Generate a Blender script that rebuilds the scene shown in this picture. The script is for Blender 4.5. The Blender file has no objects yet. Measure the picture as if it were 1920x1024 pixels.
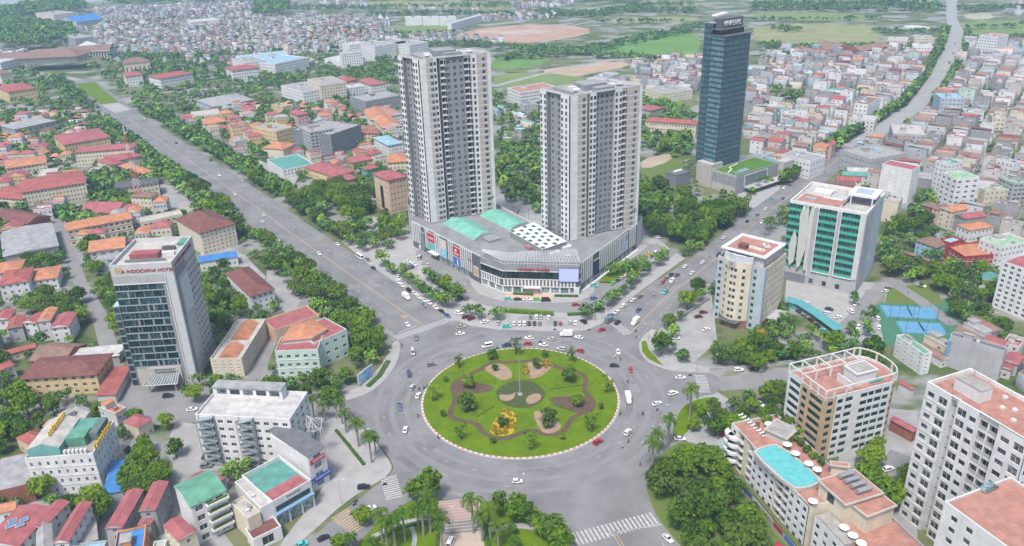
import bpy,math,random
import numpy as np
from mathutils import Vector,Matrix
random.seed(7); np.random.seed(7)
PI=math.pi
R=math.radians
C=bpy.context.scene.collection
S=bpy.context.scene

# ------------------------------------------------------------------ camera, sky, sun, exposure
F,CAMH=1500.0,190.0                      # focal length in photo pixels (1920 wide), flying height in metres
_d=np.array([101.4,3290.8,F]); _d /= np.linalg.norm(_d)          # plumb direction in camera axes
UP=-_d
FW=np.array([0,0,1.0])-UP[2]*UP; FW /= np.linalg.norm(FW)
RT=np.cross(FW,UP); RT=RT if RT[0]>0 else-RT
cam=bpy.data.cameras.new('camera'); cam_ob=bpy.data.objects.new('camera',cam); C.objects.link(cam_ob)
cam.sensor_width=36; cam.lens=36*F/1920; cam.clip_start=1; cam.clip_end=20000
cx=Vector((RT[0],FW[0],UP[0])); cy=Vector((RT[1],FW[1],UP[1])); cz=Vector((RT[2],FW[2],UP[2]))
M=Matrix((cx,-cy,-cz)).transposed().to_4x4(); M.translation=(0,0,CAMH)
cam_ob.matrix_world=M
S.camera=cam_ob

SUN_EL,SUN_AZ=62,205                     # degrees; azimuth clockwise from +Y (the view's heading)
w=bpy.data.worlds.new('World'); S.world=w; w.use_nodes=True
nt=w.node_tree
sky=nt.nodes.new('ShaderNodeTexSky'); sky.sky_type='NISHITA'; sky.sun_disc=False
sky.sun_elevation=R(SUN_EL); sky.sun_rotation=R(SUN_AZ)
sky.air_density=1.0; sky.dust_density=4.0; sky.ozone_density=1.0; sky.altitude=50
nt.links.new(sky.outputs[0],nt.nodes['Background'].inputs[0]); nt.nodes['Background'].inputs[1].default_value=0.085
sl=bpy.data.lights.new('sun','SUN'); sl.energy=1.5; sl.angle=R(10); sl.color=(1.0,0.98,0.95)
so=bpy.data.objects.new('sun',sl); C.objects.link(so)
sd=Vector((math.sin(R(SUN_AZ))*math.cos(R(SUN_EL)),math.cos(R(SUN_AZ))*math.cos(R(SUN_EL)),math.sin(R(SUN_EL))))
so.rotation_euler=sd.to_track_quat('Z','Y').to_euler()
S.view_settings.view_transform='Standard'; S.view_settings.look='None'; S.view_settings.gamma=1
S.view_settings.use_curve_mapping=False
S.view_settings.exposure=1.32
S.cycles.max_bounces=6; S.cycles.diffuse_bounces=3; S.cycles.glossy_bounces=2; S.cycles.transmission_bounces=2
S.cycles.volume_bounces=1; S.cycles.transparent_max_bounces=6
S.cycles.caustics_reflective=False; S.cycles.caustics_refractive=False
S.cycles.use_denoising=True

# ------------------------------------------------------------------ helpers taking positions and heights from image pixels
def G(px,py,z=0.0):
 """Point at height z that a photo pixel looks at."""
 d=np.array([px-960,py-512,F])
 t=(z-CAMH)/float(d @ UP)
 return Vector((t*float(d @ RT),t*float(d @ FW),z))
def PROJ(p):
 q=RT*p[0]+FW*p[1]+UP*(p[2]-CAMH)
 return 960+F*q[0]/q[2],512+F*q[1]/q[2]
def HT(bx,by,ty):
 """Height of a vertical edge standing on the ground at pixel (bx,by) whose top shows at row ty."""
 g=G(bx,by); lo,hi=0.0,180.0
 for _ in range(40):
  m=(lo+hi)/2
  if PROJ((g.x,g.y,m))[1]>ty: lo=m
  else: hi=m
 return lo
def GP(pts,z=0.0): return [G(x,y,z) for x,y in pts]
def chaikin(pts,n=2,closed=True):
 pts=[Vector(p) for p in pts]
 for _ in range(n):
  out=[]
  L=len(pts)
  rng=range(L) if closed else range(L-1)
  if not closed: out.append(pts[0])
  for i in rng:
   a,b=pts[i],pts[(i+1)%L]
   out += [a.lerp(b,.25),a.lerp(b,.75)]
  if not closed: out.append(pts[-1])
  pts=out
 return pts
def inside(pt,poly):
 x,y=pt[0],pt[1]; r=False; j=len(poly)-1
 for i in range(len(poly)):
  xi,yi,xj,yj=poly[i][0],poly[i][1],poly[j][0],poly[j][1]
  if (yi>y) != (yj>y) and x<(xj-xi)*(y-yi)/(yj-yi)+xi: r=not r
  j=i
 return r
def segd(p,a,b):
 ax,ay,bx,by=a[0],a[1],b[0],b[1]
 dx,dy=bx-ax,by-ay; L=dx*dx+dy*dy
 t=0 if L==0 else max(0,min(1,((p[0]-ax)*dx+(p[1]-ay)*dy)/L))
 return math.hypot(p[0]-ax-t*dx,p[1]-ay-t*dy)

# ------------------------------------------------------------------ materials
MATS={}
def nodes(name):
 m=bpy.data.materials.new(name); m.use_nodes=True
 return m,m.node_tree,m.node_tree.nodes['Principled BSDF']
def mixc(t,a,b,fac,mode='MIX'):
 n=t.nodes.new('ShaderNodeMix'); n.data_type='RGBA'; n.blend_type=mode
 for i,v in ((0,fac),(6,a),(7,b)):
  if hasattr(v,'is_linked') or hasattr(v,'links'): t.links.new(v,n.inputs[i])
  else: n.inputs[i].default_value=v
 return n.outputs[2]
def noise(t,scale,detail=3,stretch=None,rough=.55,coord=None):
 g=t.nodes.new('ShaderNodeNewGeometry') if coord is None else None
 v=g.outputs['Position'] if g else coord
 if stretch:
  mp=t.nodes.new('ShaderNodeVectorMath'); mp.operation='MULTIPLY'; mp.inputs[1].default_value=stretch
  t.links.new(v,mp.inputs[0]); v=mp.outputs[0]
 n=t.nodes.new('ShaderNodeTexNoise'); n.inputs['Scale'].default_value=scale; n.inputs['Detail'].default_value=detail
 n.inputs['Roughness'].default_value=rough
 t.links.new(v,n.inputs['Vector'])
 return n.outputs[0]
def ramp(t,v,a,b):
 n=t.nodes.new('ShaderNodeMapRange'); n.inputs[1].default_value=a; n.inputs[2].default_value=b
 t.links.new(v,n.inputs[0]); return n.outputs[0]
def rgba(c): return (c[0],c[1],c[2],1)
def surf(key,col,rough=.8,var=.18,scale=.35,col2=None,streak=0,spec=.25,fine=0,metal=0,bump=0,objvar=0):
 """Painted / built surface: base colour, broad blotches, optional rain streaks, fine grain and a per-object shift."""
 if key in MATS: return MATS[key]
 m,t,b=nodes(key)
 c=rgba(col); d=rgba(col2) if col2 else rgba([x*(1-var) for x in col])
 o=mixc(t,c,d,ramp(t,noise(t,scale,4),.35,.68))
 if streak:
  s=ramp(t,noise(t,1.1,3,(1,1,.07)),.5,.8)
  n=t.nodes.new('ShaderNodeMath'); n.operation='MULTIPLY'; n.inputs[1].default_value=streak
  t.links.new(s,n.inputs[0])
  o=mixc(t,o,rgba([x*.5 for x in col]),n.outputs[0])
 if fine:
  n=t.nodes.new('ShaderNodeMath'); n.operation='MULTIPLY'; n.inputs[1].default_value=fine
  t.links.new(ramp(t,noise(t,2.6,2),.4,.7),n.inputs[0])
  o=mixc(t,o,rgba([x*.6 for x in col]),n.outputs[0])
 if objvar:
  oi=t.nodes.new('ShaderNodeObjectInfo')
  o=mixc(t,o,rgba([x*(1-objvar) for x in col]),oi.outputs['Random'])
 t.links.new(o,b.inputs['Base Color'])
 b.inputs['Roughness'].default_value=rough; b.inputs['Metallic'].default_value=metal
 b.inputs['Specular IOR Level'].default_value=spec
 if bump:
  bn=t.nodes.new('ShaderNodeBump'); bn.inputs['Strength'].default_value=bump; bn.inputs['Distance'].default_value=.05
  t.links.new(noise(t,3.0,3),bn.inputs['Height']); t.links.new(bn.outputs[0],b.inputs['Normal'])
 MATS[key]=m; return m
def glass(key,col,light,rough=.12,spread=(.35,.9),ns=.5):
 """Window glass seen from outside: dark body, reflection, each pane a little different (curtains, blinds)."""
 if key in MATS: return MATS[key]
 m,t,b=nodes(key)
 oi=t.nodes.new('ShaderNodeObjectInfo')
 o=mixc(t,rgba(col),rgba(light),ramp(t,oi.outputs['Random'],*spread))
 n=ramp(t,noise(t,.8,2),.35,.65)
 n2=t.nodes.new('ShaderNodeMath'); n2.operation='MULTIPLY'; n2.inputs[1].default_value=ns*2; t.links.new(n,n2.inputs[0])
 o=mixc(t,o,rgba([x*.5 for x in col]),n2.outputs[0])
 t.links.new(o,b.inputs['Base Color']); b.inputs['Roughness'].default_value=rough
 b.inputs['Specular IOR Level'].default_value=.5
 MATS[key]=m; return m

# ------------------------------------------------------------------ mesh building
class MB:
 def __init__(self): self.v=[]; self.f=[]; self.m=[]
 def quad(self,a,b,c,d,m=0):
  n=len(self.v); self.v += [tuple(a),tuple(b),tuple(c),tuple(d)]; self.f.append((n,n+1,n+2,n+3)); self.m.append(m)
 def poly(self,pts,m=0):
  n=len(self.v); self.v += [tuple(p) for p in pts]; self.f.append(tuple(range(n,n+len(pts)))); self.m.append(m)
 def prism(self,pts,z0,z1,m=0,mt=None,bottom=False):
  """Upright prism over a ground polygon (counter-clockwise seen from above)."""
  a=sum(pts[i][0]*pts[(i+1)%len(pts)][1]-pts[(i+1)%len(pts)][0]*pts[i][1] for i in range(len(pts)))
  if a<0: pts=list(reversed(pts))
  n=len(self.v); L=len(pts)
  self.v += [(p[0],p[1],z0) for p in pts]+[(p[0],p[1],z1) for p in pts]
  for i in range(L):
   j=(i+1)%L; self.f.append((n+i,n+j,n+L+j,n+L+i)); self.m.append(m)
  self.f.append(tuple(n+L+i for i in range(L))); self.m.append(m if mt is None else mt)
  if bottom: self.f.append(tuple(n+L-1-i for i in range(L))); self.m.append(m)
 def box(self,c,s,rz=0,m=0):
  """Box: centre of its base c, full size s."""
  ca,sa=math.cos(rz),math.sin(rz); P=[]
  for x,y in ((-1,-1),(1,-1),(1,1),(-1,1)):
   x *= s[0]/2; y *= s[1]/2; P.append((c[0]+x*ca-y*sa,c[1]+x*sa+y*ca))
  self.prism(P,c[2],c[2]+s[2],m,bottom=True)
 def tube(self,p0,p1,r0,r1=None,n=6,m=0,cap=True):
  r1=r0 if r1 is None else r1
  p0,p1=Vector(p0),Vector(p1); d=(p1-p0).normalized()
  a=d.orthogonal().normalized(); b=d.cross(a); k=len(self.v)
  for p,r in ((p0,r0),(p1,r1)):
   for i in range(n):
    t=2*PI*i/n; q=p+(a*math.cos(t)+b*math.sin(t))*r; self.v.append(tuple(q))
  for i in range(n):
   j=(i+1)%n; self.f.append((k+i,k+j,k+n+j,k+n+i)); self.m.append(m)
  if cap:
   self.f.append(tuple(k+n+i for i in range(n))); self.m.append(m)
   self.f.append(tuple(k+n-1-i for i in range(n))); self.m.append(m)
 def mesh(self,name,mats,off=(0,0,0),smooth=False):
  me=bpy.data.meshes.new(name)
  v=self.v if off==(0,0,0) else [(x-off[0],y-off[1],z-off[2]) for x,y,z in self.v]
  me.from_pydata(v,[],self.f)
  for mm in (mats if isinstance(mats,(list,tuple)) else [mats]): me.materials.append(mm)
  if any(self.m): me.polygons.foreach_set('material_index',self.m)
  if smooth: me.polygons.foreach_set('use_smooth',[True]*len(self.f))
  me.update(); return me
 def build(self,name,mats,parent=None,smooth=False):
  off=(0,0,0)
  if parent is not None: off=tuple(ORG.get(parent.name,(0,0,0)))
  o=bpy.data.objects.new(name,self.mesh(name,mats,off,smooth)); C.objects.link(o)
  if parent is not None: o.parent=parent
  ORG[o.name]=off
  return o
ORG={}
def tag(o,label,cat,group=None,kind=None):
 o['label']=label; o['category']=cat
 if group: o['group']=group
 if kind: o['kind']=kind
 return o
def thing(name,label,cat,loc=(0,0,0),rz=0,group=None):
 o=bpy.data.objects.new(name,None); C.objects.link(o); o.location=loc; o.rotation_euler=(0,0,rz)
 o.empty_display_size=.5
 ORG[o.name]=tuple(loc)
 return tag(o,label,cat,group)
def child(name,me,parent,loc=(0,0,0),rz=0,scale=None):
 o=bpy.data.objects.new(name,me); C.objects.link(o); o.parent=parent; o.location=loc
 if rz: o.rotation_euler=(0,0,rz)
 if scale: o.scale=scale
 return o
def struct(name,mb,m,label,cat): return tag(mb.build(name,m),label,cat,kind='structure')
class NM:
 """Array mesh with a colour per face, for masses nobody could count."""
 def __init__(self): self.V=[]; self.Q=[]; self.Cc=[]; self.n=0
 def add(self,v,q,c):
  self.V.append(np.asarray(v,np.float32)); self.Q.append(np.asarray(q,np.int32)+self.n); self.n += len(v)
  c=np.asarray(c,np.float32)
  self.Cc.append(np.broadcast_to(c,(len(q),3)) if c.ndim==1 else c)
 def build(self,name,m):
  V=np.concatenate(self.V); Q=np.concatenate(self.Q); Cc=np.concatenate(self.Cc)
  me=bpy.data.meshes.new(name); me.vertices.add(len(V)); me.vertices.foreach_set('co',V.ravel())
  me.loops.add(Q.size); me.loops.foreach_set('vertex_index',Q.ravel())
  me.polygons.add(len(Q)); me.polygons.foreach_set('loop_start',np.arange(0,Q.size,4,dtype=np.int32))
  me.update(calc_edges=True)
  at=me.attributes.new('tint','FLOAT_COLOR','FACE')
  at.data.foreach_set('color',np.concatenate([Cc,np.ones((len(Cc),1),np.float32)],1).ravel())
  me.materials.append(m); me.validate()
  o=bpy.data.objects.new(name,me); C.objects.link(o); return o
def tintmat(key,rough=.8,var=.25,scale=.5,trans=0):
 if key in MATS: return MATS[key]
 m,t,b=nodes(key)
 a=t.nodes.new('ShaderNodeAttribute'); a.attribute_name='tint'
 o=mixc(t,a.outputs[0],(.5,.5,.5,1),ramp(t,noise(t,scale,3),.4,.75),'MULTIPLY')
 mx=o.node.inputs[0]; l=mx.links[0].from_socket
 n=t.nodes.new('ShaderNodeMath'); n.operation='MULTIPLY'; n.inputs[1].default_value=var*2; t.links.new(l,n.inputs[0]); t.links.new(n.outputs[0],mx)
 t.links.new(o,b.inputs['Base Color']); b.inputs['Roughness'].default_value=rough; b.inputs['Specular IOR Level'].default_value=.2
 MATS[key]=m; return m
ORD='first second third fourth fifth sixth seventh eighth ninth tenth eleventh twelfth thirteenth fourteenth fifteenth sixteenth seventeenth eighteenth nineteenth twentieth'.split()
TENS={2: 'twenty',3: 'thirty',4: 'forty',5: 'fifty',6: 'sixty',7: 'seventy',8: 'eighty',9: 'ninety'}
def ordn(i):
 """0 -> first, 1 -> second ..."""
 n=i+1
 if n <= 20: return ORD[i]
 t,u=divmod(n,10)
 return (TENS[t][:-1]+'ieth') if u==0 else TENS[t]+'-'+ORD[u-1]
# ------------------------------------------------------------------ ground, roads, pavements
asphalt=surf('asphalt',(.218,.217,.218),.9,.32,.07,fine=.32,spec=.15)
asphalt_o=surf('asphalt_worn',(.235,.232,.23),.9,.2,.08,fine=.15,spec=.15)
paving=surf('paving',(.34,.335,.325),.85,.15,.2,fine=.2,spec=.15)
paving_d=surf('paving_dark',(.22,.22,.225),.85,.2,.2,fine=.2,spec=.15)
concrete=surf('concrete',(.32,.318,.312),.88,.25,.12,fine=.2,spec=.15)
kerb_m=surf('kerbstone',(.46,.45,.43),.8,.15,.6)
lawn_m=surf('lawn',(.125,.195,.008),.95,.3,.18,col2=(.08,.145,.008),fine=.5,spec=.02)
grass_m=surf('rough_grass',(.10,.165,.03),.95,.3,.1,col2=(.14,.15,.05),fine=.4,spec=.1)
hedge_m=surf('hedge_leaf',(.05,.11,.018),.9,.35,.8,fine=.5,bump=1)
soil_m=surf('soil',(.125,.085,.06),.95,.25,.4,fine=.4,spec=.1)
sand_m=surf('pale_soil',(.33,.24,.165),.95,.25,.3,fine=.3,spec=.1)
white_paint=surf('white_paint',(.5,.5,.49),.7,.4,.8,fine=.5)
yellow_paint=surf('yellow_paint',(.46,.34,.18),.7,.25,.5,fine=.35)
red_paint=surf('red_paint',(.42,.10,.08),.7,.25,.5)

# the land itself
def land_mat():
 m,t,b=nodes('land')
 o=mixc(t,(.085,.115,.04,1),(.15,.155,.08,1),ramp(t,noise(t,.012,5),.38,.62))
 o=mixc(t,o,(.045,.085,.022,1),ramp(t,noise(t,.045,5),.5,.62))
 o=mixc(t,o,(.235,.235,.225,1),ramp(t,noise(t,.02,4,(1,1.4,1)),.5,.58))
 t.links.new(o,b.inputs['Base Color']); b.inputs['Roughness'].default_value=.95; b.inputs['Specular IOR Level'].default_value=.1
 return m
g=MB(); g.quad((-4000,-400,0),(4000,-400,0),(4000,5000,0),(-4000,5000,0))
struct('ground',g,land_mat(),'wide flat land under the whole town','ground')

_z=[0.004]
NOHOUSE=[]
ROADPOLYS=[]                               # world polygons kept free of houses and trees
def sheet(name,pts,m,label,cat,z=None,smooth=0,world=False,road=False):
 P=pts if world else GP(pts)
 if smooth: P=chaikin(P,smooth)
 if z is None: z=_z[0]; _z[0] += .0005
 a=sum(P[i][0]*P[(i+1)%len(P)][1]-P[(i+1)%len(P)][0]*P[i][1] for i in range(len(P)))
 if a<0: P=list(reversed(P))
 b=MB(); b.poly([(p[0],p[1],z) for p in P])
 if road: ROADPOLYS.append([(p[0],p[1]) for p in P])
 return struct(name,b,m,label,cat)
def slab(name,pts,m,label,cat,z=.17,smooth=0,world=False,kerb=None,road=True):
 P=pts if world else GP(pts)
 if smooth: P=chaikin(P,smooth)
 b=MB(); b.prism([(p[0],p[1]) for p in P],-.05,z,1,0)
 if road: NOHOUSE.append([(p[0],p[1]) for p in P])
 return struct(name,b,[m,kerb or kerb_m],label,cat)
def strip_pts(cl,wl,wr=None):
 """Ribbon polygon along a world centre line; half widths to the left and right of travel."""
 wr=wl if wr is None else wr; L,Rr=[],[]
 for i,p in enumerate(cl):
  a=cl[max(0,i-1)]; b=cl[min(len(cl)-1,i+1)]
  d=Vector((b[0]-a[0],b[1]-a[1],0)).normalized(); n=Vector((-d.y,d.x,0))
  wli=wl[i] if isinstance(wl,(list,tuple)) else wl; wri=wr[i] if isinstance(wr,(list,tuple)) else wr
  L.append(Vector((p[0],p[1],0))+n*wli); Rr.append(Vector((p[0],p[1],0))-n*wri)
 return L+list(reversed(Rr))

# line of the wide boulevard (yellow median), far end to roundabout, and of the other avenue
BLV=[G(148,150),G(240,222),G(385,322),G(480,388),G(533,428),G(652,512),G(790,608)]
AVE=[G(1178,628),G(1240,566),G(1330,495),G(1436,402),G(1500,352),G(1600,277),G(1663,236),G(1718,200),G(1758,146),G(1786,95),G(1794,60),G(1784,35),G(1785,0),G(1785,-40)]
def bar(c,d,ln,wd):
 d=Vector((d[0],d[1],0)).normalized(); n=Vector((-d.y,d.x,0)); c=Vector((c[0],c[1],0))
 return [c-d*ln/2-n*wd/2,c+d*ln/2-n*wd/2,c+d*ln/2+n*wd/2,c-d*ln/2+n*wd/2]
def offset(cl,d):
 out=[]
 for i,p in enumerate(cl):
  a=cl[max(0,i-1)]; b=cl[min(len(cl)-1,i+1)]
  t=Vector((b[0]-a[0],b[1]-a[1],0)).normalized()
  out.append(Vector((p[0]-t.y*d,p[1]+t.x*d,0)))
 return out
RZ=.05
JUNC=[(742,630),(749,645),(748,668),(738,690),(718,716),(690,738),(650,751),(590,764),(590,778),(640,780),(672,792),(694,812),(718,842),(736,868),(738,882),(722,900),
  (690,922),(640,962),(595,1000),(470,1110),(590,1110),(700,985),(752,948),(776,938),(824,936),(905,939),(985,940),(1040,976),(1074,1008),(1100,1060),(1125,1160),
  (1400,1160),(1310,1070),(1262,1010),(1236,978),(1219,944),(1210,905),(1214,882),(1232,856),(1262,832),(1262,800),(1270,772),(1290,752),(1318,742),(1350,738),(1350,702),
  (1305,699),(1270,698),(1235,691),(1208,676),(1197,656),(1199,634),(1222,606),(1250,560),(1150,575),(1128,607),(1100,619),(1060,622),(930,618),(880,611),(850,599),(815,575),(715,600)]
jp=chaikin(GP(JUNC),2)
sheet('road_junction',jp,asphalt,'wide grey asphalt around the roundabout','road',z=RZ,world=True,road=True)
sheet('boulevard',strip_pts(BLV+[G(810,622)],15.5),asphalt,'broad straight boulevard running away beside the mall','road',z=RZ-.004,world=True,road=True)
sheet('avenue',strip_pts(AVE,[15,15,12,11,11,9,8,8,8.5,10.5,10,8,10,10],[11,11,11,11,11,9,8,8,8.5,10.5,10,8,10,10]),asphalt,'long avenue passing the dark glass hotel','road',z=RZ-.008,world=True,road=True)
sheet('avenue_concrete',strip_pts(AVE[5:],[9,8,8,8.5,10.5,10,8,10,10]),surf('far_asphalt',(.29,.287,.28),.9,.12,.05,fine=.1),'paler far length of the avenue between the houses','road',z=RZ-.005,world=True)
def lane(cl,wd,label,name='street',m=None,z=None):
 z=z or (RZ-.012-random.random()*.01)
 sheet(name,strip_pts(GP(cl),wd/2),m or asphalt_o,label,'road',z=z,world=True,road=True)
lane([(1345,720),(1400,716),(1480,702),(1600,690)],11,'side street leaving the roundabout past the cream office')
lane([(600,771),(480,768),(360,772),(250,765),(190,752)],12,'side street in front of the glass fronted hotel')
lane([(590,770),(615,740),(520,745)],7,'driveway beside the pale green office')
lane([(155,540),(190,600),(215,690),(222,740)],8,'tree lined lane beside the hotel')
lane([(155,545),(130,470),(105,415)],7,'lane between the villas and the sheds')
lane([(0,565),(60,548),(150,540)],7,'lane in front of the white villas')
lane([(530,590),(500,660),(470,720)],6,'narrow lane between the cream building and the green office')
lane([(575,560),(540,640),(505,640)],6,'yard lane behind the pale green office')
lane([(620,1010),(590,1030)],8,'kerbside strip by the clothes shops')
lane([(140,330),(260,240),(330,225)],6,'lane behind the cream offices')
lane([(600,375),(640,420),(720,450),(770,470)],8,'driveway of the peach office block')
lane([(760,455),(775,500),(850,545)],9,'service lane along the mall')
lane([(1010,350),(1180,440),(1250,455)],8,'lane behind the mall towers')
lane([(1640,545),(1620,580),(1560,640),(1520,655)],8,'driveway beside the car shelter')
lane([(1660,520),(1720,560),(1790,610)],7,'lane above the tennis courts')
lane([(1690,500),(1740,470),(1800,430)],8,'lane behind the green glass office')
lane([(1690,850),(1660,900),(1700,960)],8,'yard lane between the apartment blocks')
lane([(925,162),(1010,140),(1150,112),(1240,108)],9,'pale road through the fields behind the towers',m=concrete)
lane([(0,205),(90,210),(200,205),(285,175),(420,165),(480,160)],8,'cross street past the assembly hall',m=concrete)
lane([(215,200),(150,150),(60,135)],10,'forecourt road of the long brown hall',m=concrete)
lane([(860,80),(1000,60),(1105,42)],8,'dusty track through the building plots',m=concrete)
lane([(480,395),(620,330)],9,'cross street at the first boulevard junction')
# ---- raised pavements and planted blocks
AVL=offset(AVE,15.2); AVR=offset(AVE,-11.2); BLR=offset(BLV,15.7); BLL=offset(BLV,-15.7)
slab('mall_pavement',GP([(640,452),(692,496),(770,549),(818,576),(852,600),(882,611),(932,618),(1060,622),(1100,619),(1128,607)])+[AVL[1],AVL[2]]+GP([(1260,470),(1200,420),(1000,340),(760,440)]),paving,
  'pale pavement all round the shopping mall','pavement',world=True)
slab('office_pavement',[(750,640),(749,668),(739,690),(719,716),(691,738),(651,751),(600,762),(600,754),(660,735),(705,700),(730,660),(738,640)],paving,'curved pavement before the pale green office','pavement',smooth=1)
slab('palm_pavement',[(596,782),(640,784),(671,796),(693,816),(716,845),(734,870),(735,882),(719,898),(680,920),(640,948),(600,985),(560,1020),(520,1034),(540,1000),(590,940),(612,900),(590,840)],paving,'pale corner pavement with a line of palms','pavement',smooth=1)
slab('corner_pavement',[(1199,636),(1198,656),(1209,675),(1236,690),(1271,697),(1340,699),(1340,690),(1300,685),(1262,668),(1232,640),(1228,612)],paving,'curved pavement before the cream office','pavement',smooth=1)
slab('park_lawn',[(702,986),(753,949),(777,939),(824,937),(905,940),(984,941),(1039,977),(1072,1009),(1098,1062),(1122,1160),(560,1160),(600,1104)],lawn_m,'planted park between the two lower streets','lawn',smooth=1)
slab('hotel_verge',[(1291,754),(1271,774),(1264,800),(1264,815),(1284,818),(1300,790),(1345,750),(1335,743)],lawn_m,'grass verge across from the island','verge',smooth=1)
slab('tree_verge',[(1216,884),(1212,905),(1221,944),(1238,978),(1264,1010),(1312,1070),(1404,1160),(1620,1160),(1420,960),(1370,890),(1340,850),(1290,826),(1264,834),(1234,857)],grass_m,'wooded verge before the pool hotel','verge',smooth=1)
# ---- sheets lying on the mall pavement and elsewhere
sheet('service_road',[(772,470),(800,498),(862,551),(900,571),(945,580),(1050,588),(1085,587),(1130,573),(1165,545),(1190,515),(1215,492),(1250,465),(1225,455),(1195,478),(1165,500),(1120,503),(1110,520),(1117,545),(1098,562),(1060,569),(950,567),(905,556),(885,540),(880,520),(840,495),(805,470)],asphalt_o,'dark service road curving before the mall','road',z=.176,smooth=1)
sheet('kerb_lane',[(1128,560),(1180,520),(1260,465),(1275,470),(1210,520),(1160,570),(1140,585)],asphalt_o,'slip lane beside the avenue','road',z=.178)
sheet('entrance_mat',[(951,546),(1036,551),(1036,566),(944,562)],surf('peach_tile',(.5,.36,.26),.8,.15,1),'peach tiled entrance floor of the mall','pavement',z=.181)
sheet('parking_pavement',[(945,591),(1105,598),(1095,615),(935,612)],concrete,'paved parking bay facing the roundabout','pavement',z=.179)
def yard(pts,m,label,name='courtyard',z=None):
 NOHOUSE.append([(p.x,p.y) for p in GP(pts)])
 return sheet(name,pts,m,label,'yard',z)
yard([(1205,570),(1330,520),(1345,640),(1300,680),(1235,640)],concrete,'paved car park beside the cream office')
yard([(1475,520),(1640,530),(1600,600),(1530,600),(1470,575)],paving,'curving forecourt of the green glass office')
yard([(1560,600),(1660,590),(1670,640),(1560,650)],concrete,'car park by the tennis courts')
yard([(1240,745),(1345,735),(1400,770),(1360,860),(1290,830)],concrete,'driveway court of the pool hotel')
yard([(1350,830),(1390,900),(1500,1040),(1430,1040),(1360,920)],paving,'street front of the pool hotel')
yard([(1580,760),(1720,770),(1720,1040),(1560,1040)],concrete,'yard between hotel and apartments')
yard([(200,700),(400,730),(380,790),(250,800),(200,770)],asphalt_o,'turning court of the glass fronted hotel')
yard([(330,790),(400,800),(420,880),(330,890),(310,840)],concrete,'pale yard beside the white block')
yard([(500,505),(580,510),(600,560),(540,590),(500,560)],concrete,'yard of the white red roofed building')
yard([(-120,900),(330,880),(450,1040),(420,1120),(-120,1120)],concrete,'crowded plots of tin roofed houses')
yard([(370,430),(460,480),(500,520),(440,540),(380,500)],concrete,'yard behind the blue awning')
yard([(640,395),(720,410),(700,440),(650,430)],paving,'forecourt of the peach office')
yard([(300,345),(370,355),(360,400),(310,395)],concrete,'parking yard under the trees')
yard([(485,300),(560,330),(550,350),(490,330)],concrete,'car park by the boulevard trees')
yard([(1380,345),(1450,330),(1480,380),(1430,400),(1385,380)],paving,'drop off court of the dark hotel')
yard([(1205,300),(1275,280),(1290,360),(1230,400),(1200,360)],grass_m,'overgrown plot beside the dark hotel','rough_ground')
yard([(1640,570),(1790,560),(1800,640),(1660,650)],surf('court_green',(.06,.17,.10),.8,.15,.3),'green surround of the tennis courts','court_surround')
yard([(930,375),(1005,400),(1000,430),(930,410)],surf('court_green2',(.05,.2,.13),.8,.15,.3),'green tennis court behind the mall','court_surround')
sheet('turf_plot',[(1665,540),(1745,530),(1770,570),(1660,570)],grass_m,'rough grass above the blue courts','grass plot')
# open country behind
def field(pts,col,label,name='field',fine=.2):
 k='field_%02d'%len(MATS); NOHOUSE.append([(p.x,p.y) for p in GP(pts)])
 sheet(name,pts,surf(k,col,.95,.25,.03,fine=fine,spec=.1),label,'field',smooth=1)
EARTH=(.40,.27,.2); GR1=(.13,.24,.06); GR2=(.17,.23,.08); OL=(.25,.26,.12); PALE=(.36,.36,.25)
field([(845,68),(900,52),(985,46),(1065,46),(1120,58),(1060,74),(965,82),(880,74)],EARTH,'bare pink earth of a cleared building site','bare_ground')
field([(870,58),(1000,56),(1050,60),(960,66)],(.45,.36,.3),'pale graded earth in the cleared site','bare_ground')
field([(1080,100),(1180,74),(1310,54),(1312,108),(1235,112),(1160,104)],GR1,'broad green field beyond the dark tower')
field([(925,106),(1040,108),(1010,124),(920,134)],GR1,'bright green plot behind the tall tower')
field([(1010,132),(1060,124),(1160,114),(1190,122),(1100,140),(1050,144)],(.42,.32,.22),'sandy plot beside the field road','bare_ground')
field([(925,140),(1010,134),(1120,150),(1040,170),(930,170)],GR2,'long grass plot behind the second tower')
field([(955,84),(1060,86),(1080,92),(960,98)],GR2,'narrow green field under the tree belt')
field([(1145,34),(1300,30),(1310,40),(1140,44)],OL,'pale rice field by the tree belt')
field([(1200,6),(1310,2),(1312,12),(1210,16)],OL,'olive field far behind the dark tower')
field([(1412,44),(1640,46),(1660,62),(1640,84),(1415,88)],OL,'olive fields beside the far avenue')
field([(1412,20),(1620,26),(1640,40),(1415,38)],GR2,'green fields below the wooded rise')
field([(680,0),(960,4),(960,20),(700,16)],OL,'pale strip of fields beyond the houses')
field([(740,46),(860,40),(850,62),(720,66)],GR2,'green plots by the new white blocks')
field([(1800,40),(1920,36),(1920,70),(1812,74)],GR2,'fields beyond the second avenue bend')
field([(1805,26),(1850,24),(1870,34),(1815,38)],PALE,'pale cleared plots by the avenue','bare_ground')
field([(1205,178),(1280,186),(1275,210),(1205,206)],GR1,'small green paddock by the second tower')
field([(1700,46),(1745,50),(1740,56),(1690,52)],(.5,.5,.48),'white pond beside the far avenue','bare_ground')
field([(1200,300),(1255,286),(1262,300),(1205,320)],(.4,.33,.24),'sandy track beside the dark hotel','bare_ground')
field([(0,12),(200,4),(190,-10),(0,-6)],(.3,.33,.34),'pale water beyond the wooded hill','water')
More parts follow.
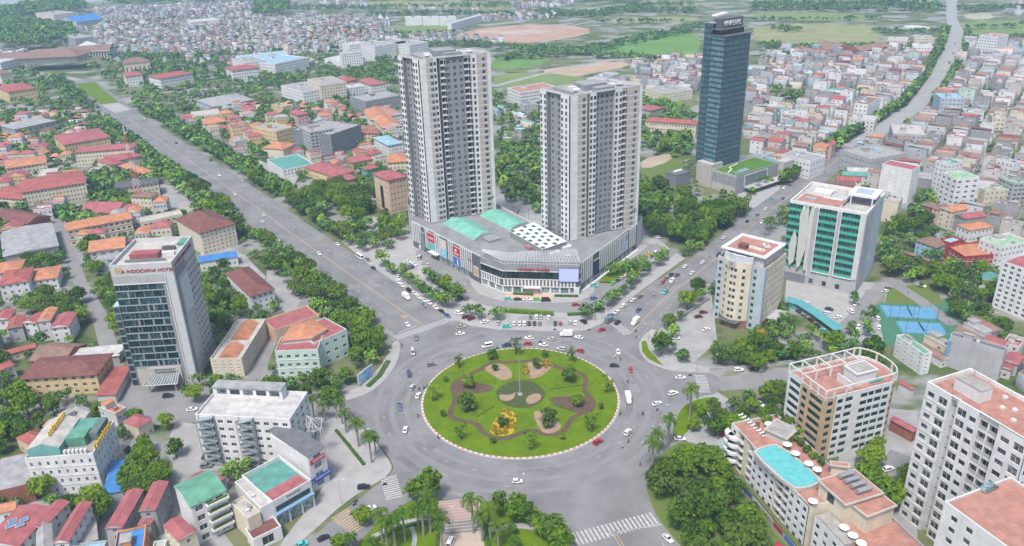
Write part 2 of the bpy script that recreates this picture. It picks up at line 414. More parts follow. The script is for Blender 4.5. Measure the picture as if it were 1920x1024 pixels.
NOHOUSE += [[(p.x,p.y) for p in GP(t)] for t in ([(1440,163),(1500,166),(1496,208),(1440,204)],[(1502,166),(1530,168),(1528,184),(1500,182)],[(1590,172),(1625,174),(1620,188),(1588,186)])]
# boulevard garden (planted median at the hall)
slab('median_garden',[(140,158),(178,154),(222,192),(190,196)],lawn_m,'planted median garden at the end of the boulevard','garden')
slab('median_plaza',[(190,197),(222,193),(246,206),(215,212)],paving,'pale paved tip of the planted median','pavement')
# ---- roundabout island
IC=Vector((2.17,286,0)); IP=[(792.5,768),(796,737),(842.5,688),(955,654.5),(1060,663),(1142.5,712),(1161,762),(1145,797),(1060,847),(960,859),(842.5,833)]
_g=np.array([G(*p)[:2] for p in IP]); _A=np.c_[_g,np.ones(len(_g))]; _s=np.linalg.lstsq(_A,-(_g ** 2).sum(1),rcond=None)[0]
IC=Vector((-_s[0]/2,-_s[1]/2,0)); IR=math.sqrt(IC.x ** 2+IC.y ** 2-_s[2])
print('island',IC,IR)
b=MB(); b.prism([(IC.x+(IR-.5)*math.cos(t),IC.y+(IR-.5)*math.sin(t)) for t in np.linspace(0,2*PI,120,endpoint=False)],0,.3)
isl=struct('traffic_island',b,lawn_m,'round green lawn island ringed by striped kerb','traffic island')
nb=220
def arcblock(t0,t1,r0,r1,h):
 b=MB(); b.prism([(r0*math.cos(t0),r0*math.sin(t0)),(r1*math.cos(t0),r1*math.sin(t0)),(r1*math.cos(t1),r1*math.sin(t1)),(r0*math.cos(t1),r0*math.sin(t1))],0,h); return b
ma=arcblock(0,2*PI/nb,IR-.5,IR,.36).mesh('kerb_block',kerb_m if False else surf('kerb_white',(.58,.575,.56),.7,.15,2))
mr=arcblock(0,2*PI/nb,IR-.5,IR,.36).mesh('kerb_block',surf('kerb_red',(.5,.2,.17),.7,.2,2))
for i in range(nb): child('kerb_block',ma if i%2 else mr,isl,(IC.x,IC.y,0),2*PI*i/nb)
b=MB(); b.poly([(IC.x+(IR+.5)*math.cos(t),IC.y+(IR+.5)*math.sin(t),RZ+.003) for t in np.linspace(0,2*PI,120,endpoint=False)])
struct('gutter',b,surf('gutter_line',(.42,.41,.4),.8,.2,.5),'pale ring of gutter round the island','gutter')
def ibed(name,pts,m,label,z,smooth=2):
 P=chaikin(GP(pts),smooth) if smooth else GP(pts)
 b=MB(); b.prism([(p.x,p.y) for p in P],.25,z); return struct(name,b,m,label,'flower bed')
# wavy brown border joining the beds
KI=lambda x,y: (780+x/3.505,640+y/3.505)
KP=lambda t: [KI(*(int(v) for v in q.split(','))) for q in t.split()]
ring=chaikin(GP(KP('440,182 370,215 290,247 232,300 265,370 250,420 220,470 240,512 330,530 400,542 430,590 480,630 560,648 640,630 700,600 780,588 830,613 920,622 985,590 1000,540 1050,490 1140,468 1178,410 1130,360 1098,310 1125,268 1100,222 1050,200 980,185 905,172 880,133 760,128 620,146 540,133 470,152')),2)
P=strip_pts(ring+[ring[0]],1.15); k_=len(P) // 2; b=MB()
for i in range(k_-1): b.quad(*[(p.x,p.y,.328) for p in (P[i],P[2*k_-1-i],P[2*k_-2-i],P[i+1])])
struct('soil_path',b,soil_m,'wavy brown soil border winding through the lawn','path')
lm_=surf('lawn_dark',(.115,.185,.01),.95,.3,.3,fine=.5,spec=.02); gc_=surf('groundcover',(.075,.095,.03),.95,.35,.5,fine=.6); mg_=surf('marigold_bed',(.3,.22,.02),.9,.4,2,col2=(.5,.36,.02))
for n,(t,m,lb) in enumerate((('440,185 500,150 600,160 645,240 570,265 510,230',sand_m,'bare sandy bed near the white van'),('715,160 760,135 890,140 905,170 790,255 710,240',sand_m,'sandy bed edged with yellow flowers by the mast'),('230,290 290,245 430,280 520,300 480,340 270,355',soil_m,'dark soil bed close to the boulevard side'),
        ('880,370 1000,365 1130,370 1180,410 1140,470 1080,485 880,410',soil_m,'dark soil bed on the tower side of the island'),('760,465 830,465 950,540 955,580 880,615 820,600',sand_m,'sandy bed with a tall shrub near the lower kerb'),('575,455 660,470 655,600 580,630 480,610 500,540',mg_,'bed crowded with yellow flowers'),
        ('515,360 560,290 680,255 800,280 860,350 820,410 720,450 590,430',gc_,'olive ground cover round the foot of the mast'),('540,350 620,360 660,330 640,390 560,400',sand_m,'bare patch in the ground cover facing the boulevard'),('720,370 800,340 830,370 790,410 730,420',sand_m,'bare patch in the ground cover facing the avenue'),
        ('385,240 440,215 520,245 545,275 520,292 430,265',lm_,'clipped lawn lobe beside the sandy bed'),('265,410 400,365 510,400 515,430 400,500 290,505 245,460',lm_,'clipped lawn lobe under the big shrub'),('860,300 960,215 1080,230 1095,285 980,310 880,322',lm_,'clipped lawn lobe facing the avenue'),('900,430 1010,470 1035,500 960,520',lm_,'clipped lawn wedge by the tower side bed'),('665,460 755,475 790,560 740,580 670,570',lm_,'clipped lawn wedge beside the yellow flowers'))):
 ibed('flower_bed' if n<9 else 'lawn_lobe',KP(t),m,lb,.33+n*.002,1)
for t in ('400,500 515,432','875,322 1095,292','890,418 1035,465'):
 a,c=GP(KP(t)); b=MB(); b.prism([(p.x,p.y) for p in bar((a+c)/2,c-a,(c-a).length,.5)],.3,.5); struct('low_edging',b,hedge_m,'clipped low edging line on the island lawn near '+{'4': 'the big shrub','8': 'the mast'}[t[0]]+(' on the avenue side' if t[1]=='7' else ''),'edging')
# ---- road paint
def paint(name,quads,m,label,z=RZ+.006):
 b=MB()
 for q in quads: b.poly([(p[0],p[1],z) for p in q])
 return struct(name,b,m,label,'road marking')
def crosswalk(p0,p1,ln,label,m=white_paint,pitch=1.25,wd=.55,z=RZ+.006):
 a,c=G(*p0),G(*p1); d=(c-a); L=d.length; d.normalize(); n=Vector((-d.y,d.x,0))
 o=bpy.data.objects.new('crosswalk',None); C.objects.link(o); o.location=(a.x,a.y,z); tag(o,label,'road marking',kind='structure')
 b=MB(); b.poly([tuple(p) for p in bar((0,0),n,ln,wd)]); me=b.mesh('stripe',m)
 for i in range(int(L/pitch)): child('stripe',me,o,tuple(d*(i+.5)*pitch))
crosswalk((742,634),(850,597),5,'zebra crossing over the boulevard by the parked cars')
crosswalk((1140,597),(1180,628),5,'zebra crossing at the mouth of the avenue')
crosswalk((1076,1012),(1232,970),6,'zebra crossing below the roundabout',pitch=1.5,wd=.7)
crosswalk((728,893),(740,937),6,'short zebra crossing by the corner pavement',pitch=1.2)
crosswalk((1312,703),(1322,738),5,'faint zebra crossing at the side street',pitch=1.2)
crosswalk((635,962),(680,995),7,'yellow striped crossing before the clothes shops',yellow_paint)
q=[]
for rr in (IR+9,IR+16):
 n=int(2*PI*rr/12)
 for i in range(n):
  t=2*PI*i/n
  p=(IC.x+rr*math.cos(t),IC.y+rr*math.sin(t))
  if inside(p,ROADPOLYS[0]) and random.random()<.6: q.append(bar(p,(-math.sin(t),math.cos(t)),2.0,.22))
paint('lane_dashes',q,white_paint,'broken white lane dashes round the island')
q=[]; dB=(BLV[-1]-BLV[2]).normalized(); nB=Vector((-dB.y,dB.x,0))
for s in np.arange(-330,155,11.0):
 for o_ in (-10.5,-6.2,6.2,10.5):
  q.append(bar(BLV[4]+dB*s+nB*o_,dB,2.6,.22))
paint('lane_dashes',q,white_paint,'broken white lane dashes along the boulevard')
q=[]
for a,c in zip(BLV[1:-1],BLV[2:]):
 d=(c-a)
 for o_ in (-.35,.35): q.append(bar((a+c)/2+nB*o_,d,d.length,.25))
paint('centre_line',q,yellow_paint,'double yellow line down the boulevard')
q=[]
for a,c in zip(AVE[:5],AVE[1:6]):
 d=c-a; n=Vector((-d.y,d.x,0)).normalized()
 for o_ in (-.3,.3): q.append(bar((a+c)/2+n*o_,d,d.length,.22))
paint('centre_line',q,yellow_paint,'double yellow line down the avenue')
q=[]
for a,c in zip(AVE[:5],AVE[1:6]):
 d=c-a; L=d.length; d.normalize(); n=Vector((-d.y,d.x,0))
 for s in np.arange(0,L,9):
  for o_ in (-5.5,5.5): q.append(bar(a+d*s+n*o_,d,2.6,.2))
paint('lane_dashes',q,white_paint,'broken white lane dashes along the avenue')
q=[bar((G(1150,1000)+G(1232,985))/2,G(1232,985)-G(1150,1000),19,.4)]
for px in (1150,1190,1228):
 a=G(px,1004-(px-1150)*.2); q.append(bar(a+Vector((1.5,-9,0)),(.25,-1),3,.25))
paint('stop_line',q,white_paint,'white stop line and lane marks below the zebra crossing')
q=[bar(G(1156,1014)+Vector((.2,0,0)),(.3,-1),9,.3),bar(G(1158,1014)+Vector((.9,.2,0)),(.3,-1),9,.3)]
paint('centre_line',q,yellow_paint,'double yellow line below the zebra crossing')
q=[bar((G(745,625)+G(785,609))/2,G(785,609)-G(745,625),11.5,.4)]
paint('stop_line',q,white_paint,'white stop line across the boulevard lane')
q=[bar(G(758,594),dB,4,3)]
paint('box_mark',q,surf('worn_yellow',(.36,.27,.17),.8,.3,1),'worn yellow patch on the boulevard')
# park path with banded steps
pathc=[G(860,937),G(875,1150)]
b=MB(); P=strip_pts(pathc,7.3); b.prism([(p.x,p.y) for p in P],0,.2)
pk=struct('park_path',b,surf('park_tile',(.42,.34,.28),.8,.15,.5),'tiled path entering the park opposite the island','path')
d=(pathc[1]-pathc[0]).normalized(); n=Vector((-d.y,d.x,0))
for i in range(11):
 b=MB(); w_=14.4
 b.prism([(p.x,p.y) for p in bar(pathc[0]+d*(.9+i*1.55),n,w_,.95)],.15,.235+.012*i)
 b.build('step_band',surf('step_pink',(.36,.25,.235),.8,.15,1) if i<7 else paving_d,pk)
# curving park walks, asphalt repairs
for k,(pts,wd,lb) in enumerate((([(1080,1030),(1030,1000),(985,985),(930,990),(905,1000)],2.4,'grey walk curving through the park beyond the steps'),([(700,1010),(745,985),(790,975),(826,985)],3.0,'grey walk curving from the shops to the steps'),([(770,1040),(780,1010),(770,985)],1.6,'narrow park walk between the palms'))):
 b=MB(); b.prism([(p.x,p.y) for p in strip_pts(chaikin(GP(pts),2,False),wd/2)],.1,.19+k*.004); struct('park_walk',b,paving,lb,'path')
pm=[surf('repair_'+str(i),c,.9,.25,.3,fine=.3) for i,c in enumerate(((.17,.17,.172),(.25,.247,.24),(.19,.187,.185)))]
rp=random.Random(5)
for i in range(26):
 if i<16: t=rp.uniform(0,2*PI); rr=IR+rp.uniform(4,24); c=IC+Vector((rr*math.cos(t),rr*math.sin(t),0)); d=Vector((-math.sin(t),math.cos(t),0))
 elif i<22: s_=rp.uniform(-250,140); c=BLV[4]+dB*s_+nB*rp.choice([-9,-5,5,9]); d=dB
 else: c=AVE[1].lerp(AVE[4],rp.random())+Vector((rp.uniform(-6,6),0,0)); d=AVE[4]-AVE[1]
 if inside(c,ROADPOLYS[0]) or i >= 16: paint('road_repair',[bar(c,d,rp.uniform(4,16),rp.uniform(1.5,3.2))],pm[i%3],'patch of repaired asphalt, %s of the patches on the carriageways'%ordn(i),RZ+.0015)
for i,(r0,dk) in enumerate(((5.5,0),(11.5,1),(18,0))):
 b=MB(); N=140
 for k in range(N):
  t0,t1=2*PI*k/N,2*PI*(k+1)/N; f=lambda r_,t: (IC.x+r_*math.cos(t),IC.y+r_*math.sin(t),RZ+.0008)
  if inside(f(IR+r0+2,t0),ROADPOLYS[0]) and inside(f(IR+r0+2,t1),ROADPOLYS[0]): b.quad(f(IR+r0,t0),f(IR+r0+2.2,t0),f(IR+r0+2.2,t1),f(IR+r0,t1))
 struct('wheel_track',b,surf('tyre_dark',(.19,.188,.188),.9,.25,.12,col2=(.215,.213,.212),fine=.2),['inner','middle','outer'][i]+' dark wheel polished lane round the island','road marking')
# ------------------------------------------------------------------ building kit
WALLC=dict(white=(.66,.66,.655),cream=(.62,.56,.44),pale=(.55,.55,.54),grey=(.4,.4,.405),dark=(.13,.135,.14),yellow=(.62,.48,.26),peach=(.6,.43,.31),beige=(.5,.475,.43),tan=(.5,.37,.24),
    mint=(.5,.62,.55),blue=(.4,.46,.5),skyblue=(.3,.5,.62),red=(.36,.045,.04),brick=(.3,.13,.09),concrete=(.31,.312,.312),orange=(.62,.28,.12),teal=(.16,.36,.34),pink=(.56,.38,.35),slate=(.2,.21,.225),midgrey=(.27,.275,.285),stone=(.44,.41,.37))
ROOFC=dict(red=(.36,.115,.10),crimson=(.37,.125,.13),orange=(.5,.225,.125),terracotta=(.42,.215,.17),maroon=(.2,.085,.075),brown=(.25,.16,.125),grey=(.34,.34,.34),slate=(.16,.165,.175),green=(.13,.33,.23),teal=(.12,.31,.265),
    blue=(.07,.22,.5),white=(.52,.51,.5),sky=(.3,.46,.55),concrete=(.36,.345,.32),pale=(.48,.46,.43),darkgrey=(.12,.12,.125),rust=(.27,.17,.13),lightgreen=(.3,.45,.3),mint=(.19,.46,.36))
def WM(k): return surf('wall_'+k,WALLC[k],.85,.16,.22,streak=.38,spec=.2)
def RM(k): return surf('roof_'+k,ROOFC[k],.75,.36,.3,streak=0,fine=.5,spec=.2)
G_DARK=glass('glass_dark',(.045,.055,.062),(.22,.24,.25))
G_TEAL=glass('glass_teal',(.015,.05,.052),(.06,.15,.15))
G_BLUE=glass('glass_blue',(.03,.06,.08),(.12,.22,.3))
G_HOTEL=glass('glass_hotel',(.012,.04,.048),(.07,.15,.165),.1,(.3,1))
G_EMER=glass('glass_emerald',(.02,.24,.17),(.10,.5,.36),.15,(.1,.9))
G_PALE=glass('glass_pale',(.16,.24,.24),(.35,.45,.45))
FR_W=surf('frame_white',(.6,.6,.59),.6,.1,1); FR_D=surf('frame_dark',(.06,.065,.07),.5,.1,1); FR_G=surf('frame_grey',(.3,.31,.32),.5,.1,1); FR_B=surf('frame_brown',(.16,.09,.06),.6,.1,1)
STEEL=surf('steel',(.45,.46,.47),.35,.1,1,metal=.6,spec=.5); STEEL_D=surf('steel_dark',(.12,.125,.13),.5,.1,1)
_wm={}
def winmesh(w,h,style='two',fr=None,gl=None):
 fr=fr or FR_W; gl=gl or G_DARK
 k=(round(w,2),round(h,2),style,fr.name,gl.name)
 if k in _wm: return _wm[k]
 b=MB(); t=min(.09,w*.08); y=-.07
 b.quad((-w/2,0,0),(w/2,0,0),(w/2,0,h),(-w/2,0,h),1)
 def br(x0,x1,z0,z1):
  b.quad((x0,y,z0),(x1,y,z0),(x1,y,z1),(x0,y,z1)); b.quad((x0,y,z1),(x1,y,z1),(x1,0,z1),(x0,0,z1)); b.quad((x0,0,z0),(x0,y,z0),(x0,y,z1),(x0,0,z1)); b.quad((x1,y,z0),(x1,0,z0),(x1,0,z1),(x1,y,z1))
 if style != 'bare':
  br(-w/2,-w/2+t,0,h); br(w/2-t,w/2,0,h); br(-w/2+t,w/2-t,0,t); br(-w/2+t,w/2-t,h-t,h)
 if style in ('two','four'): br(-t/2,t/2,t,h-t)
 if style in ('tee','four'): br(-w/2+t,-t/2,h*.68,h*.68+t) if style=='four' else br(-w/2+t,w/2-t,h*.68,h*.68+t)
 if style=='many':
  n=max(2,int(w/1.1))
  for i in range(1,n): x=-w/2+w*i/n; br(x-t/2,x+t/2,t,h-t)
 _wm[k]=b.mesh('window',[fr,gl]); return _wm[k]
class Bld:
 def __init__(s,label,base,name='building',cat='building',group=None):
  s.o=thing(name,label,cat,(base[0],base[1],0),0,group); s.w=MB(); s.win=[]; s.mats=[]; s.base=Vector((base[0],base[1],0))
 def mi(s,m):
  if m not in s.mats: s.mats.append(m)
  return s.mats.index(m)
 def face(s,p0,p1,z0,z1,cols=(),rows=(),m=None,depth=.22,wmesh=None,skip=None,wname='window',reveal=None):
  """Wall from p0 to p1 (left to right seen from outside) with recessed window openings."""
  W=s.w; mi=s.mi(m); rv=s.mi(reveal) if reveal else mi
  d=Vector((p1[0]-p0[0],p1[1]-p0[1],0)); L=d.length
  if L<.01: return
  d /= L; n=Vector((d.y,-d.x,0)); P0=Vector((p0[0],p0[1],0))
  P=lambda u,z,q=0: tuple(P0+d*u-n*q+Vector((0,0,z)))
  q=lambda u0,u1,a,c: W.quad(P(u0,a),P(u1,a),P(u1,c),P(u0,c),mi) if u1-u0>.005 and c-a>.005 else None
  cols=sorted(c for c in cols if c[0] >= 0 and c[1] <= L+.001); rows=sorted(r for r in rows if r[0] >= z0-.001 and r[1] <= z1+.001)
  if not cols or not rows: q(0,L,z0,z1); return
  z=z0; az=math.atan2(d.y,d.x)
  for r0,r1 in rows:
   q(0,L,z,r0); u=0
   for ci,(c0,c1) in enumerate(cols):
    if skip and skip(ci,r0): continue
    q(u,c0,r0,r1); u=c1
    W.quad(P(c0,r0),P(c1,r0),P(c1,r0,depth),P(c0,r0,depth),rv); W.quad(P(c0,r1,depth),P(c1,r1,depth),P(c1,r1),P(c0,r1),rv)
    W.quad(P(c0,r0),P(c0,r0,depth),P(c0,r1,depth),P(c0,r1),rv); W.quad(P(c1,r0,depth),P(c1,r0),P(c1,r1),P(c1,r1,depth),rv)
    me=wmesh(c1-c0,r1-r0) if callable(wmesh) else winmesh(c1-c0,r1-r0,*(wmesh or ()))
    s.win.append((P((c0+c1)/2,r0,depth),az,me,wname))
   q(u,L,r0,r1); z=r1
  q(0,L,z,z1)
 def done(s,wallname='wall',limit=300):
  if s.w.f: s.w.build(wallname,s.mats,s.o)
  s.windows(limit); return s.o
 def windows(s,limit=300):
  W=sorted(s.win,key=lambda t: math.hypot(t[0][0],t[0][1])-t[0][2]*.1)
  for p,az,me,nm in W[:limit]: child(nm,me,s.o,(p[0]-s.base.x,p[1]-s.base.y,p[2]),az)
  rest=W[limit:]
  if rest:
   b=MB(); mats=[]
   for p,az,me,nm in rest:
    ca,sa=math.cos(az),math.sin(az); k=len(b.v)
    b.v += [(p[0]+v.co.x*ca-v.co.y*sa,p[1]+v.co.x*sa+v.co.y*ca,p[2]+v.co.z) for v in me.vertices]
    for f in me.polygons:
     mm=me.materials[f.material_index]
     if mm not in mats: mats.append(mm)
     b.f.append(tuple(k+i for i in f.vertices)); b.m.append(mats.index(mm))
   o=b.build('window_rows',mats,s.o); o['kind']='stuff'
  s.win=[]
 def part(s,name,mb,m,smooth=False): return mb.build(name,m,s.o,smooth)
def even(L,w,sp,margin=1.0):
 """Evenly spaced openings of width w at about sp apart."""
 n=max(0,int((L-2*margin+(sp-w))/sp))
 if n==0: return []
 g=(L-2*margin-n*w)/max(1,n-1) if n>1 else 0
 x0=margin if n>1 else (L-w)/2
 return [(x0+i*(w+g),x0+i*(w+g)+w) for i in range(n)]
def rect(A,L,Rr,h,ang=None):
 """Rectangle on the ground from three roof corners seen at height h: near corner A, its neighbours L and R."""
 a,l,r=G(*A,h),G(*L,h),G(*Rr,h)
 u,v=l-a,r-a; lu,lv=u.length,v.length
 if ang is not None:
  un=Vector((math.cos(R(ang)),math.sin(R(ang)),0)); vn=Vector((un.y,-un.x,0))
  if vn.dot(v)<0: vn=-vn
  a=Vector((a.x,a.y,0)); lu,lv=u.dot(un),v.dot(vn); return a,a+un*lu,a+vn*lv,a+un*lu+vn*lv
 un,vn=u/lu,v/lv
 # square the corner, weighting by the better known (longer) side
 ang=math.atan2(un.x*vn.y-un.y*vn.x,un.dot(vn)); err=abs(ang)-PI/2; sg=1 if ang>0 else-1
 wu=lv/(lu+lv)
 rot=lambda q,t: Vector((q.x*math.cos(t)-q.y*math.sin(t),q.x*math.sin(t)+q.y*math.cos(t),0))
 un=rot(un,sg*err*wu); vn=rot(vn,-sg*err*(1-wu))
 a=Vector((a.x,a.y,0)); return a,a+un*lu,a+vn*lv,a+un*lu+vn*lv
FOOT=[]                                    # footprints already built on
def foot(pts,grow=1.0):
 c=sum((Vector((p[0],p[1],0)) for p in pts),Vector())/len(pts)
 FOOT.append([((p[0]-c.x)*1.0+c.x,(p[1]-c.y)*1.0+c.y) for p in pts])
def ccw(P):
 a=sum(P[i][0]*P[(i+1)%len(P)][1]-P[(i+1)%len(P)][0]*P[i][1] for i in range(len(P)))
 return P if a>0 else list(reversed(P))
def inset(P,d):
 P=ccw(P); out=[]; n=len(P)
 for i in range(n):
  a,b,c=Vector(P[i-1][:2]),Vector(P[i][:2]),Vector(P[(i+1)%n][:2])
  e1=(b-a).normalized(); e2=(c-b).normalized(); n1=Vector((-e1.y,e1.x)); n2=Vector((-e2.y,e2.x))
  bis=(n1+n2); k=bis.length
  if k<.01: out.append(b+n1*d); continue
  bis /= k; out.append(b+bis*(d/max(.3,bis.dot(n1))))
 return [Vector((p.x,p.y,0)) for p in out]
def flat_roof(B,P,h,par,wm,rm,t=.28):
 P=ccw(P); I=inset(P,t); n=len(P); b=MB()
 for i in range(n):
  j=(i+1)%n
  b.quad((P[i][0],P[i][1],h),(P[j][0],P[j][1],h),(I[j].x,I[j].y,h),(I[i].x,I[i].y,h))
  b.quad((I[i].x,I[i].y,h),(I[j].x,I[j].y,h),(I[j].x,I[j].y,h-par),(I[i].x,I[i].y,h-par))
 B.part('parapet',b,wm)
 b=MB(); b.poly([(p.x,p.y,h-par) for p in I]); B.part('roof',b,rm)
def hip_roof(B,P,h,rise,over,rm,gable=False,wm=None,th=.25,axis=None):
 """P: a,l,back,r ordered round. Ridge along the longer side."""
 P=ccw(P); e=[(Vector(P[(i+1)%4][:2])-Vector(P[i][:2])).length for i in range(4)]
 lng=0 if e[0] >= e[1] else 1
 if axis=='short': lng=1-lng
 P=P[lng:]+P[:lng]                     # edge 0-1 is long
 O=inset(P,-over); w=(O[2]-O[1]).length; l=(O[1]-O[0]).length
 dl=(O[1]-O[0])/l; m0=(O[0]+O[3])/2; m1=(O[1]+O[2])/2
 s=0 if gable else min(w/2,l*.48)
 r0=m0+dl*s; r1=m1-dl*s; z=Vector((0,0,h)); zr=Vector((0,0,h+rise)); zt=Vector((0,0,-th))
 b=MB(); q=[p+z for p in O]; R0,R1=r0+zr,r1+zr
 b.quad(q[0],q[1],R1,R0); b.quad(q[2],q[3],R0,R1)
 if gable:
  k=1
  for (x,y,r) in ((q[1],q[2],R1),(q[3],q[0],R0)): b.poly([x,y,r],k)
 else: b.poly([q[1],q[2],R1]); b.poly([q[3],q[0],R0])
 for i in range(4): b.quad(q[i]+zt,q[(i+1)%4]+zt,q[(i+1)%4],q[i])
 b.poly([p+zt for p in reversed(q)],1)
 o=B.part('roof',b,[rm,wm or rm])
 rb=MB(); rb.tube(R0-Vector((0,0,.05)),R1-Vector((0,0,.05)),.16,n=5)
 if not gable:
  for x,y in ((q[0],R0),(q[3],R0),(q[1],R1),(q[2],R1)): rb.tube(x,y,.13,n=5)
 rc=rb.build('ridge',rm,o)
 return o
def tank(B,p,rz=0,L=1.9,r=.55,m=None):
 b=MB(); d=Vector((math.cos(rz),math.sin(rz),0)); p=Vector(p)
 b.tube(p-d*L/2+Vector((0,0,r+.35)),p+d*L/2+Vector((0,0,r+.35)),r,n=10)
 for s in (-.3,.3): b.box(p+d*L*s,(.12,2*r,.5),rz)
 B.part('water_tank',b,m or STEEL)
def clutter(B,P,z,n=3,stair=True,wm=None,rm=None,seed=0):
 rg=random.Random(seed); P=ccw(P); a=Vector((P[0][0],P[0][1],0)); u=Vector((P[1][0],P[1][1],0))-a; v=Vector((P[3][0],P[3][1],0))-a
 az=math.atan2(u.y,u.x)
 if stair:
  s,t=rg.uniform(.3,.6),rg.uniform(.55,.7); c=a+u*s+v*t
  b=MB(); sx,sy=min(u.length*.3,5),min(v.length*.35,4); b.box((c.x,c.y,z),(sx,sy,2.6),az)
  o=B.part('stair_house',b,wm or WM('white'))
  b=MB(); b.box((c.x,c.y,z+2.6),(sx+.5,sy+.5,.18),az); b.build('stair_roof',rm or RM('concrete'),o)
 for i in range(n):
  c=a+u*rg.uniform(.15,.85)+v*rg.uniform(.15,.85)
  if rg.random()<.55: tank(B,(c.x,c.y,z),az+rg.choice([0,PI/2]),rg.uniform(1.4,2.4),rg.uniform(.4,.6))
  else:
   b=MB(); b.box((c.x,c.y,z),(rg.uniform(.9,1.8),rg.uniform(.7,1.2),rg.uniform(.8,1.3)),az); B.part('air_conditioner',b,FR_W)
def block(A,L,Rr,h,label,wall='white',roof='flat',rc='terracotta',fl=None,ww=1.3,wh=1.5,sp=2.8,sill=.95,par=.8,rise=None,over=.5,clut=2,style='two',fr=None,gl=None,faces='LR',name='building',cat='building',
   band=None,group=None,base=None,margin=1.2,stair=True,world=None,gf=None,wallR=None,gable=False,ac=True):
 a,l,r,k=world if world else rect(A,L,Rr,h)
 fl=fl or max(1,round(h/3.5)); fh=(h-(par if roof=='flat' else 0))/fl
 cen=(a+k)/2; B=Bld(label,cen,name,cat,group); wm=WM(wall); wr=WM(wallR) if wallR else wm
 foot([a,r,k,l])
 rows=[(i*fh+sill,min(i*fh+sill+wh,(i+1)*fh-.25)) for i in range(fl)]
 if gf: rows[0]=(.2,fh-.5)
 def cols(p,q): return even((q-p).length,ww,sp,margin)
 # orientation: outside seen left->right.  left face runs l->a, right face a->r (if r lies to the right of a)
 side=(l-a).cross(r-a).z
 seq=[(l,a,'L'),(a,r,'R'),(r,k,'B'),(k,l,'C')] if side<0 else [(r,a,'R'),(a,l,'L'),(l,k,'C'),(k,r,'B')]
 for p,q,t in seq:
  mm=wr if t=='R' else wm
  if t in faces: B.face(p,q,0,h,cols(p,q),rows,mm,.2,(style,fr or FR_W,gl or G_DARK))
  else: B.face(p,q,0,h,(),(),mm)
 if band:
  b=MB()
  for i in range(1,fl):
   P=inset([a,r,k,l],-.14); b.prism([(p.x,p.y) for p in P],i*fh-.12,i*fh+.12,bottom=True)
  B.part('floor_trim',b,WM(band))['kind']='stuff'
 if base:
  P=inset([a,r,k,l],-.06); b=MB(); b.prism([(p.x,p.y) for p in P],0,.9); B.part('plinth',b,WM(base))
 rm=RM(rc); P=[a,r,k,l]
 if roof=='flat':
  flat_roof(B,P,h,par,wm,rm)
  if clut: clutter(B,inset(P,.6) if False else ccw(P),h-par,clut,stair,wm,RM('concrete'),hash(label)%999 if False else sum(map(ord,label)))
 elif roof in ('hip','gable'):
  w_=min((r-a).length,(l-a).length)
  hip_roof(B,P,h,rise or w_*.2,over,rm,roof=='gable',wm,axis='short' if gable else None)
 elif roof=='shed':
  b=MB(); O=inset(P,-over); zz=[h+.2+(rise or 1.2)*(1 if i in (2,3) else 0) for i in range(4)]
  q=[Vector((p.x,p.y,z)) for p,z in zip(O,zz)]; b.quad(*q); b.quad(*[p-Vector((0,0,.15)) for p in reversed(q)])
  for i in range(4): b.quad(q[i]-Vector((0,0,.15)),q[(i+1)%4]-Vector((0,0,.15)),q[(i+1)%4],q[i])
  B.part('roof',b,rm)
  b=MB(); Q=ccw(P); b.poly([(Q[i][0],Q[i][1],h) for i in range(4)]); B.part('ceiling_slab',b,wm)
 B.done(); return B,P
def text(body,size,p,d,parent,m,ext=.08,name='lettering',sx=1):
 cu=bpy.data.curves.new(name,'FONT'); cu.body=body; cu.size=size; cu.extrude=ext; cu.align_x='CENTER'; cu.materials.append(m)
 cu.resolution_u=3; tmp=bpy.data.objects.new(name,cu); me=bpy.data.meshes.new_from_object(tmp); bpy.data.objects.remove(tmp)
 o=bpy.data.objects.new(name,me); C.objects.link(o)
 d=Vector((d[0],d[1],0)).normalized(); n=Vector((d.y,-d.x,0))
 off=Vector(ORG.get(parent.name,(0,0,0)))
 mt=Matrix((d*sx,Vector((0,0,1)),n)).transposed().to_4x4(); mt.translation=Vector(p)-off
 o.parent=parent; o.matrix_local=mt; return o
def panel(p0,p1,z0,z1,th,m,parent,name,out=.05):
 """Thin board fixed flat on a wall from p0 to p1."""
 d=Vector((p1[0]-p0[0],p1[1]-p0[1],0)).normalized(); n=Vector((d.y,-d.x,0)); b=MB()
 P=[Vector((p0[0],p0[1],0))+n*out,Vector((p1[0],p1[1],0))+n*out,Vector((p1[0],p1[1],0))+n*(out+th),Vector((p0[0],p0[1],0))+n*(out+th)]
 b.prism([(q.x,q.y) for q in P],z0,z1,bottom=True); return b.build(name,m,parent)
def plates(p0,p1,n,z0,h,m,parent,out=.3,th=.1):
 """Row of letter-sized plates for writing too blurred to read."""
 for i in range(n):
  rg=random.Random(i*7+n); t=(i+.12)/n; panel(lerp(p0,p1,t),lerp(p0,p1,t+rg.uniform(.5,.76)/n),z0,z0+h*rg.uniform(.75,1),th,m,parent,'sign_letter',out)
def lerp(a,b,t): return Vector((a[0]+(b[0]-a[0])*t,a[1]+(b[1]-a[1])*t,0))
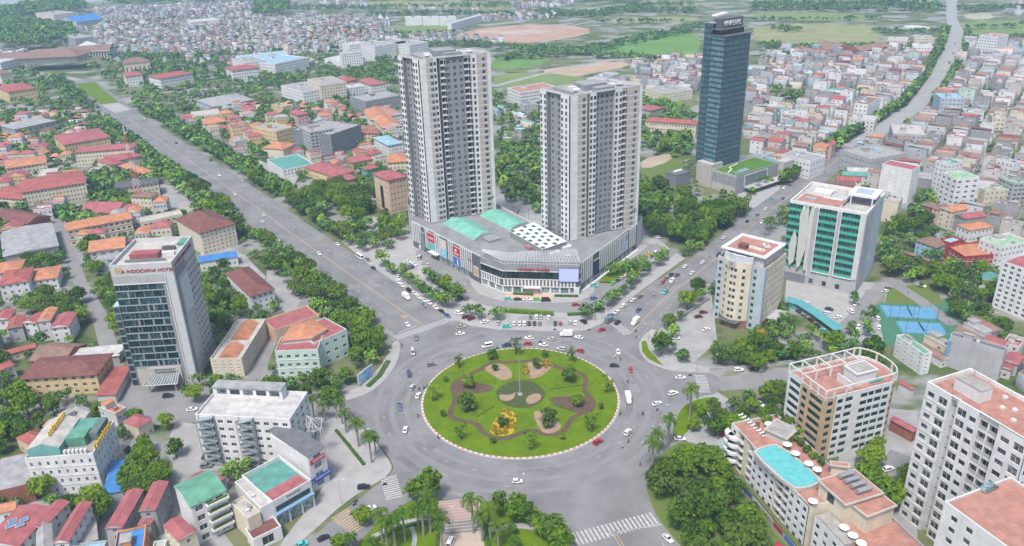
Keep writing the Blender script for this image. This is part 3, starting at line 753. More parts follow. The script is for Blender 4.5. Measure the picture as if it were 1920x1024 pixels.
# ------------------------------------------------------------------ landmark buildings
def spec_rows(z0,z1,n,lo,hi): f=(z1-z0)/n; return [(z0+i*f+lo,z0+i*f+hi) for i in range(n)]
G_FLAT=glass('glass_flat',(.06,.07,.08),(.3,.32,.33),.12,(.2,1))
def bays(B,p0,p1,z0,h,n,spec,tops=None):
 """Folded tower face: bays (f0, f1, offset, kind) with returns between them."""
 d=(p1-p0); L=d.length; d.normalize(); nn=Vector((d.y,-d.x,0)); prev=None; fh=(h-z0)/n
 bal=MB(); bands=MB()
 for f0,f1,off,kind in spec:
  q0=p0+d*L*f0+nn*off; q1=p0+d*L*f1+nn*off; w_=(q1-q0).length
  if prev is not None and (q0-prev).length>.02: B.face(prev,q0,z0,h,(),(),WM('beige') if kind in ('beige','white','win2','narrow') else WM('midgrey'))
  if kind=='white': B.face(q0,q1,z0,h,(),(),WM('white'))
  elif kind=='beige':
   c=[(w_*.5,w_*.5+min(1.9,w_*.4))]
   B.face(q0,q1,z0,h,c,spec_rows(z0,h-1.2,n,.7,2.5),WM('stone'),.2,('two',FR_D,G_FLAT))
  elif kind=='narrow': B.face(q0,q1,z0,h,[(w_*.2,w_*.8)],spec_rows(z0,h-1.2,n,.6,2.7),WM('white'),.3,('tee',FR_D,G_TEAL))
  elif kind=='slot': B.face(q0,q1,z0,h,(),(),WM('dark'))
  elif kind=='dark': B.face(q0,q1,z0,h,even(w_,1.9,2.75,.6),spec_rows(z0,h-1.2,n,.6,2.6),WM('midgrey'),.22,('two',FR_G,G_FLAT))
  elif kind=='win2': B.face(q0,q1,z0,h,even(w_,1.6,2.1,.2),spec_rows(z0,h-1.2,n,.55,2.7),WM('white'),.2,('two',FR_D,G_FLAT))
  elif kind=='balc':
   B.face(q0,q1,z0,h,[(.15,w_*.62),(w_*.7,w_-.1)],spec_rows(z0,h-1.2,n,.25,fh-.55),WM('beige'),1.1,('many',FR_D,G_FLAT),reveal=WM('grey'))
   for i in range(n):
    me=balc_mesh(w_*.64)
    child('balcony',me,B.o,tuple(q0+d*(w_*.32)+nn*.02-B.base+Vector((0,0,z0+i*(h-1.2-z0)/n))),math.atan2(d.y,d.x))
  if kind in ('beige','white','narrow'):
   for i in range(n):
    z=z0+i*(h-1.2-z0)/n
    bands.quad(q0+nn*.06+Vector((0,0,z-.22)),q1+nn*.06+Vector((0,0,z-.22)),q1+nn*.06+Vector((0,0,z+.22)),q0+nn*.06+Vector((0,0,z+.22)))
    bands.quad(q0+nn*.06+Vector((0,0,z+.22)),q1+nn*.06+Vector((0,0,z+.22)),q1+Vector((0,0,z+.22)),q0+Vector((0,0,z+.22)))
  prev=q1
 if bands.f: B.part('floor_trim',bands,FR_W)['kind']='stuff'
 return prev
_bal={}
def balc_mesh(w_):
 k=round(w_,1)
 if k not in _bal:
  b=MB(); b.box((0,-.45,0),(w_,.9,.12)); b.box((0,-.86,.12),(w_,.08,.85)); _bal[k]=b.mesh('balcony',WM('white'))
 return _bal[k]
def tower(a,u_,v_,h,n,z0,label,specL,specR,sign):
 pol=lambda q: Vector((q[0]*math.cos(R(q[1])),q[0]*math.sin(R(q[1])),0)); a=Vector((a[0],a[1],0)); l,r=a+pol(u_),a+pol(v_); k=l+r-a; foot([a,r,k,l])
 B=Bld(label,(a+k)/2,'apartment_tower','apartment tower')
 uL=(a-l).normalized(); nL=Vector((uL.y,-uL.x,0)); uR=(r-a).normalized(); nR=Vector((uR.y,-uR.x,0))
 bays(B,l,a,z0,h,n,specL); bays(B,a,r,z0,h,n,specR)
 for p,q in ((r,k),(k,l)): B.face(p,q,z0,h,even((q-p).length,1.6,3.4,1.5),spec_rows(z0,h-1.2,n,.8,2.4),WM('pale'),.2,('two',FR_D,G_FLAT))
 inner=inset([a,r,k,l],1.2); b=MB(); b.poly([(p.x,p.y,h-.35) for p in ccw([a,r,k,l])]); B.part('roof',b,RM('grey'))
 # roof-top masses: grey lift core, white bay heads, plant
 u,v=l-a,r-a
 def top(s,t,su,sv,z,hh,m,nm='roof_core'):
  c=a+u*t+v*s; b=MB(); b.box((c.x,c.y,z),(v.length*sv,u.length*su,hh),math.atan2(v.y,v.x)); return B.part(nm,b,m)
 top(.5,.55,.5,.30,h-.35,3.2,WM('midgrey')); top(.5,.12,.22,.24,h-.35,2.3,WM('midgrey'),'roof_screen')
 top(.12,.5,.8,.05,h-.35,1.5,WM('midgrey'),'roof_screen'); top(.88,.5,.8,.05,h-.35,1.3,WM('grey'),'roof_screen')
 for s,t in ((.25,.4),(.3,.65),(.75,.4),(.72,.7)): top(s,t,.14,.08,h-.35,1.6,FR_W,'roof_plant')
 for s in (.2,.8):
  c=a+u*.3+v*s; tank(B,(c.x,c.y,h-.35),0,2.4,.8)
 # parapet
 b=MB(); P=ccw([a,r,k,l]); I=inset(P,.3)
 for i in range(4):
  j=(i+1)%4; b.prism([(P[i].x,P[i].y),(P[j].x,P[j].y),(I[j].x,I[j].y),(I[i].x,I[i].y)],h-.3,h+.7)
 B.part('parapet',b,WM('pale'))
 text(sign,3.0,r-uR*3.0+nR*.8+Vector((0,0,z0+8.6)),uR,B.o,FR_D)
 B.done(); return a,l,r,k
PZ=16.4
T1H=114.0; T2H=98.8
SPR=[(0,.09,.5,'white'),(.09,.19,.5,'beige'),(.19,.24,.1,'narrow'),(.24,.285,-1.6,'slot'),(.285,.37,-.4,'balc'),(.37,.62,-1.0,'dark'),(.62,.72,-.4,'balc'),(.72,.8,.1,'win2'),(.8,.95,.7,'beige'),(.95,1,.7,'white')]
SPR2=[(0,.1,.5,'white'),(.1,.23,.5,'beige'),(.23,.27,-.8,'slot'),(.27,.36,.1,'win2'),(.36,.62,-1.2,'dark'),(.62,.72,.1,'win2'),(.72,.8,-.3,'balc'),(.8,.96,.6,'beige'),(.96,1,.6,'white')]
SPL=[(0,.22,.4,'win2'),(.22,.30,-1.2,'slot'),(.30,.64,-1.2,'dark'),(.64,.72,-1.2,'slot'),(.72,.94,.5,'win2'),(.94,1,.5,'white')]
t1=tower((-48.8,460),(20.5,131),(43.3,23),T1H,27,PZ,'taller of the twin white and grey apartment towers over the mall',SPL,SPR,'1A')
t2=tower((33.5,423.5),(24,128),(47.4,28),T2H,24,PZ,'shorter of the twin white and grey apartment towers over the mall',SPL,SPR2,'1C')

# ---- shopping mall podium
def mall():
 W0,W1,F1,F2,S0,S1=G(776,462),G(903,533),G(943,549),G(1086,553),G(1087.5,547),G(1193,468)
 back=[G(1205,405,PZ),t2[3]+Vector((0,0,0)),G(1012,426,PZ),G(925,380,PZ),t1[3]+Vector((3,3,0)),G(764,385,PZ)]
 back=[Vector((p.x,p.y,0)) for p in back]
 P=[W0,W1,F1,F2,S0,S1]+back; foot(P)
 B=Bld('white striped shopping mall with green vaulted roofs below the twin towers',(W0+S1)/2,'shopping_mall','mall')
 red=surf('sign_red',(.45,.03,.06),.5,.1,1); blue=surf('sign_blue',(.05,.15,.45),.5,.1,1); cyan=surf('sign_cyan',(.2,.5,.65),.5,.1,1); teal=surf('sign_teal',(.12,.4,.38),.5,.1,1)
 dk=WM('dark'); gp=('many',FR_W,G_PALE)
 B.face(W0,W1,0,PZ,even((W1-W0).length,4.6,5.4,12),[(.4,3.6)],dk,.3,gp)
 # curved front wing, set in storeys: shop windows, striped belt, dark glass belt, sign belt
 for p,q in ((W1,F1),(F1,F2),(F2,S0)):
  B.face(p,q,0,4.4,even((q-p).length,4.2,5.0,.6),[(.3,3.9)],WM('white'),.5,gp)
  B.face(p,q,4.4,8.6,(),(),dk)
  B.face(p,q,8.6,13.0,even((q-p).length,2.2,2.25,.2),[(8.8,12.8)],WM('dark'),.15,('bare',FR_D,glass('glass_belt',(.015,.025,.03),(.04,.07,.08))))
  B.face(p,q,13.0,PZ,(),(),WM('midgrey'))
 B.face(S0,S1,0,PZ,even((S1-S0).length,4.6,5.3,5),[(.4,3.8)],dk,.3,('many',FR_W,G_PALE))
 Q=[S1]+back+[W0]
 for p,q in zip(Q,Q[1:]): B.face(p,q,0,PZ,(),(),WM('pale'))
 # white fins
 def fins(p,q,z0,z1,sp,wd,name='fin',skip=()):
  d=q-p; L=d.length; d.normalize(); az=math.atan2(d.y,d.x)
  b=MB(); b.box((0,-.16,0),(wd,.3,z1-z0)); me=b.mesh(name,FR_W)
  for i in range(int(L/sp)):
   u=(i+.5)*sp
   if any(s0<u/L<s1 for s0,s1 in skip): continue
   c=p+d*u; child(name,me,B.o,(c.x-B.base.x,c.y-B.base.y,z0),az)
 fins(W0,W1,4.2,PZ,2.1,1.0,skip=((.13,.2),(.245,.36),(.43,.54),(.62,.73),(.9,.985)))
 fins(W1,F1,4.5,8.5,1.9,1.0); fins(F1,F2,4.5,8.5,1.9,1.0); fins(S0,S1,4.4,PZ,2.3,1.1,skip=((.2,.31),(.66,.83)))
 for p,q in ((W1,F1),(F1,F2),(F2,S0)):
  panel(p,q,8.4,8.7,.4,FR_W,B.o,'belt'); panel(p,q,13.0,13.4,.3,FR_W,B.o,'belt'); panel(p,q,4.2,4.5,.4,FR_W,B.o,'belt')
 panel(S0,S1,-.0,.5,1.5,WM('white'),B.o,'plinth')
 # boards
 def board(p,q,f0,f1,z0,z1,m,nm='sign_board'):
  a_,c_=lerp(p,q,f0),lerp(p,q,f1); o=panel(a_,c_,z0,z1,.25,m,B.o,nm,.2)
  panel(a_,c_,z0-.25,z0,.3,FR_W,o,'board_edge',.2); panel(a_,c_,z1,z1+.25,.3,FR_W,o,'board_edge',.2); return o
 prn=lambda k,c1,c2,s=.8: surf(k,c1,.5,.2,s,col2=c2)
 board(W0,W1,.25,.355,9.6,15.3,red); board(W0,W1,.25,.355,4.8,9.2,teal)
 board(W0,W1,.435,.535,9.6,15.0,prn('poster_white',(.62,.62,.62),(.5,.3,.25),.4)); board(W0,W1,.435,.535,4.4,9.2,cyan)
 board(W0,W1,.625,.725,9.2,15.0,red); board(W0,W1,.625,.725,3.6,8.8,blue)
 board(W0,W1,.905,.98,3.8,9.0,prn('poster_orange',(.55,.35,.12),(.3,.32,.4),.5))
 board(W0,W1,.135,.195,.5,13.0,WM('slate'),'glass_strip')
 board(S0,S1,.67,.82,10.6,15.6,prn('poster_pale',(.55,.58,.62),(.3,.32,.36),.3)); board(S0,S1,.67,.82,5.2,10.0,prn('poster_lilac',(.5,.53,.68),(.4,.42,.55),.3))
 board(S0,S1,.21,.30,3.0,12.5,surf('strip_navy',(.04,.05,.12),.3,.1,1),'glass_strip')
 d=(W1-W0).normalized(); n=Vector((d.y,-d.x,0))
 plates(lerp(W0,W1,.265),lerp(W0,W1,.345),4,11.6,1.5,FR_W,B.o,.46); plates(lerp(W0,W1,.64),lerp(W0,W1,.715),5,10.4,1.0,FR_W,B.o,.46); plates(lerp(W0,W1,.655),lerp(W0,W1,.695),1,12.0,1.8,FR_W,B.o,.46); plates(lerp(W0,W1,.83),lerp(W0,W1,.885),4,11,1.1,red,B.o,.35); plates(lerp(W0,W1,.68),lerp(W0,W1,.71),1,4.2,3.6,FR_W,B.o,.46); plates(lerp(W0,W1,.47),lerp(W0,W1,.5),1,6.0,1.6,FR_W,B.o,.46)
 # LED screen and name
 d=(F2-F1).normalized(); n=Vector((d.y,-d.x,0))
 m,t,b_=nodes('led_screen'); b_.inputs['Base Color'].default_value=(.25,.28,.6,1); b_.inputs['Emission Color'].default_value=(.30,.33,.78,1); b_.inputs['Emission Strength'].default_value=.35
 p0,p1=lerp(F1,F2,.735),lerp(F1,F2,.995); sc=panel(p0,p1,8.0,15.8,.5,STEEL_D,B.o,'screen_frame',.5); panel(lerp(p0,p1,.02),lerp(p0,p1,.98),8.2,15.6,.06,m,sc,'led_screen',1.01)
 text('VINCOM PLAZA',2.3,lerp(F1,F2,.41)+n*.6+Vector((0,0,13.7)),d,B.o,red,.2,sx=1.05)
 # roof
 b=MB(); b.poly([(p.x,p.y,PZ-.5) for p in ccw(P)]); B.part('roof',b,surf('mall_roof',(.25,.255,.26),.8,.3,.15,fine=.35))
 b=MB(); Pc=ccw([W0,W1]+[lerp(W1,S0,.02),lerp(W1,S0,.98)]+[S0,S1]+back)
 for p,q in ((W0,W1),(S0,S1),(back[2],back[3]),(back[3],back[4])):
  dd=(q-p).normalized(); nn=Vector((-dd.y,dd.x,0)); b.prism([(p.x,p.y),(q.x,q.y),((q+nn*.4).x,(q+nn*.4).y),((p+nn*.4).x,(p+nn*.4).y)],PZ-.5,PZ+.6)
 B.part('parapet',b,WM('pale'))
 # vaulted green roofs
 for c4 in ([(829,418),(876,408),(927,437),(888,449)],[(899,403),(941,393),(994,419),(955,431)]):
  q=[G(x,y,PZ+1.0) for x,y in c4]; b=MB(); n=10
  prev=None
  for i in range(n+1):
   t=i/n; e0=q[0].lerp(q[1],t); e1=q[3].lerp(q[2],t); z=PZ+.6+2.4*math.sin(PI*t)
   e0=Vector((e0.x,e0.y,z)); e1=Vector((e1.x,e1.y,z))
   if prev: b.quad(prev[0],prev[1],e1,e0)
   prev=(e0,e1)
  for s in (0,1):
   pts=[]
   for i in range(n+1):
    t=i/n; e=(q[0].lerp(q[1],t),q[3].lerp(q[2],t))[s]; pts.append(Vector((e.x,e.y,PZ+.6+2.4*math.sin(PI*t))))
   pts += [Vector((pts[-1].x,pts[-1].y,PZ-.5)),Vector((pts[0].x,pts[0].y,PZ-.5))]; b.poly(pts if s==0 else list(reversed(pts)),1)
  for s,e in ((0,3),(1,2)): b.quad(Vector((q[s].x,q[s].y,PZ-.5)),Vector((q[e].x,q[e].y,PZ-.5)),Vector((q[e].x,q[e].y,PZ+.6)),Vector((q[s].x,q[s].y,PZ+.6)),1)
  B.part('vaulted_roof',b,[RM('mint'),WM('grey')])
 # chequered skylight
 z=PZ+3.6; q=[G(x,y,z) for x,y in ((956,433),(1001,417),(1062,452),(1018,467))]
 b=MB(); b.prism([(p.x,p.y) for p in q],PZ-.5,z-.25); sk=B.part('skylight_base',b,WM('midgrey'))
 pa,pb=surf('panel_pale',(.6,.66,.65),.4,.1,1),surf('panel_dark',(.05,.09,.085),.3,.1,1); N,K=8,11
 b=MB(); b.prism([(p.x,p.y) for p in inset(q,-.3)],z-.25,z,bottom=True); b.build('skylight_rim',FR_W,sk)
 for i in range(N):
  for j in range(K):
   g=lambda s,t: q[0].lerp(q[1],s).lerp(q[3].lerp(q[2],s),t)
   b=MB(); b.prism([(p.x,p.y) for p in (g((i+.03)/N,(j+.03)/K),g((i+.97)/N,(j+.03)/K),g((i+.97)/N,(j+.97)/K),g((i+.03)/N,(j+.97)/K))],z,z+.1)
   b.build('roof_panel',pb if (i%2==0 and j%2==(i // 2)%2) else pa,sk)
 # steel lattice over the front wing
 lat=MB(); z=PZ+2.8
 O=[W1+Vector((1,2,0)),F1,F2,S0]; I=[G(905,467,z),G(950,474,z),G(1072,468,z),G(1083,470,z)]
 I=[Vector((p.x,p.y,0)) for p in I]
 def rowp(t): return [lerp(o_,i_,t) for o_,i_ in zip(O,I)]
 for t in np.linspace(0,1,9):
  rp=rowp(t)
  for p,q_ in zip(rp,rp[1:]): lat.tube(p+Vector((0,0,z)),q_+Vector((0,0,z)),.17,n=4,cap=False)
 for k,(p,q_) in enumerate(zip(O,O[1:])):
  m_=max(1,int((q_-p).length/1.7))
  for i in range(m_):
   s=i/m_; a_,c_=lerp(p,q_,s),lerp(I[k],I[k+1],s); lat.tube(a_+Vector((0,0,z)),c_+Vector((0,0,z)),.16,n=4,cap=False); lat.tube(a_+Vector((0,0,PZ-.2)),a_+Vector((0,0,z)),.14,n=4,cap=False)
 for p,q_ in zip(O,O[1:]): lat.tube(p+Vector((0,0,PZ+1.3)),q_+Vector((0,0,PZ+1.3)),.14,n=4,cap=False)
 B.part('steel_lattice',lat,surf('lattice',(.5,.51,.52),.5,.1,1))
 for (x,y,w_,dp,hh,m_) in ((1000,462,9,5,1.6,RM('terracotta')),(1062,464,6,3,1.4,FR_W),(1035,476,3,2,1.2,FR_W),(1065,480,3,2,1.2,FR_W),(920,448,8,9,1.5,WM('midgrey')),(1045,472,3,2,1.2,FR_W)):
  c=G(x,y,PZ); b=MB(); b.box((c.x,c.y,PZ-.5),(w_,dp,hh),R(36)); B.part('roof_plant',b,m_)
 for i in range(9):
  c=G(880+i*6+random.uniform(-2,2),425+i*3.2,PZ); b=MB(); b.box((c.x,c.y,PZ-.5),(1.6,1.2,1.2),R(-54)); B.part('roof_plant',b,FR_W)
 # loading canopy, entrance screens
 panel(lerp(W0,W1,.3),lerp(W0,W1,.42),4.0,4.5,3.0,FR_W,B.o,'canopy'); panel(lerp(F1,F2,.28),lerp(F1,F2,.5),3.9,4.6,2.2,FR_W,B.o,'canopy')
 panel(lerp(F1,F2,.30),lerp(F1,F2,.48),.2,3.6,.3,prn('show_window',(.3,.32,.25),(.5,.42,.36),1.5),B.o,'show_window',.3)
 panel(lerp(F1,F2,.93),lerp(F1,F2,.998),.0,4.2,.5,FR_W,B.o,'pier',.1)
 B.done()
mall()

# ---- dark glass hotel tower on its stone podium
def curtain(B,p,q,z0,z1,nc,nr,frm,gl,fin=.18,band=.25,name='glass_panel'):
 """Curtain wall: panels set between mullions and floor bands."""
 L=(q-p).length; cw=L/nc; rh=(z1-z0)/nr
 B.face(p,q,z0,z1,[(i*cw+fin/2,(i+1)*cw-fin/2) for i in range(nc)],[(z0+i*rh+band,z0+(i+1)*rh-.04) for i in range(nr)],frm,.12,('bare',FR_D,gl),wname=name)
def dark_hotel():
 H=109.6; a,l,r,k=rect((1360,60),(1331,58),(1409,52),H,126)
 B=Bld('tall dark blue glass hotel tower beside the avenue',(a+k)/2,'hotel_tower','hotel'); fm=surf('tower_frame',(.05,.065,.075),.4,.1,1)
 gl=glass('glass_tower',(.085,.19,.215),(.15,.28,.305),.08,(0,1),.06); gr_=glass('glass_tower_shade',(.05,.11,.135),(.09,.165,.195),.08,(0,1),.06)  # one tower glass in two copies; the darker has shade put into its colour
 z0=13
 u=(l-a).normalized(); v=(r-a).normalized(); D=27.0
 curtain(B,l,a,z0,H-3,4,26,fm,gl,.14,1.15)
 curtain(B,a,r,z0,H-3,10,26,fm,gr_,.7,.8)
 # rear-left slab, taller and set back
 l2=l+v*1.5; l3=l2+u*8.5; H2=H+4.5
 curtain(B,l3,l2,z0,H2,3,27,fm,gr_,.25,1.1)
 B.face(l,l2,z0,H2,(),(),fm)
 rr=r+u*18; lb=l3+v*24
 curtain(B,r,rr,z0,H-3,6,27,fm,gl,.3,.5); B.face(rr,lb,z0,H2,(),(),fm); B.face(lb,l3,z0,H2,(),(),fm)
 b=MB(); b.poly([(p.x,p.y,H-3) for p in ccw([a,r,rr,l2,l])]); B.part('terrace',b,RM('grey'))
 b=MB(); P=ccw([a,r,rr,l2,l]); O=inset(P,-.5); b.prism([(p.x,p.y) for p in O],H-3.4,H-2.9,bottom=True); B.part('roof_rim',b,STEEL_D)
 # upper storey set back, its canopy and sign wall
 P2=[a+u*5+v*1.5,r+u*5-v*1.5,rr-v*1.5,l2+u*.1]; P2=[Vector((p.x,p.y,0)) for p in P2]
 b=MB(); b.prism([(p.x,p.y) for p in P2],H-2.9,H+.6); B.part('sky_bar',b,glass('glass_bar',(.02,.03,.03),(.05,.06,.06)))
 b=MB(); O=inset(P2,-1.8); b.prism([(p.x,p.y) for p in O],H+.6,H+1.1,bottom=True); B.part('canopy',b,STEEL_D)
 P3=inset(P2,.8); b=MB(); b.prism([(p.x,p.y) for p in P3],H+1.1,H+7.6); B.part('sign_wall',b,surf('sign_wall',(.1,.11,.12),.6,.1,.8))
 s0=a+u*5.8; s1=r+u*5.8; d=v; n=Vector((d.y,-d.x,0))
 text('VINPEARL',5.0,lerp(s0,s1,.5)+n*.35+Vector((0,0,H+2.7)),d,B.o,FR_W,.2,sx=.85)
 b=MB(); b.prism([(p.x,p.y) for p in (l3,l2,l2+v*20,lb)],H2-.3,H2); B.part('roof',b,RM('grey'))
 for i in range(6):
  c=lerp(l2,rr,.2+.12*i)+u*3; tank(B,(c.x,c.y,H+7.2),R(126),4.5,1.0,surf('duct',(.55,.55,.54),.5,.1,1))
 c=lerp(l3,lb,.5)-u*3; b=MB(); b.box((c.x,c.y,H2-.3),(9,4,2.5),R(36)); B.part('plant_room',b,WM('midgrey'))
 B.done(); foot([a,r,rr,l3])
 # podium
 P=rect((1381,330),(1320,322),(1440,300),14.2,126); a2,l2,r2,k2=P; a2b=a2
 H=14.2; Bp=Bld('stone and steel hotel podium with a grass roof',(a2+k2)/2,'hotel_podium','building')
 vv=(r2-a2).normalized(); uu=(l2-a2).normalized()
 Bp.face(l2,a2,0,4.4,(),(),WM('stone')); Bp.face(l2,a2,4.4,H,even((a2-l2).length,.55,1.15,.6),[(5.4,12.6)],WM('grey'),.35,('bare',FR_D,G_DARK),wname='slot_window')
 Bp.face(a2,r2,0,H,(),(),WM('midgrey')); Bp.face(r2,k2,0,H,(),(),WM('stone')); Bp.face(k2,l2,0,H,(),(),WM('stone'))
 flat_roof(Bp,[a2,r2,k2,l2],H,.7,WM('grey'),surf('roof_lawn',(.08,.185,.02),.95,.25,.2,fine=.3))
 # framed opening, canopy, stone end blocks, skylight and pale path on the lawn
 pr=lambda t: lerp(a2,r2,t)
 fo=panel(pr(.2),pr(.72),4.5,12.2,.12,WM('slate'),Bp.o,'panel',.02)
 for s0,s1,z0,z1 in ((.19,.2,4.2,12.5),(.72,.73,4.2,12.5)): panel(pr(s0),pr(s1),z0,z1,.35,FR_W,fo,'frame',.02)
 panel(pr(.2),pr(.72),12.2,12.5,.35,FR_W,fo,'frame',.02); panel(pr(.2),pr(.72),4.2,4.5,.35,FR_W,fo,'frame',.02)
 panel(pr(.2),pr(.98),3.4,4.0,7.5,WM('grey'),Bp.o,'canopy',.02)
 for nm,c0,wx,wy,hh in (('end_block',l2+uu*7+vv*5,12,14,17.5),('end_block',r2-uu*1+vv*5.5,11,7,15.4)):
  b=MB(); b.box((c0.x,c0.y,0),(wx,wy,hh),R(36)); Bp.part(nm,b,WM('stone'))
 c=a2+uu*6+vv*13; b=MB(); b.box((c.x,c.y,H-.7),(15,5,.5),R(36)); Bp.part('skylight',b,G_PALE)
 b=MB(); b.prism([(p.x,p.y) for p in strip_pts([a2+uu*10+vv*3,a2+uu*14+vv*12,a2+uu*18+vv*14,a2+uu*20+vv*26],.5)],H-.7,H-.62); Bp.part('roof_path',b,WM('cream'))
 Bp.done(); foot([a2,r2,k2,l2]); foot([l2+uu*14,l2-vv*2,k2,k2+uu*14])
 c=G(1270,345); b=MB(); b.box((c.x,c.y,0),(15,11,9),R(36)); B3=Bld('dark grey plant block beside the hotel podium',c,'plant_building','building'); B3.part('wall',b,WM('slate'))
 b=MB(); b.box((c.x,c.y,9),(15.4,11.4,.5),R(36)); B3.part('roof',b,WM('dark')); b=MB(); b.box((c.x,c.y+1,9.5),(8,2.2,.8),R(36)); B3.part('roof_plant',b,FR_W); foot([c+Vector((x,y,0)) for x,y in ((-9,-9),(9,-9),(9,9),(-9,9))])
dark_hotel()

# ---- glass fronted hotel with the white frame
def frame_hotel():
 H=58.9; a,l,r,k=rect((320.6,491.6),(202.5,499.4),(353.4,454),H); foot([a,r,k,l])
 r=a+(r-a)*1.35; k=l+(r-a)
 B=Bld('white framed hotel with a dark glass front and red name on its parapet',(a+k)/2,'hotel','hotel')
 W_=(a-l); L=W_.length; d=W_.normalized(); n=Vector((d.y,-d.x,0)); g=WM('midgrey'); wt=surf('hotel_cladding',(.5,.5,.505),.7,.12,.2,streak=.15)
 fz=48.5; ft=lambda t: lerp(l,a,t)
 # front: white frame of top band and corner pier, grey lining, glass field
 B.face(l,a,H-5.2,H,(),(),wt); B.face(l,ft(.86),H-9.0,H-5.2,(),(),WM('grey')); B.face(ft(.86),a,0,H-5.2,(),(),surf('fluted',(.5,.5,.51),.6,.1,.6))
 rs=random.Random(3); nr=12; z0=9.2; rh=(H-9.0-z0)/nr; gz=ft(.80)
 for i in range(nr):
  cols=[]; u=.1; Lg=(gz-l).length
  while u<Lg-.8:
   w_=rs.choice([1.5,2.3,3.6,4.4]); w_=min(w_,Lg-.3-u); cols.append((u,u+w_)); u += w_+rs.choice([.18,.18,.18,.18,.8])
  B.face(l,gz,z0+i*rh,z0+(i+1)*rh,cols,[(z0+i*rh+.35,z0+(i+1)*rh-.1)],g,.15,('many',FR_D,G_HOTEL))
 B.face(gz,ft(.86),0,H-9.0,(),(),g); B.face(l,gz,0,z0,(),(),WM('stone'))
 b=MB()
 for i in range(nr+1):
  z=z0+i*rh; b.prism([(p.x,p.y) for p in (l+n*.01,gz+n*.01,gz+n*.22,l+n*.22)],z-.12,z+.12,bottom=True)
 B.part('floor_trim',b,surf('trim_teal',(.25,.33,.35),.4,.1,1))
 panel(ft(.845),ft(.86),0,H-5.2,.35,FR_W,B.o,'frame_edge',.02); panel(l,ft(.86),H-9.3,H-8.9,.35,FR_W,B.o,'frame_edge',.02)
 # lower glass wing standing proud on the far side
 wl=l-d*2.6-n*4.5; wr_=l-d*0.02+n*.5; wb=[wl,l-d*2.6+n*.5,l-d*.02+n*.5,l-d*.02-n*4.5]
 hz=40; B.face(wb[0],wb[1],0,hz,(),(),WM('slate')); B.face(wb[1],wb[2],0,hz,[(.2,2.4)],spec_rows(0,hz,11,.5,3.4),g,.12,('two',FR_D,G_HOTEL)); B.face(wb[2],wb[3],0,hz,(),(),g)
 b=MB(); b.prism([(p.x,p.y) for p in wb],hz-.5,hz+.05); B.part('wing_roof',b,surf('wing_blue',(.35,.45,.52),.5,.1,1))
 # side wall: grey reveal with a louvred panel, then white wall of small windows
 m1,m2,m3=lerp(a,r,.05),lerp(a,r,.14),lerp(a,r,.52)
 B.face(a,m1,0,H-4.2,(),(),FR_W); B.face(m1,m2,0,H-9,(),(),g); B.face(m2,m3,0,H-9,(),(),wt); B.face(m1,m3,H-9,H-4.2,(),(),g)
 B.face(a,r,H-4.2,H,(),(),wt)
 B.face(m3,r,0,H-4.2,even((r-m3).length,1.2,2.6,1),spec_rows(2,H-6,15,.9,2.5),wt,.2,('two',FR_D,G_DARK))
 lo=panel(lerp(a,r,.18),lerp(a,r,.5),H-27,H-11,.3,surf('louvre_white',(.6,.61,.62),.6,.1,.8),B.o,'louvre_panel')
 for i in range(10): panel(lerp(a,r,.49),lerp(a,r,.51),H-30-i*2.6,H-29-i*2.6,.05,WM('dark'),B.o,'slot_window',.01)
 for p,q in ((r,k),(k,l)): B.face(p,q,0,H,even((q-p).length,1.4,3,1.5),spec_rows(2,H-3,15,.9,2.4),wt,.2,('two',FR_D,G_DARK))
 flat_roof(B,[a,r,k,l],H,1.6,wt,RM('pale'),.5)
 u2=(r-a).normalized()
 def rb(s,t,sx,sy,hh,m,nm): c=lerp(l,a,s)+u2*((r-a).length*t); b=MB(); b.box((c.x,c.y,H-1.6),(sx,sy,hh),math.atan2(d.y,d.x)); return B.part(nm,b,m)
 rb(.45,.36,12,5,2.6,RM('crimson'),'roof_cabin'); rb(.5,.2,17,.5,1.2,WM('slate'),'roof_screen')
 for i in range(5): rb(.72+.04*i,.42,1.1,2.2,1.5,FR_W,'air_conditioner')
 for i in range(4): rb(.66+.05*i,.62,1.6,1.6,1.7,WM('dark'),'cooling_unit')
 rb(.9,.85,4,6,1.2,RM('green'),'roof_cabin')
 red=surf('hotel_red',(.33,.03,.05),.5,.1,1); gold=surf('gold',(.5,.33,.08),.4,.1,1)
 text('A INDOCHINA HOTEL',2.15,ft(.6)+n*.12+Vector((0,0,H-3.9)),d,B.o,red,.1)
 sr=(r-a).normalized(); ns=Vector((sr.y,-sr.x,0)); text('A INDOCHINA HOTEL',2.3,lerp(a,r,.5)+ns*.12+Vector((0,0,H-3.4)),sr,B.o,red,.1)
 for p,q,t in ((l,a,.13),(a,r,.1)):
  dd=(q-p).normalized(); nn=Vector((dd.y,-dd.x,0)); c=lerp(p,q,t)+nn*.1+Vector((0,0,H-2.8)); b=MB()
  for i in range(14):
   t0,t1=2*PI*i/14,2*PI*(i+1)/14
   if i in (3,10): continue
   f=lambda t,r_: c+dd*(r_*math.cos(t))+Vector((0,0,r_*math.sin(t)))
   b.quad(f(t0,1.0),f(t0,1.6),f(t1,1.6),f(t1,1.0)); b.quad(f(t0,.1),f(t0,.6),f(t1,.6),f(t1,.1))
  B.part('emblem',b,gold)
 # entrance
 e0,e1=ft(.2),ft(.78); en=panel(e0,e1,0,9.0,.8,WM('stone'),B.o,'entrance_wall',.05); panel(ft(.33),ft(.68),6.4,8.2,.15,WM('dark'),en,'name_board',.9)
 text('A INDOCHINA HOTEL',1.0,ft(.53)+n*1.2+Vector((0,0,7.0)),d,B.o,FR_W,.05)
 cb=MB(); c0,c1=ft(.27)+n*.9,ft(.73)+n*.9; o0,o1=ft(.2)+n*8.5,ft(.78)+n*8.5
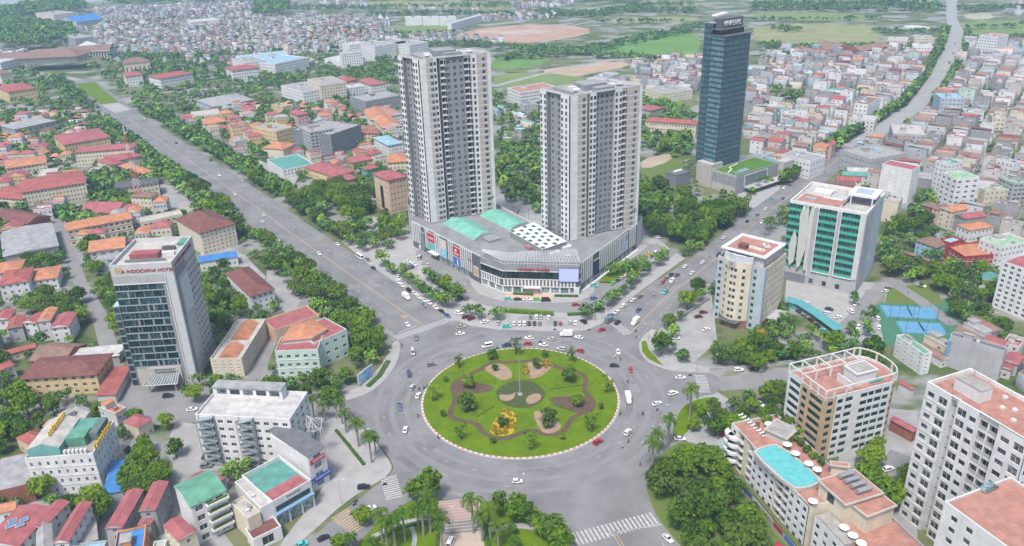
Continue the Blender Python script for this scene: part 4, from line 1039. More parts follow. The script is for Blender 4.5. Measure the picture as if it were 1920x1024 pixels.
 cb.quad(o0+Vector((0,0,4.6)),o1+Vector((0,0,4.6)),c1+Vector((0,0,5.8)),c0+Vector((0,0,5.8))); cb.quad(c0+Vector((0,0,5.65)),c1+Vector((0,0,5.65)),o1+Vector((0,0,4.45)),o0+Vector((0,0,4.45)))
 ca=B.part('glass_canopy',cb,glass('canopy_glass',(.2,.24,.25),(.3,.34,.34),.2)); rb_=MB()
 for i in range(13):
  t=i/12; rb_.tube(lerp(o0,o1,t)+Vector((0,0,4.75)),lerp(c0,c1,t)+Vector((0,0,5.95)),.12,n=4)
 rb_.tube(o0+Vector((0,0,4.7)),o1+Vector((0,0,4.7)),.16,n=4); rb_.build('canopy_rib',FR_W,ca)
 for t in (.12,.88): cb=MB(); p=lerp(o0,o1,t)-n*2; cb.tube((p.x,p.y,0),(p.x,p.y,4.6),.3,n=8); B.part('column',cb,WM('cream'))
 B.done()
frame_hotel()

# ---- cream office with the rounded front
def round_office():
 H=33.5; a,l,r,k=rect((1436,500),(1345,478),(1480,472),H+1); foot([a,r,k,l])
 B=Bld('cream office block with a rounded front and blue grey corners',(a+k)/2,'office_building','office'); cr=WM('cream'); bl=WM('blue'); fl=9; wn=('four',FR_D,G_DARK)
 d=(a-l).normalized(); L=(a-l).length; n=Vector((d.y,-d.x,0)); R_=spec_rows(4.2,H-1,fl-1,.9,2.6)
 e0,e1=lerp(l,a,.14),lerp(l,a,.74)
 B.face(l,e0,0,H,[(.8,2.3)],[(1,3)]+R_,bl,.2,wn); B.face(e1,a,0,H,even((a-e1).length,1.5,2.2,.8)[:1],[(1,3)]+R_,bl,.2,wn)
 N=8; ce=[]
 for i in range(N+1):
  t=i/N; p=lerp(e0,e1,t)+n*(3.6*math.sin(PI*t)+1.0); ce.append(p)
 B.face(e0,ce[0],0,H,(),(),bl); B.face(ce[-1],e1,0,H,(),(),bl)
 for i,(p,q) in enumerate(zip(ce,ce[1:])):
  w_=(q-p).length; cols=[(w_/2-.75,w_/2+.75)] if i%2==1 or i in (2,4) else []
  cols=[(w_/2-.7,w_/2+.7)] if i in (1,3,4,6) else []
  B.face(p,q,0,4.2,(),(),WM('brick')); B.face(p,q,4.2,H+1,cols,R_,cr,.2,wn)
 b=MB(); b.poly([(p.x,p.y,H+.4) for p in ccw([e0]+ce+[e1])]); B.part('bay_roof',b,RM('pale'))
 s0=lerp(a,r,.1); B.face(a,s0,0,H,(),(),bl); B.face(s0,r,0,4,(),(),WM('brick')); B.face(s0,r,4,H,even((r-s0).length,.9,2.5,1.2),R_,cr,.2,('bare',FR_D,G_DARK))
 B.face(r,k,0,H,(),(),cr); B.face(k,l,0,H,(),(),cr); flat_roof(B,[a,r,k,l],H,.9,cr,RM('terracotta'))
 # penthouse drum and upper storey with overhanging frame
 P=inset([a,r,k,l],2.0); Pc=[Vector((p.x,p.y,0)) for p in P]
 b=MB(); b.prism([(p.x,p.y) for p in Pc],H-.9,H+4.2); ph=B.part('penthouse',b,surf('pent_wall',(.46,.5,.53),.6,.15,.5))
 O=ccw(inset(P,-1.4)); I=ccw(inset(P,.6)); b=MB()
 for i in range(4):
  j=(i+1)%4; b.prism([(O[i].x,O[i].y),(O[j].x,O[j].y),(I[j].x,I[j].y),(I[i].x,I[i].y)],H+4.2,H+4.9,bottom=True)
 B.part('roof_rim',b,WM('white')); b=MB(); b.poly([(p.x,p.y,H+4.3) for p in I]); B.part('roof',b,RM('terracotta'))
 c=(a+k)/2; az=math.atan2(d.y,d.x); u=(l-a); v=(r-a)
 def rb(s,t,sx,sy,hh,m,nm): q=a+u*s+v*t; b=MB(); b.box((q.x,q.y,H+4.3),(sx,sy,hh),az); B.part(nm,b,m)
 rb(.45,.38,12,.4,1.2,WM('white'),'roof_wall'); rb(.62,.3,4,3,2.2,RM('maroon'),'stair_house')
 for i in range(4): rb(.25+.03*i,.62+.03*i,2.6,1.2,.8,FR_W,'solar_heater')
 pts=[lerp(e0,e1,i/N)+n*(3.2*math.sin(PI*i/N)-1.5) for i in range(N+1)]
 b=MB(); b.prism([(p.x,p.y) for p in [e0]+pts+[e1]],H-.5,H+3.6); B.part('drum',b,surf('drum',(.5,.53,.56),.5,.2,1))
 for t in np.linspace(.08,.95,11):
  p=lerp(s0,r,t); b=MB(); b.box((p.x,p.y,H-.9),(.5,.5,5.0),az); q=(c-p).normalized()*2.2; bb=MB(); bb.box((p.x+q.x,p.y+q.y,H-.9),(.45,.45,5.1),az); B.part('pillar',bb,WM('white'))
 # badge, canopies
 m_=lerp(e0,e1,.42)+n*4.9; b=MB(); b.box((m_.x,m_.y,H-1.5),(3.4,.3,3.2),az); bd=B.part('badge',b,WM('grey'))
 b=MB(); f=lambda x,z: m_+d*x+n*.2+Vector((0,0,H-1.5+z)); b.poly([f(-.9,2.4),f(0,.6),f(.9,2.4),f(.45,2.4),f(0,1.5),f(-.45,2.4)]); b.build('emblem',WM('dark'),bd)
 cp=[ce[1]+n*.1,ce[-2]+n*.1,ce[-2]+n*4-d*1,ce[1]+n*4+d*1]; b=MB(); b.prism([(p.x,p.y) for p in cp],3.4,3.7,bottom=True); B.part('canopy',b,glass('canopy2',(.08,.12,.13),(.1,.14,.15)))
 panel(lerp(s0,r,.25),lerp(s0,r,.95),4.0,4.4,5,WM('grey'),B.o,'canopy'); panel(ce[2],ce[-3],.3,3.2,.1,G_TEAL,B.o,'entrance_glass',.06)
 B.done()
round_office()

# ---- green glass office with pale leaf panels
def green_office():
 H=45.8; a,l,r,k=rect((1627,400),(1482,375),(1660,362),H); foot([a,r,k,l])
 B=Bld('grey office block with emerald glass balconies and pale leaf shaped panels',(a+k)/2,'office_building','office')
 g=WM('grey'); d=(a-l).normalized(); L=(a-l).length; n=Vector((d.y,-d.x,0)); z0=8.6; z1=H-1.5; fl=9; rh=(z1-z0)/fl
 P=lambda t: lerp(l,a,t)
 B.face(l,P(.33),0,5.0,(),(),WM('slate')); B.face(P(.33),a,0,5,even(20,2.2,6,2),[(1.2,4)],g,.3,('two',FR_D,G_DARK)); B.face(l,a,5,z0,(),(),g); B.face(l,a,z1,H,(),(),WM('white'))
 for t0,t1,nc in ((0,.33,7),(.40,.64,6),(.69,.93,6)):
  p,q=P(t0),P(t1); B.face(p,q,z0,z1,[(i*(q-p).length/nc+.05,(i+1)*(q-p).length/nc-.05) for i in range(nc)],[(z0+i*rh+1.25,z0+(i+1)*rh-.25) for i in range(fl)],WM('teal'),1.2,('bare',FR_D,G_EMER),reveal=WM('dark'))
  for i in range(fl): panel(p,q,z0+i*rh+.1,z0+i*rh+1.2,.12,surf('balustrade',(.06,.42,.30),.2,.2,.8),B.o,'glass_balustrade',.05)
 for t0,t1 in ((.33,.40),(.64,.69),(.93,1)): B.face(P(t0),P(t1),z0,z1,(),(),g)
 for t0,t1 in ((.40,.64),(.69,.93)):
  for s0,s1,za,zb in ((t0-.008,t0+.004,z0-.3,z1),(t1-.004,t1+.008,z0-.3,z1)): panel(P(s0),P(s1),za,zb,.7,FR_W,B.o,'frame',.02)
  panel(P(t0+.004),P(t1-.004),z0-.3,z0,.7,FR_W,B.o,'frame',.02)
 panel(P(.33),P(.345),5,z1,.6,FR_W,B.o,'frame',.02); panel(P(.93),P(.99),z0,H-.4,.35,WM('pale'),B.o,'corner_panel',.02)
 lm=surf('leaf_panel',(.5,.5,.46),.7,.12,.5)
 for pts in ([(.1,.02),(.155,.10),(.165,.45),(.12,.62),(.065,.38),(.075,.12)],[(.2,0),(.245,.05),(.30,.40),(.285,.72),(.27,1.0),(.245,1.0),(.175,.62),(.185,.2)],[(.175,.62),(.165,.85),(.195,1.0),(.235,1.0),(.22,.82)],[(.295,0),(.335,0),(.345,.5),(.345,1.0),(.305,1.0),(.285,.85)]):
  b=MB(); f=lambda t,z,o: P(t)+n*o+Vector((0,0,z0+(z1-z0)*z)); F_=[f(t,z,1.6) for t,z in pts]; K_=[f(t,z,1.2) for t,z in pts]
  b.poly(F_); b.poly(list(reversed(K_)))
  for i in range(len(pts)): j=(i+1)%len(pts); b.quad(K_[i],K_[j],F_[j],F_[i]);
  B.part('leaf_panel',b,lm)
 s1=lerp(a,r,.45); B.face(a,s1,0,H-2,(),(),g); B.face(s1,r,0,H-2,even((r-s1).length,1.6,3.0,1),spec_rows(3,H-3,11,.8,2.4),WM('blue'),.3,('two',FR_W,G_DARK)); B.face(a,r,H-2,H,(),(),WM('pale'))
 B.face(r,k,0,H,(),(),g); B.face(k,l,0,H,(),(),g); flat_roof(B,[a,r,k,l],H,1.4,WM('white'),RM('pale'),.6)
 b=MB(); Q_=[lerp(lerp(a,l,s),lerp(r,k,s),t) for s,t in ((.4,.15),(.95,.15),(.95,.5),(.4,.5))]; b.prism([(p.x,p.y) for p in Q_],H-1.4,H-1.3); B.part('roof_tiles',b,RM('terracotta'))
 u,v=l-a,r-a; az=math.atan2(u.y,u.x)
 def rb(s,t,sx,sy,z,hh,m,nm): q=a+u*s+v*t; b=MB(); b.box((q.x,q.y,z),(sx,sy,hh),az); return B.part(nm,b,m)
 rb(.17,.55,14,15,H+3.4,.9,FR_W,'roof_deck')
 for s in (.03,.3):
  for t in (.35,.78): rb(s,t,.6,.6,H-1.4,4.8,FR_W,'deck_post')
 for i in range(6): rb(.09+.035*i,.55,.9,8,H+4.3,.35,surf('solar',(.3,.38,.46),.3,.1,1),'solar_panel')
 rb(.36,.55,1.0,24,H-1.4,1.6,WM('slate'),'roof_beam'); rb(.72,.6,9,8,H-1.4,2.0,FR_W,'stair_house'); rb(.55,.45,10,1,H-1.35,.5,WM('white'),'roof_wall'); rb(.8,.3,6,3,H-1.4,.8,FR_G,'roof_plant')
 fg=B.part('flag_pole',(lambda b: (b.tube(l+Vector((-2,-1,0)),l+Vector((-2,-1,22)),.1,n=5),b)[1])(MB()),FR_G); B.done()
green_office()
# ------------------------------------------------------------------ larger buildings near the roundabout
hb=HT
def tan_flats():
 H=28.0; a,l,r,k=rect((1548,748),(1475,697),(1678,718),H); foot([a,r,k,l]); wn=('two',FR_D,G_TEAL)
 B=Bld('tan and white apartment block with a roof pergola above the pool hotel',(a+k)/2,'apartment_building','apartments')
 m1=lerp(l,a,.36); rows=spec_rows(.6,H-1.2,8,.7,2.6)
 B.face(l,m1,0,H+1.0,[(1.2,7.0)],rows,WM('white'),.25,('many',FR_D,G_TEAL)); Lt=(a-m1).length
 B.face(m1,a,0,H,[(1.0,3.4),(5.0,11.6)],rows,WM('tan'),.25,('many',FR_D,G_TEAL))
 m2=lerp(a,r,.17); B.face(a,m2,0,H,[(1.4,3.7)],rows,WM('tan'),.25,wn)
 Lr=(r-m2).length; B.face(m2,r,0,H,[(.6,3.0),(4.2,7.4),(Lr*.44,Lr*.44+3.1),(Lr*.58,Lr*.58+2.5),(Lr*.7,Lr*.7+3.1),(Lr*.85,Lr*.85+2.8)],rows,WM('white'),.25,wn)
 # rounded end
 d=(r-a).normalized(); n=Vector((d.y,-d.x,0)); D=(k-r).length; pr=r; cen=r-n*(D/2)
 for i in range(1,9):
  t=-PI/2+PI*i/8; q=cen+d*(D*.28*math.cos(t))+n*(-D/2*math.sin(t)); q=Vector((q.x,q.y,0)); B.face(pr,q,0,H,[((q-pr).length*.12,(q-pr).length*.88)],rows,WM('tan'),.2,('bare',FR_D,G_TEAL)); pr=q
 endp=[r]+[Vector(((cen+d*(D*.28*math.cos(-PI/2+PI*i/8))-n*(D/2*math.sin(-PI/2+PI*i/8))).x,(cen+d*(D*.28*math.cos(-PI/2+PI*i/8))-n*(D/2*math.sin(-PI/2+PI*i/8))).y,0)) for i in range(1,8)]+[k]
 B.face(k,l,0,H,(),(),WM('white')); P=[l,a]+endp; flat_roof(B,P,H,1.0,WM('white'),RM('terracotta'))
 # pergola: posts and beams one storey above the parapet
 z=H+3.0; bm=FR_W
 def beam(p,q,nm='pergola_beam',s=.35):
  dd=(q-p).normalized(); nn=Vector((-dd.y,dd.x,0))*s/2; b=MB(); b.prism([((p+nn).x,(p+nn).y),((q+nn).x,(q+nn).y),((q-nn).x,(q-nn).y),((p-nn).x,(p-nn).y)],z,z+.4,bottom=True); B.part(nm,b,bm)
 for p,q in zip(P,P[1:]+P[:1]): beam(p,q)
 i0,i1=lerp(a,l,.62),lerp(r,k,.62); beam(i0,i1)
 for t in (.2,.42,.64,.85): beam(lerp(i0,i1,t),lerp(l,k,t))
 for p in [a,l,r,k]+[lerp(a,r,t) for t in (.12,.3)]+[lerp(a,l,t) for t in (.2,.4,.62)]+[lerp(i0,i1,t) for t in (.2,.42,.64,.85)]+[lerp(l,k,t) for t in (.2,.42,.64,.85)]+endp[1:-1:2]:
  b=MB(); b.box((p.x,p.y,H-.9),(.55,.55,3.9),math.atan2(d.y,d.x)); B.part('pergola_post',b,bm)
 q=lerp(a,r,.7)-n*7; az=math.atan2(d.y,d.x); b=MB(); b.box((q.x,q.y,H-1),(9,6.5,4.6),az); st=B.part('stair_house',b,WM('white')); b=MB(); b.box((q.x,q.y,H+3.6),(9.6,7.1,.7),az); b.build('stair_rim',FR_W,st); b=MB(); b.box((q.x,q.y,H+4.3),(8.4,5.9,.06),az); b.build('stair_roof',RM('concrete'),st)
 q=lerp(a,r,.45)-n*6; b=MB(); b.box((q.x,q.y,H-1),(.4,8,3),az); B.part('roof_wall',b,FR_W)
 q=lerp(a,r,.86)-n*5; b=MB(); b.box((q.x,q.y,H-1),(6,4,.5),az); B.part('green_awning',b,RM('teal'))
 B.done()
tan_flats()
def big_flats():
 H=52.5; a,l,r,k=rect((1739,715),(1829,695),(1919,813),H); r=a+(r-a)*1.1; k=l+(r-a); foot([a,r,k,l])
 B=Bld('thirteen storey white apartment block with terracotta roof',(a+k)/2,'apartment_building','apartments'); wt=WM('white'); n=13
 d=(r-a).normalized(); nn=Vector((d.y,-d.x,0)); L=(r-a).length; rows=spec_rows(0,H-1.5,n,.9,2.6); big=spec_rows(0,H-1.5,n,.5,3.1); w1=('two',FR_D,G_DARK); w2=('four',FR_W,glass('glass_home',(.05,.06,.065),(.2,.21,.21)))
 prev=None
 for f0,f1,off,cs,rw,wn in ((0,.13,0,[(1.0,3.3)],rows,w1),(.13,.26,0,[(.4,3.5)],big,w2),(.26,.33,-1.6,[(.3,1.6)],spec_rows(0,H-1.5,n,1.4,2.1),w1),(.33,.45,0,[(.4,3.4)],big,w2),(.45,.54,0,[(.4,2.6)],rows,w1),(.54,.74,-.8,[(.3,2.9),(3.4,6.0)],spec_rows(0,H-1.5,n,.25,3.0),w2),(.74,.88,.4,[(1.2,3.8)],rows,w1),(.88,1.0,.4,[(.4,3.4)],big,w2)):
  q0,q1=a+d*L*f0+nn*off,a+d*L*f1+nn*off
  if prev is not None and (prev-q0).length>.02: B.face(prev,q0,0,H,(),(),wt)
  B.face(q0,q1,0,H,cs,rw,wt if off>-1 else WM('pale'),.35 if off>-.5 else 1.2,wn,reveal=WM('pale'))
  if off==-.8:
   for i in range(n):
    for c0,c1 in cs: panel(q0+d*c0,q0+d*c1,i*(H-1.5)/n+.25,i*(H-1.5)/n+1.2,.08,WM('terracotta_rail') if False else RM('pale'),B.o,'balcony_rail',.02)
  prev=q1
 tr=MB()
 for i in range(1,n):
  z=i*(H-1.5)/n; tr.prism([(p.x,p.y) for p in (a+nn*.02,a+d*L*.26+nn*.02,a+d*L*.26+nn*.14,a+nn*.14)],z-.12,z+.12,bottom=True)
 B.part('floor_trim',tr,WM('pale'))['kind']='stuff'
 B.face(l,a,0,H,(),(),wt); B.face(r,k,0,H,even((k-r).length,1.4,3,1.2),rows,wt,.2,w1); B.face(k,l,0,H,(),(),wt)
 flat_roof(B,[a,r,k,l],H,1.3,wt,RM('terracotta'),.5); az=math.atan2(d.y,d.x); v=(l-a)
 q=a+d*L*.28+v*.42; b=MB(); b.box((q.x,q.y,H-1.3),(9,5,4.2),az); st=B.part('stair_house',b,wt); b=MB(); b.box((q.x,q.y,H+2.9),(9.3,5.3,.15),az); b.build('stair_roof',RM('concrete'),st)
 for s,t in ((.45,.8),(.55,.5),(.62,.62),(.72,.35),(.8,.5),(.86,.45)): q=a+d*L*s+v*t; b=MB(); b.box((q.x,q.y,H-1.3),(1.2,1.2,.7),az); b.tube((q.x,q.y,H-.6),(q.x,q.y,H-.2),.5,.2,8); B.part('roof_vent',b,FR_W)
 b=MB(); q=a+v*.9+d*3; b.tube((q.x,q.y,H-1.3),(q.x,q.y,H+9),.12,.06,5); B.part('aerial_mast',b,FR_G)
 B.done()
 H=42; a,l,r,k=rect((1771,940),(1902,898),(1893,1022),H); r=a+(r-a)*1.5; k=l+(r-a); foot([a,r,k,l])
 B=Bld('lower white apartment wing with terracotta roof in front of the tall block',(a+k)/2,'apartment_building','apartments'); L=(r-a).length; rows=spec_rows(0,H-1.2,11,.9,2.5)
 B.face(a,r,0,H,[(1.2,1.3)]+[(L*f,L*f+1.9) for f in (.1,.27,.55,.72,.86)],rows,WM('white'),.3,w1); B.face(l,a,0,H,(),(),WM('white')); B.face(r,k,0,H,(),(),WM('white')); B.face(k,l,0,H,(),(),WM('white'))
 flat_roof(B,[a,r,k,l],H,.6,WM('pale'),RM('terracotta'),.5); q=lerp(a,l,.62); d=(l-a).normalized(); az=math.atan2(d.y,d.x)
 b=MB()
 for i in range(7):
  t0,t1=PI*i/7,PI*(i+1)/7; f=lambda t,o: q+d*(2.6*math.cos(t))+Vector((0,0,H-.2+1.5*math.sin(t)))+Vector((d.y,-d.x,0))*o
  b.quad(f(t0,0),f(t1,0),f(t1,2),f(t0,2)); b.poly([f(t0,2),f(t1,2),q+Vector((d.y,-d.x,0))*2+Vector((0,0,H-.2))])
 B.part('skylight',b,G_PALE); B.done()
big_flats()
PARA=[]
def pool_hotel():
 H=20.0; a,l,r,k=rect((1518,950),(1388,790),(1600,915),H); foot([a,r,k,l])
 B=Bld('cream hotel with balconies and a turquoise swimming pool on its roof',(a+k)/2,'pool_hotel','hotel'); wt=WM('cream'); n=6
 d=(a-l).normalized(); L=(a-l).length; nn=Vector((d.y,-d.x,0)); fh=H/n; rows=spec_rows(0,H-.8,n,.8,2.4); bl=spec_rows(0,H-.8,n,.2,2.6); w1=('two',FR_D,G_DARK); wp=WM('white'); prev=None
 az=math.atan2(d.y,d.x); bm=balc_mesh(3.2)
 for f0,f1,off,kind in ((0,.1,0,'w'),(.1,.32,-.6,'b'),(.32,.62,.3,'w'),(.62,.78,-.6,'b'),(.78,1,.3,'w')):
  q0,q1=l+d*L*f0+nn*off,l+d*L*f1+nn*off; w_=(q1-q0).length
  if prev is not None: B.face(prev,q0,0,H,(),(),wt)
  if kind=='w': B.face(q0,q1,3.4,H,even(w_,1.7,3.3,.9),rows[1:],wp,.25,w1); B.face(q0,q1,0,3.4,even(w_,3,3.8,.5),[(.3,2.9)],wt,.3,w1)
  else:
   cs=even(w_,2.6,3.6,.5); B.face(q0,q1,3.4,H,cs,bl[1:],wt,.9,w1,reveal=WM('beige')); B.face(q0,q1,0,3.4,cs,[(.3,2.9)],wt,.3,w1)
   for c0,c1 in cs:
    for i in range(1,n):
     p=q0+d*(c0+c1)/2; child('balcony',bm,B.o,(p.x-B.base.x,p.y-B.base.y,i*(H-.8)/n),az)
  prev=q1
 B.face(a,r,0,H,(),(),wt); B.face(r,k,0,H,even((k-r).length,1.6,4,1),rows,wt,.2,w1); B.face(k,l,0,H,even((l-k).length,1.6,4,1),rows,wt,.2,w1)
 flat_roof(B,[a,r,k,l],H,.7,WM('stone'),RM('terracotta'),.5)
 # stacked round balconies at the far corner
 for i in range(1,6):
  for j,t in enumerate((.02,.07)):
   c=l+d*(L*t)+nn*.3; b=MB(); z=i*(H-.8)/n; pts=[(c.x+2.4*(nn.x*math.cos(s)+d.x*math.sin(s)),c.y+2.4*(nn.y*math.cos(s)+d.y*math.sin(s))) for s in np.linspace(-PI/2,PI/2,10)]
   b.prism(pts,z-.15,z+.9); B.part('round_balcony',b,wp)
 # pool basin
 pp=chaikin([G(x,y,H+.5) for x,y in ((1416,850),(1423,842),(1440,836),(1461,834),(1537,897),(1530,905),(1511,912),(1485,913))],1)
 b=MB(); O=ccw(inset(pp,-.7)); I=ccw([Vector((p.x,p.y,0)) for p in pp]); m_=len(O)
 for i in range(m_):
  j=(i+1)%m_; b.quad((O[i].x,O[i].y,H+.5),(O[j].x,O[j].y,H+.5),(I[j].x,I[j].y,H+.5),(I[i].x,I[i].y,H+.5)); b.quad((O[i].x,O[i].y,H-.7),(O[j].x,O[j].y,H-.7),(O[j].x,O[j].y,H+.5),(O[i].x,O[i].y,H+.5)); b.quad((I[i].x,I[i].y,H+.5),(I[j].x,I[j].y,H+.5),(I[j].x,I[j].y,H-.6),(I[i].x,I[i].y,H-.6))
 po=B.part('swimming_pool',b,WM('stone')); b=MB(); b.poly([(p.x,p.y,H+.25) for p in I]); b.build('pool_water',surf('pool_water',(.12,.42,.42),.2,.18,.5,spec=.3,bump=.3),po)
 plates(lerp(l,a,.3)+nn*.3,lerp(l,a,.9)+nn*.3,22,H-.6,1.2,surf('letter_pale',(.5,.51,.46),.6,.1,1),B.o,.1)
 # roof rooms
 def room(A,L_,R_,h,z0,lab,rc,wl='cream'):
  A_,l_,r_,k_=rect(A,L_,R_,h); b=MB(); P=ccw([A_,r_,k_,l_]); b.prism([(p.x,p.y) for p in P],z0,h-.3); o=B.part('roof_room',b,WM(wl)); b=MB(); O=ccw(inset(P,-.6)); b.prism([(p.x,p.y) for p in O],h-.3,h+.3,bottom=True); b.build('room_rim',WM('stone'),o); b=MB(); b.poly([(p.x,p.y,h+.32) for p in inset(O,.5)]); b.build('room_roof',RM(rc),o); return A_,l_,r_,k_
 q=room((1586,946),(1542,901),(1648,921),24.5,0,'','terracotta')
 for i in range(4):
  c=lerp(lerp(q[0],q[2],.62),lerp(q[1],q[3],.62),.18+.22*i); tank(B,(c.x,c.y,24.8),math.atan2((q[2]-q[0]).y,(q[2]-q[0]).x),5.2,.85)
 u=(q[1]-q[0]); v=q[2]-q[0]; pn=[lerp(q[1],q[0],.35),lerp(q[1],q[0],.6)]; panel(pn[0],pn[1],20.6,23.6,.1,G_TEAL,B.o,'room_window',.02)
 room((1626,968),(1598,948),(1680,950),23.2,0,'','terracotta'); room((1560,872),(1553,868),(1590,880),23,0,'','terracotta')
 room((1475,822),(1434,808),(1500,808),22.5,18,'','concrete','beige')
 B.done()
 # lower terrace wing
 h2=17.5; A2,L2,R2,K2=rect((1625,1070),(1535,965),(1740,1030),h2); foot([A2,R2,K2,L2])
 B=Bld('lower wing of the pool hotel with an open red tiled terrace',(A2+K2)/2,'hotel_wing','hotel'); B.face(L2,A2,0,h2,even((A2-L2).length,1.7,3.5,1),spec_rows(0,h2-1,5,.8,2.4),WM('white'),.25,w1); B.face(A2,R2,0,h2,(),(),wt); B.face(R2,K2,0,h2,(),(),wt); B.face(K2,L2,0,h2,(),(),wt)
 flat_roof(B,[A2,R2,K2,L2],h2,.8,WM('concrete'),RM('terracotta'),.5); u=R2-A2; dd=(A2-L2); b=MB(); c=lerp(L2,A2,.3)+u*.12; b.box((c.x,c.y,h2-.8),(dd.length*.55,4.5,1.2),math.atan2(dd.y,dd.x)); B.part('roof_slab',b,RM('concrete')); B.done()
 # shop strip on the street
 s0,s1=lerp(l,a,.04)+nn*2.2,lerp(l,a,1.25)+nn*2.2; Bs=Bld('low shop strip with coloured sign boards along the pool hotel',(s0+s1)/2,'shop_strip','shop'); b=MB(); b.prism([(p.x,p.y) for p in (s0,s1,s1-nn*1.8,s0-nn*1.8)],0,4.2); Bs.part('wall',b,WM('stone'))
 cols_=[surf('board_orange',(.5,.25,.06),.6,.15,1),surf('board_steel',(.3,.36,.4),.5,.3,.6),surf('board_navy',(.05,.1,.28),.5,.1,1),surf('board_cloud',(.4,.46,.55),.5,.3,.6),WM('stone'),surf('board_red',(.35,.06,.06),.5,.2,1),surf('board_blue',(.08,.2,.45),.5,.2,1)]
 for i in range(9): panel(lerp(s0,s1,i/9+.01),lerp(s0,s1,(i+1)/9-.01),2.3,4.0,.15,cols_[i%7],Bs.o,'sign_board',.02)
 b=MB(); b.prism([(p.x,p.y) for p in (s0,s1,s1-nn*1.6,s0-nn*1.6)],4.2,4.7); Bs.part('roof_planter',b,surf('planter',(.12,.14,.05),.9,.3,1)); foot([s0,s1,s1-nn*2,s0-nn*2])
 # glass entrance drum
 c=G(1372,868); Bg=Bld('round glass entrance pavilion beside the pool hotel',c,'entrance_pavilion','pavilion')
 for nm,r_,z0,z1,m_ in (('drum',5.2,.0,7.2,glass('drum_glass',(.2,.3,.28),(.3,.38,.36))),('roof',5.8,7.2,7.8,surf('drum_roof',(.28,.36,.32),.4,.2,.6)),('base',5.5,0,.5,WM('white'))):
  b=MB(); b.prism([(c.x+r_*math.cos(t),c.y+r_*math.sin(t)) for t in np.linspace(0,2*PI,22,endpoint=False)],z0,z1); Bg.part(nm,b,m_)
 for i in range(11):
  t=2*PI*i/11; b=MB(); b.tube((c.x+5.3*math.cos(t),c.y+5.3*math.sin(t),0),(c.x+5.3*math.cos(t),c.y+5.3*math.sin(t),7.3),.16,n=5); Bg.part('post',b,FR_W)
 FOOT.append([(c.x+x,c.y+y) for x,y in ((-6,-6),(6,-6),(6,6),(-6,6))])
pool_hotel()
# parasols
def para_mesh(r,m):
 b=MB(); n=10
 for i in range(n):
  t0,t1=2*PI*i/n,2*PI*(i+1)/n; b.poly([(r*math.cos(t0),r*math.sin(t0),2.3),(r*math.cos(t1),r*math.sin(t1),2.3),(0,0,3.0)]); b.poly([(r*math.cos(t1),r*math.sin(t1),2.25),(r*math.cos(t0),r*math.sin(t0),2.25),(0,0,2.9)])
 return b.mesh('canopy',m)
pm_w=para_mesh(1.55,surf('canvas_white',(.68,.67,.64),.9,.1,1)); pm_r=para_mesh(1.55,surf('canvas_red',(.42,.03,.07),.9,.1,1)); b=MB(); b.tube((0,0,0),(0,0,2.9),.06,n=6); b.box((0,0,0),(.7,.7,.12)); pole_m=b.mesh('pole',FR_G)
def zp(x,y): return 1330+x/4.197,780+y/4.197
for (x,y,h,red,lb) in ((615,215,19.3,0,'white parasol first along the pool edge from the roof bar'),(680,285,19.3,0,'white parasol second along the pool edge from the roof bar'),(785,367,19.3,0,'white parasol third along the pool edge from the roof bar'),(850,412,19.3,0,'white parasol fourth along the pool edge from the roof bar'),
       (818,662,19.3,0,'white parasol alone at the lower end of the pool'),(1065,868,16.7,0,'white parasol on the red terrace next to the grey slab'),(1132,930,16.7,0,'white parasol in the middle of the red terrace row'),(1198,992,16.7,0,'white parasol lowest of the red terrace row'),
       (470,55,19.3,0,'white parasol behind the roof bar among palms'),(398,872,0,1,'red parasol before the shop strip under the trees'),(540,1015,0,1,'red parasol at the street door of the pool hotel'),(95,555,0,0,'white parasol beside the round glass pavilion')):
 p=G(*zp(x,y),h+2.6); o=thing('parasol',lb,'parasol',(p.x,p.y,h+.02),random.random()); child('canopy',pm_r if red else pm_w,o); child('pole',pole_m,o)
# ------------------------------------------------------------------ other named buildings, near to far
def z4(ox,oy): return lambda x,y: (ox+x/4,oy+y/4)
# --- lower left quarter
B,P=block((180,701),(41,709),(207,664),hb(191,737,701),'pale yellow school block with a weathered grey hip roof','yellow','hip','maroon',fl=3,ww=1.7,sp=3.6,rise=2.6,over=.9)
Z=lambda x,y: (380+x/4.267,480+y/4.267)
h=hb(457,706,671); B,P=block(Z(310,815),Z(85,790),Z(450,505),h,'cream office with two orange roof sections beside the hotel','cream','flat','pale',fl=5,ww=1.6,sp=3.0,par=1.2,clut=1,stair=False)
a_,l_,r_,k_=rect(Z(310,815),Z(85,790),Z(450,505),h)
for t0,t1 in ((.06,.36),(.5,.95)):
 b=MB(); A0,A1=lerp(lerp(a_,l_,.2),lerp(r_,k_,.2),t0),lerp(lerp(a_,l_,.2),lerp(r_,k_,.2),t1); C0,C1=lerp(lerp(a_,l_,.8),lerp(r_,k_,.8),t0),lerp(lerp(a_,l_,.8),lerp(r_,k_,.8),t1)
 m0,m1=lerp(A0,C0,.5),lerp(A1,C1,.5); zz,zr=Vector((0,0,h-1.1)),Vector((0,0,h+1.2)); b.quad(A0+zz,A1+zz,m1+zr,m0+zr); b.quad(C1+zz,C0+zz,m0+zr,m1+zr); b.poly([C0+zz,A0+zz,m0+zr]); b.poly([A1+zz,C1+zz,m1+zr]); B.part('tiled_roof',b,RM('orange'))
B,P=block(Z(385,320),Z(195,135),Z(565,265),hb(474,586,555),'white three storey office with maroon hip roof beside a paved yard','white','hip','maroon',fl=3,ww=1.2,sp=2.6,rise=3.2,over=.8)
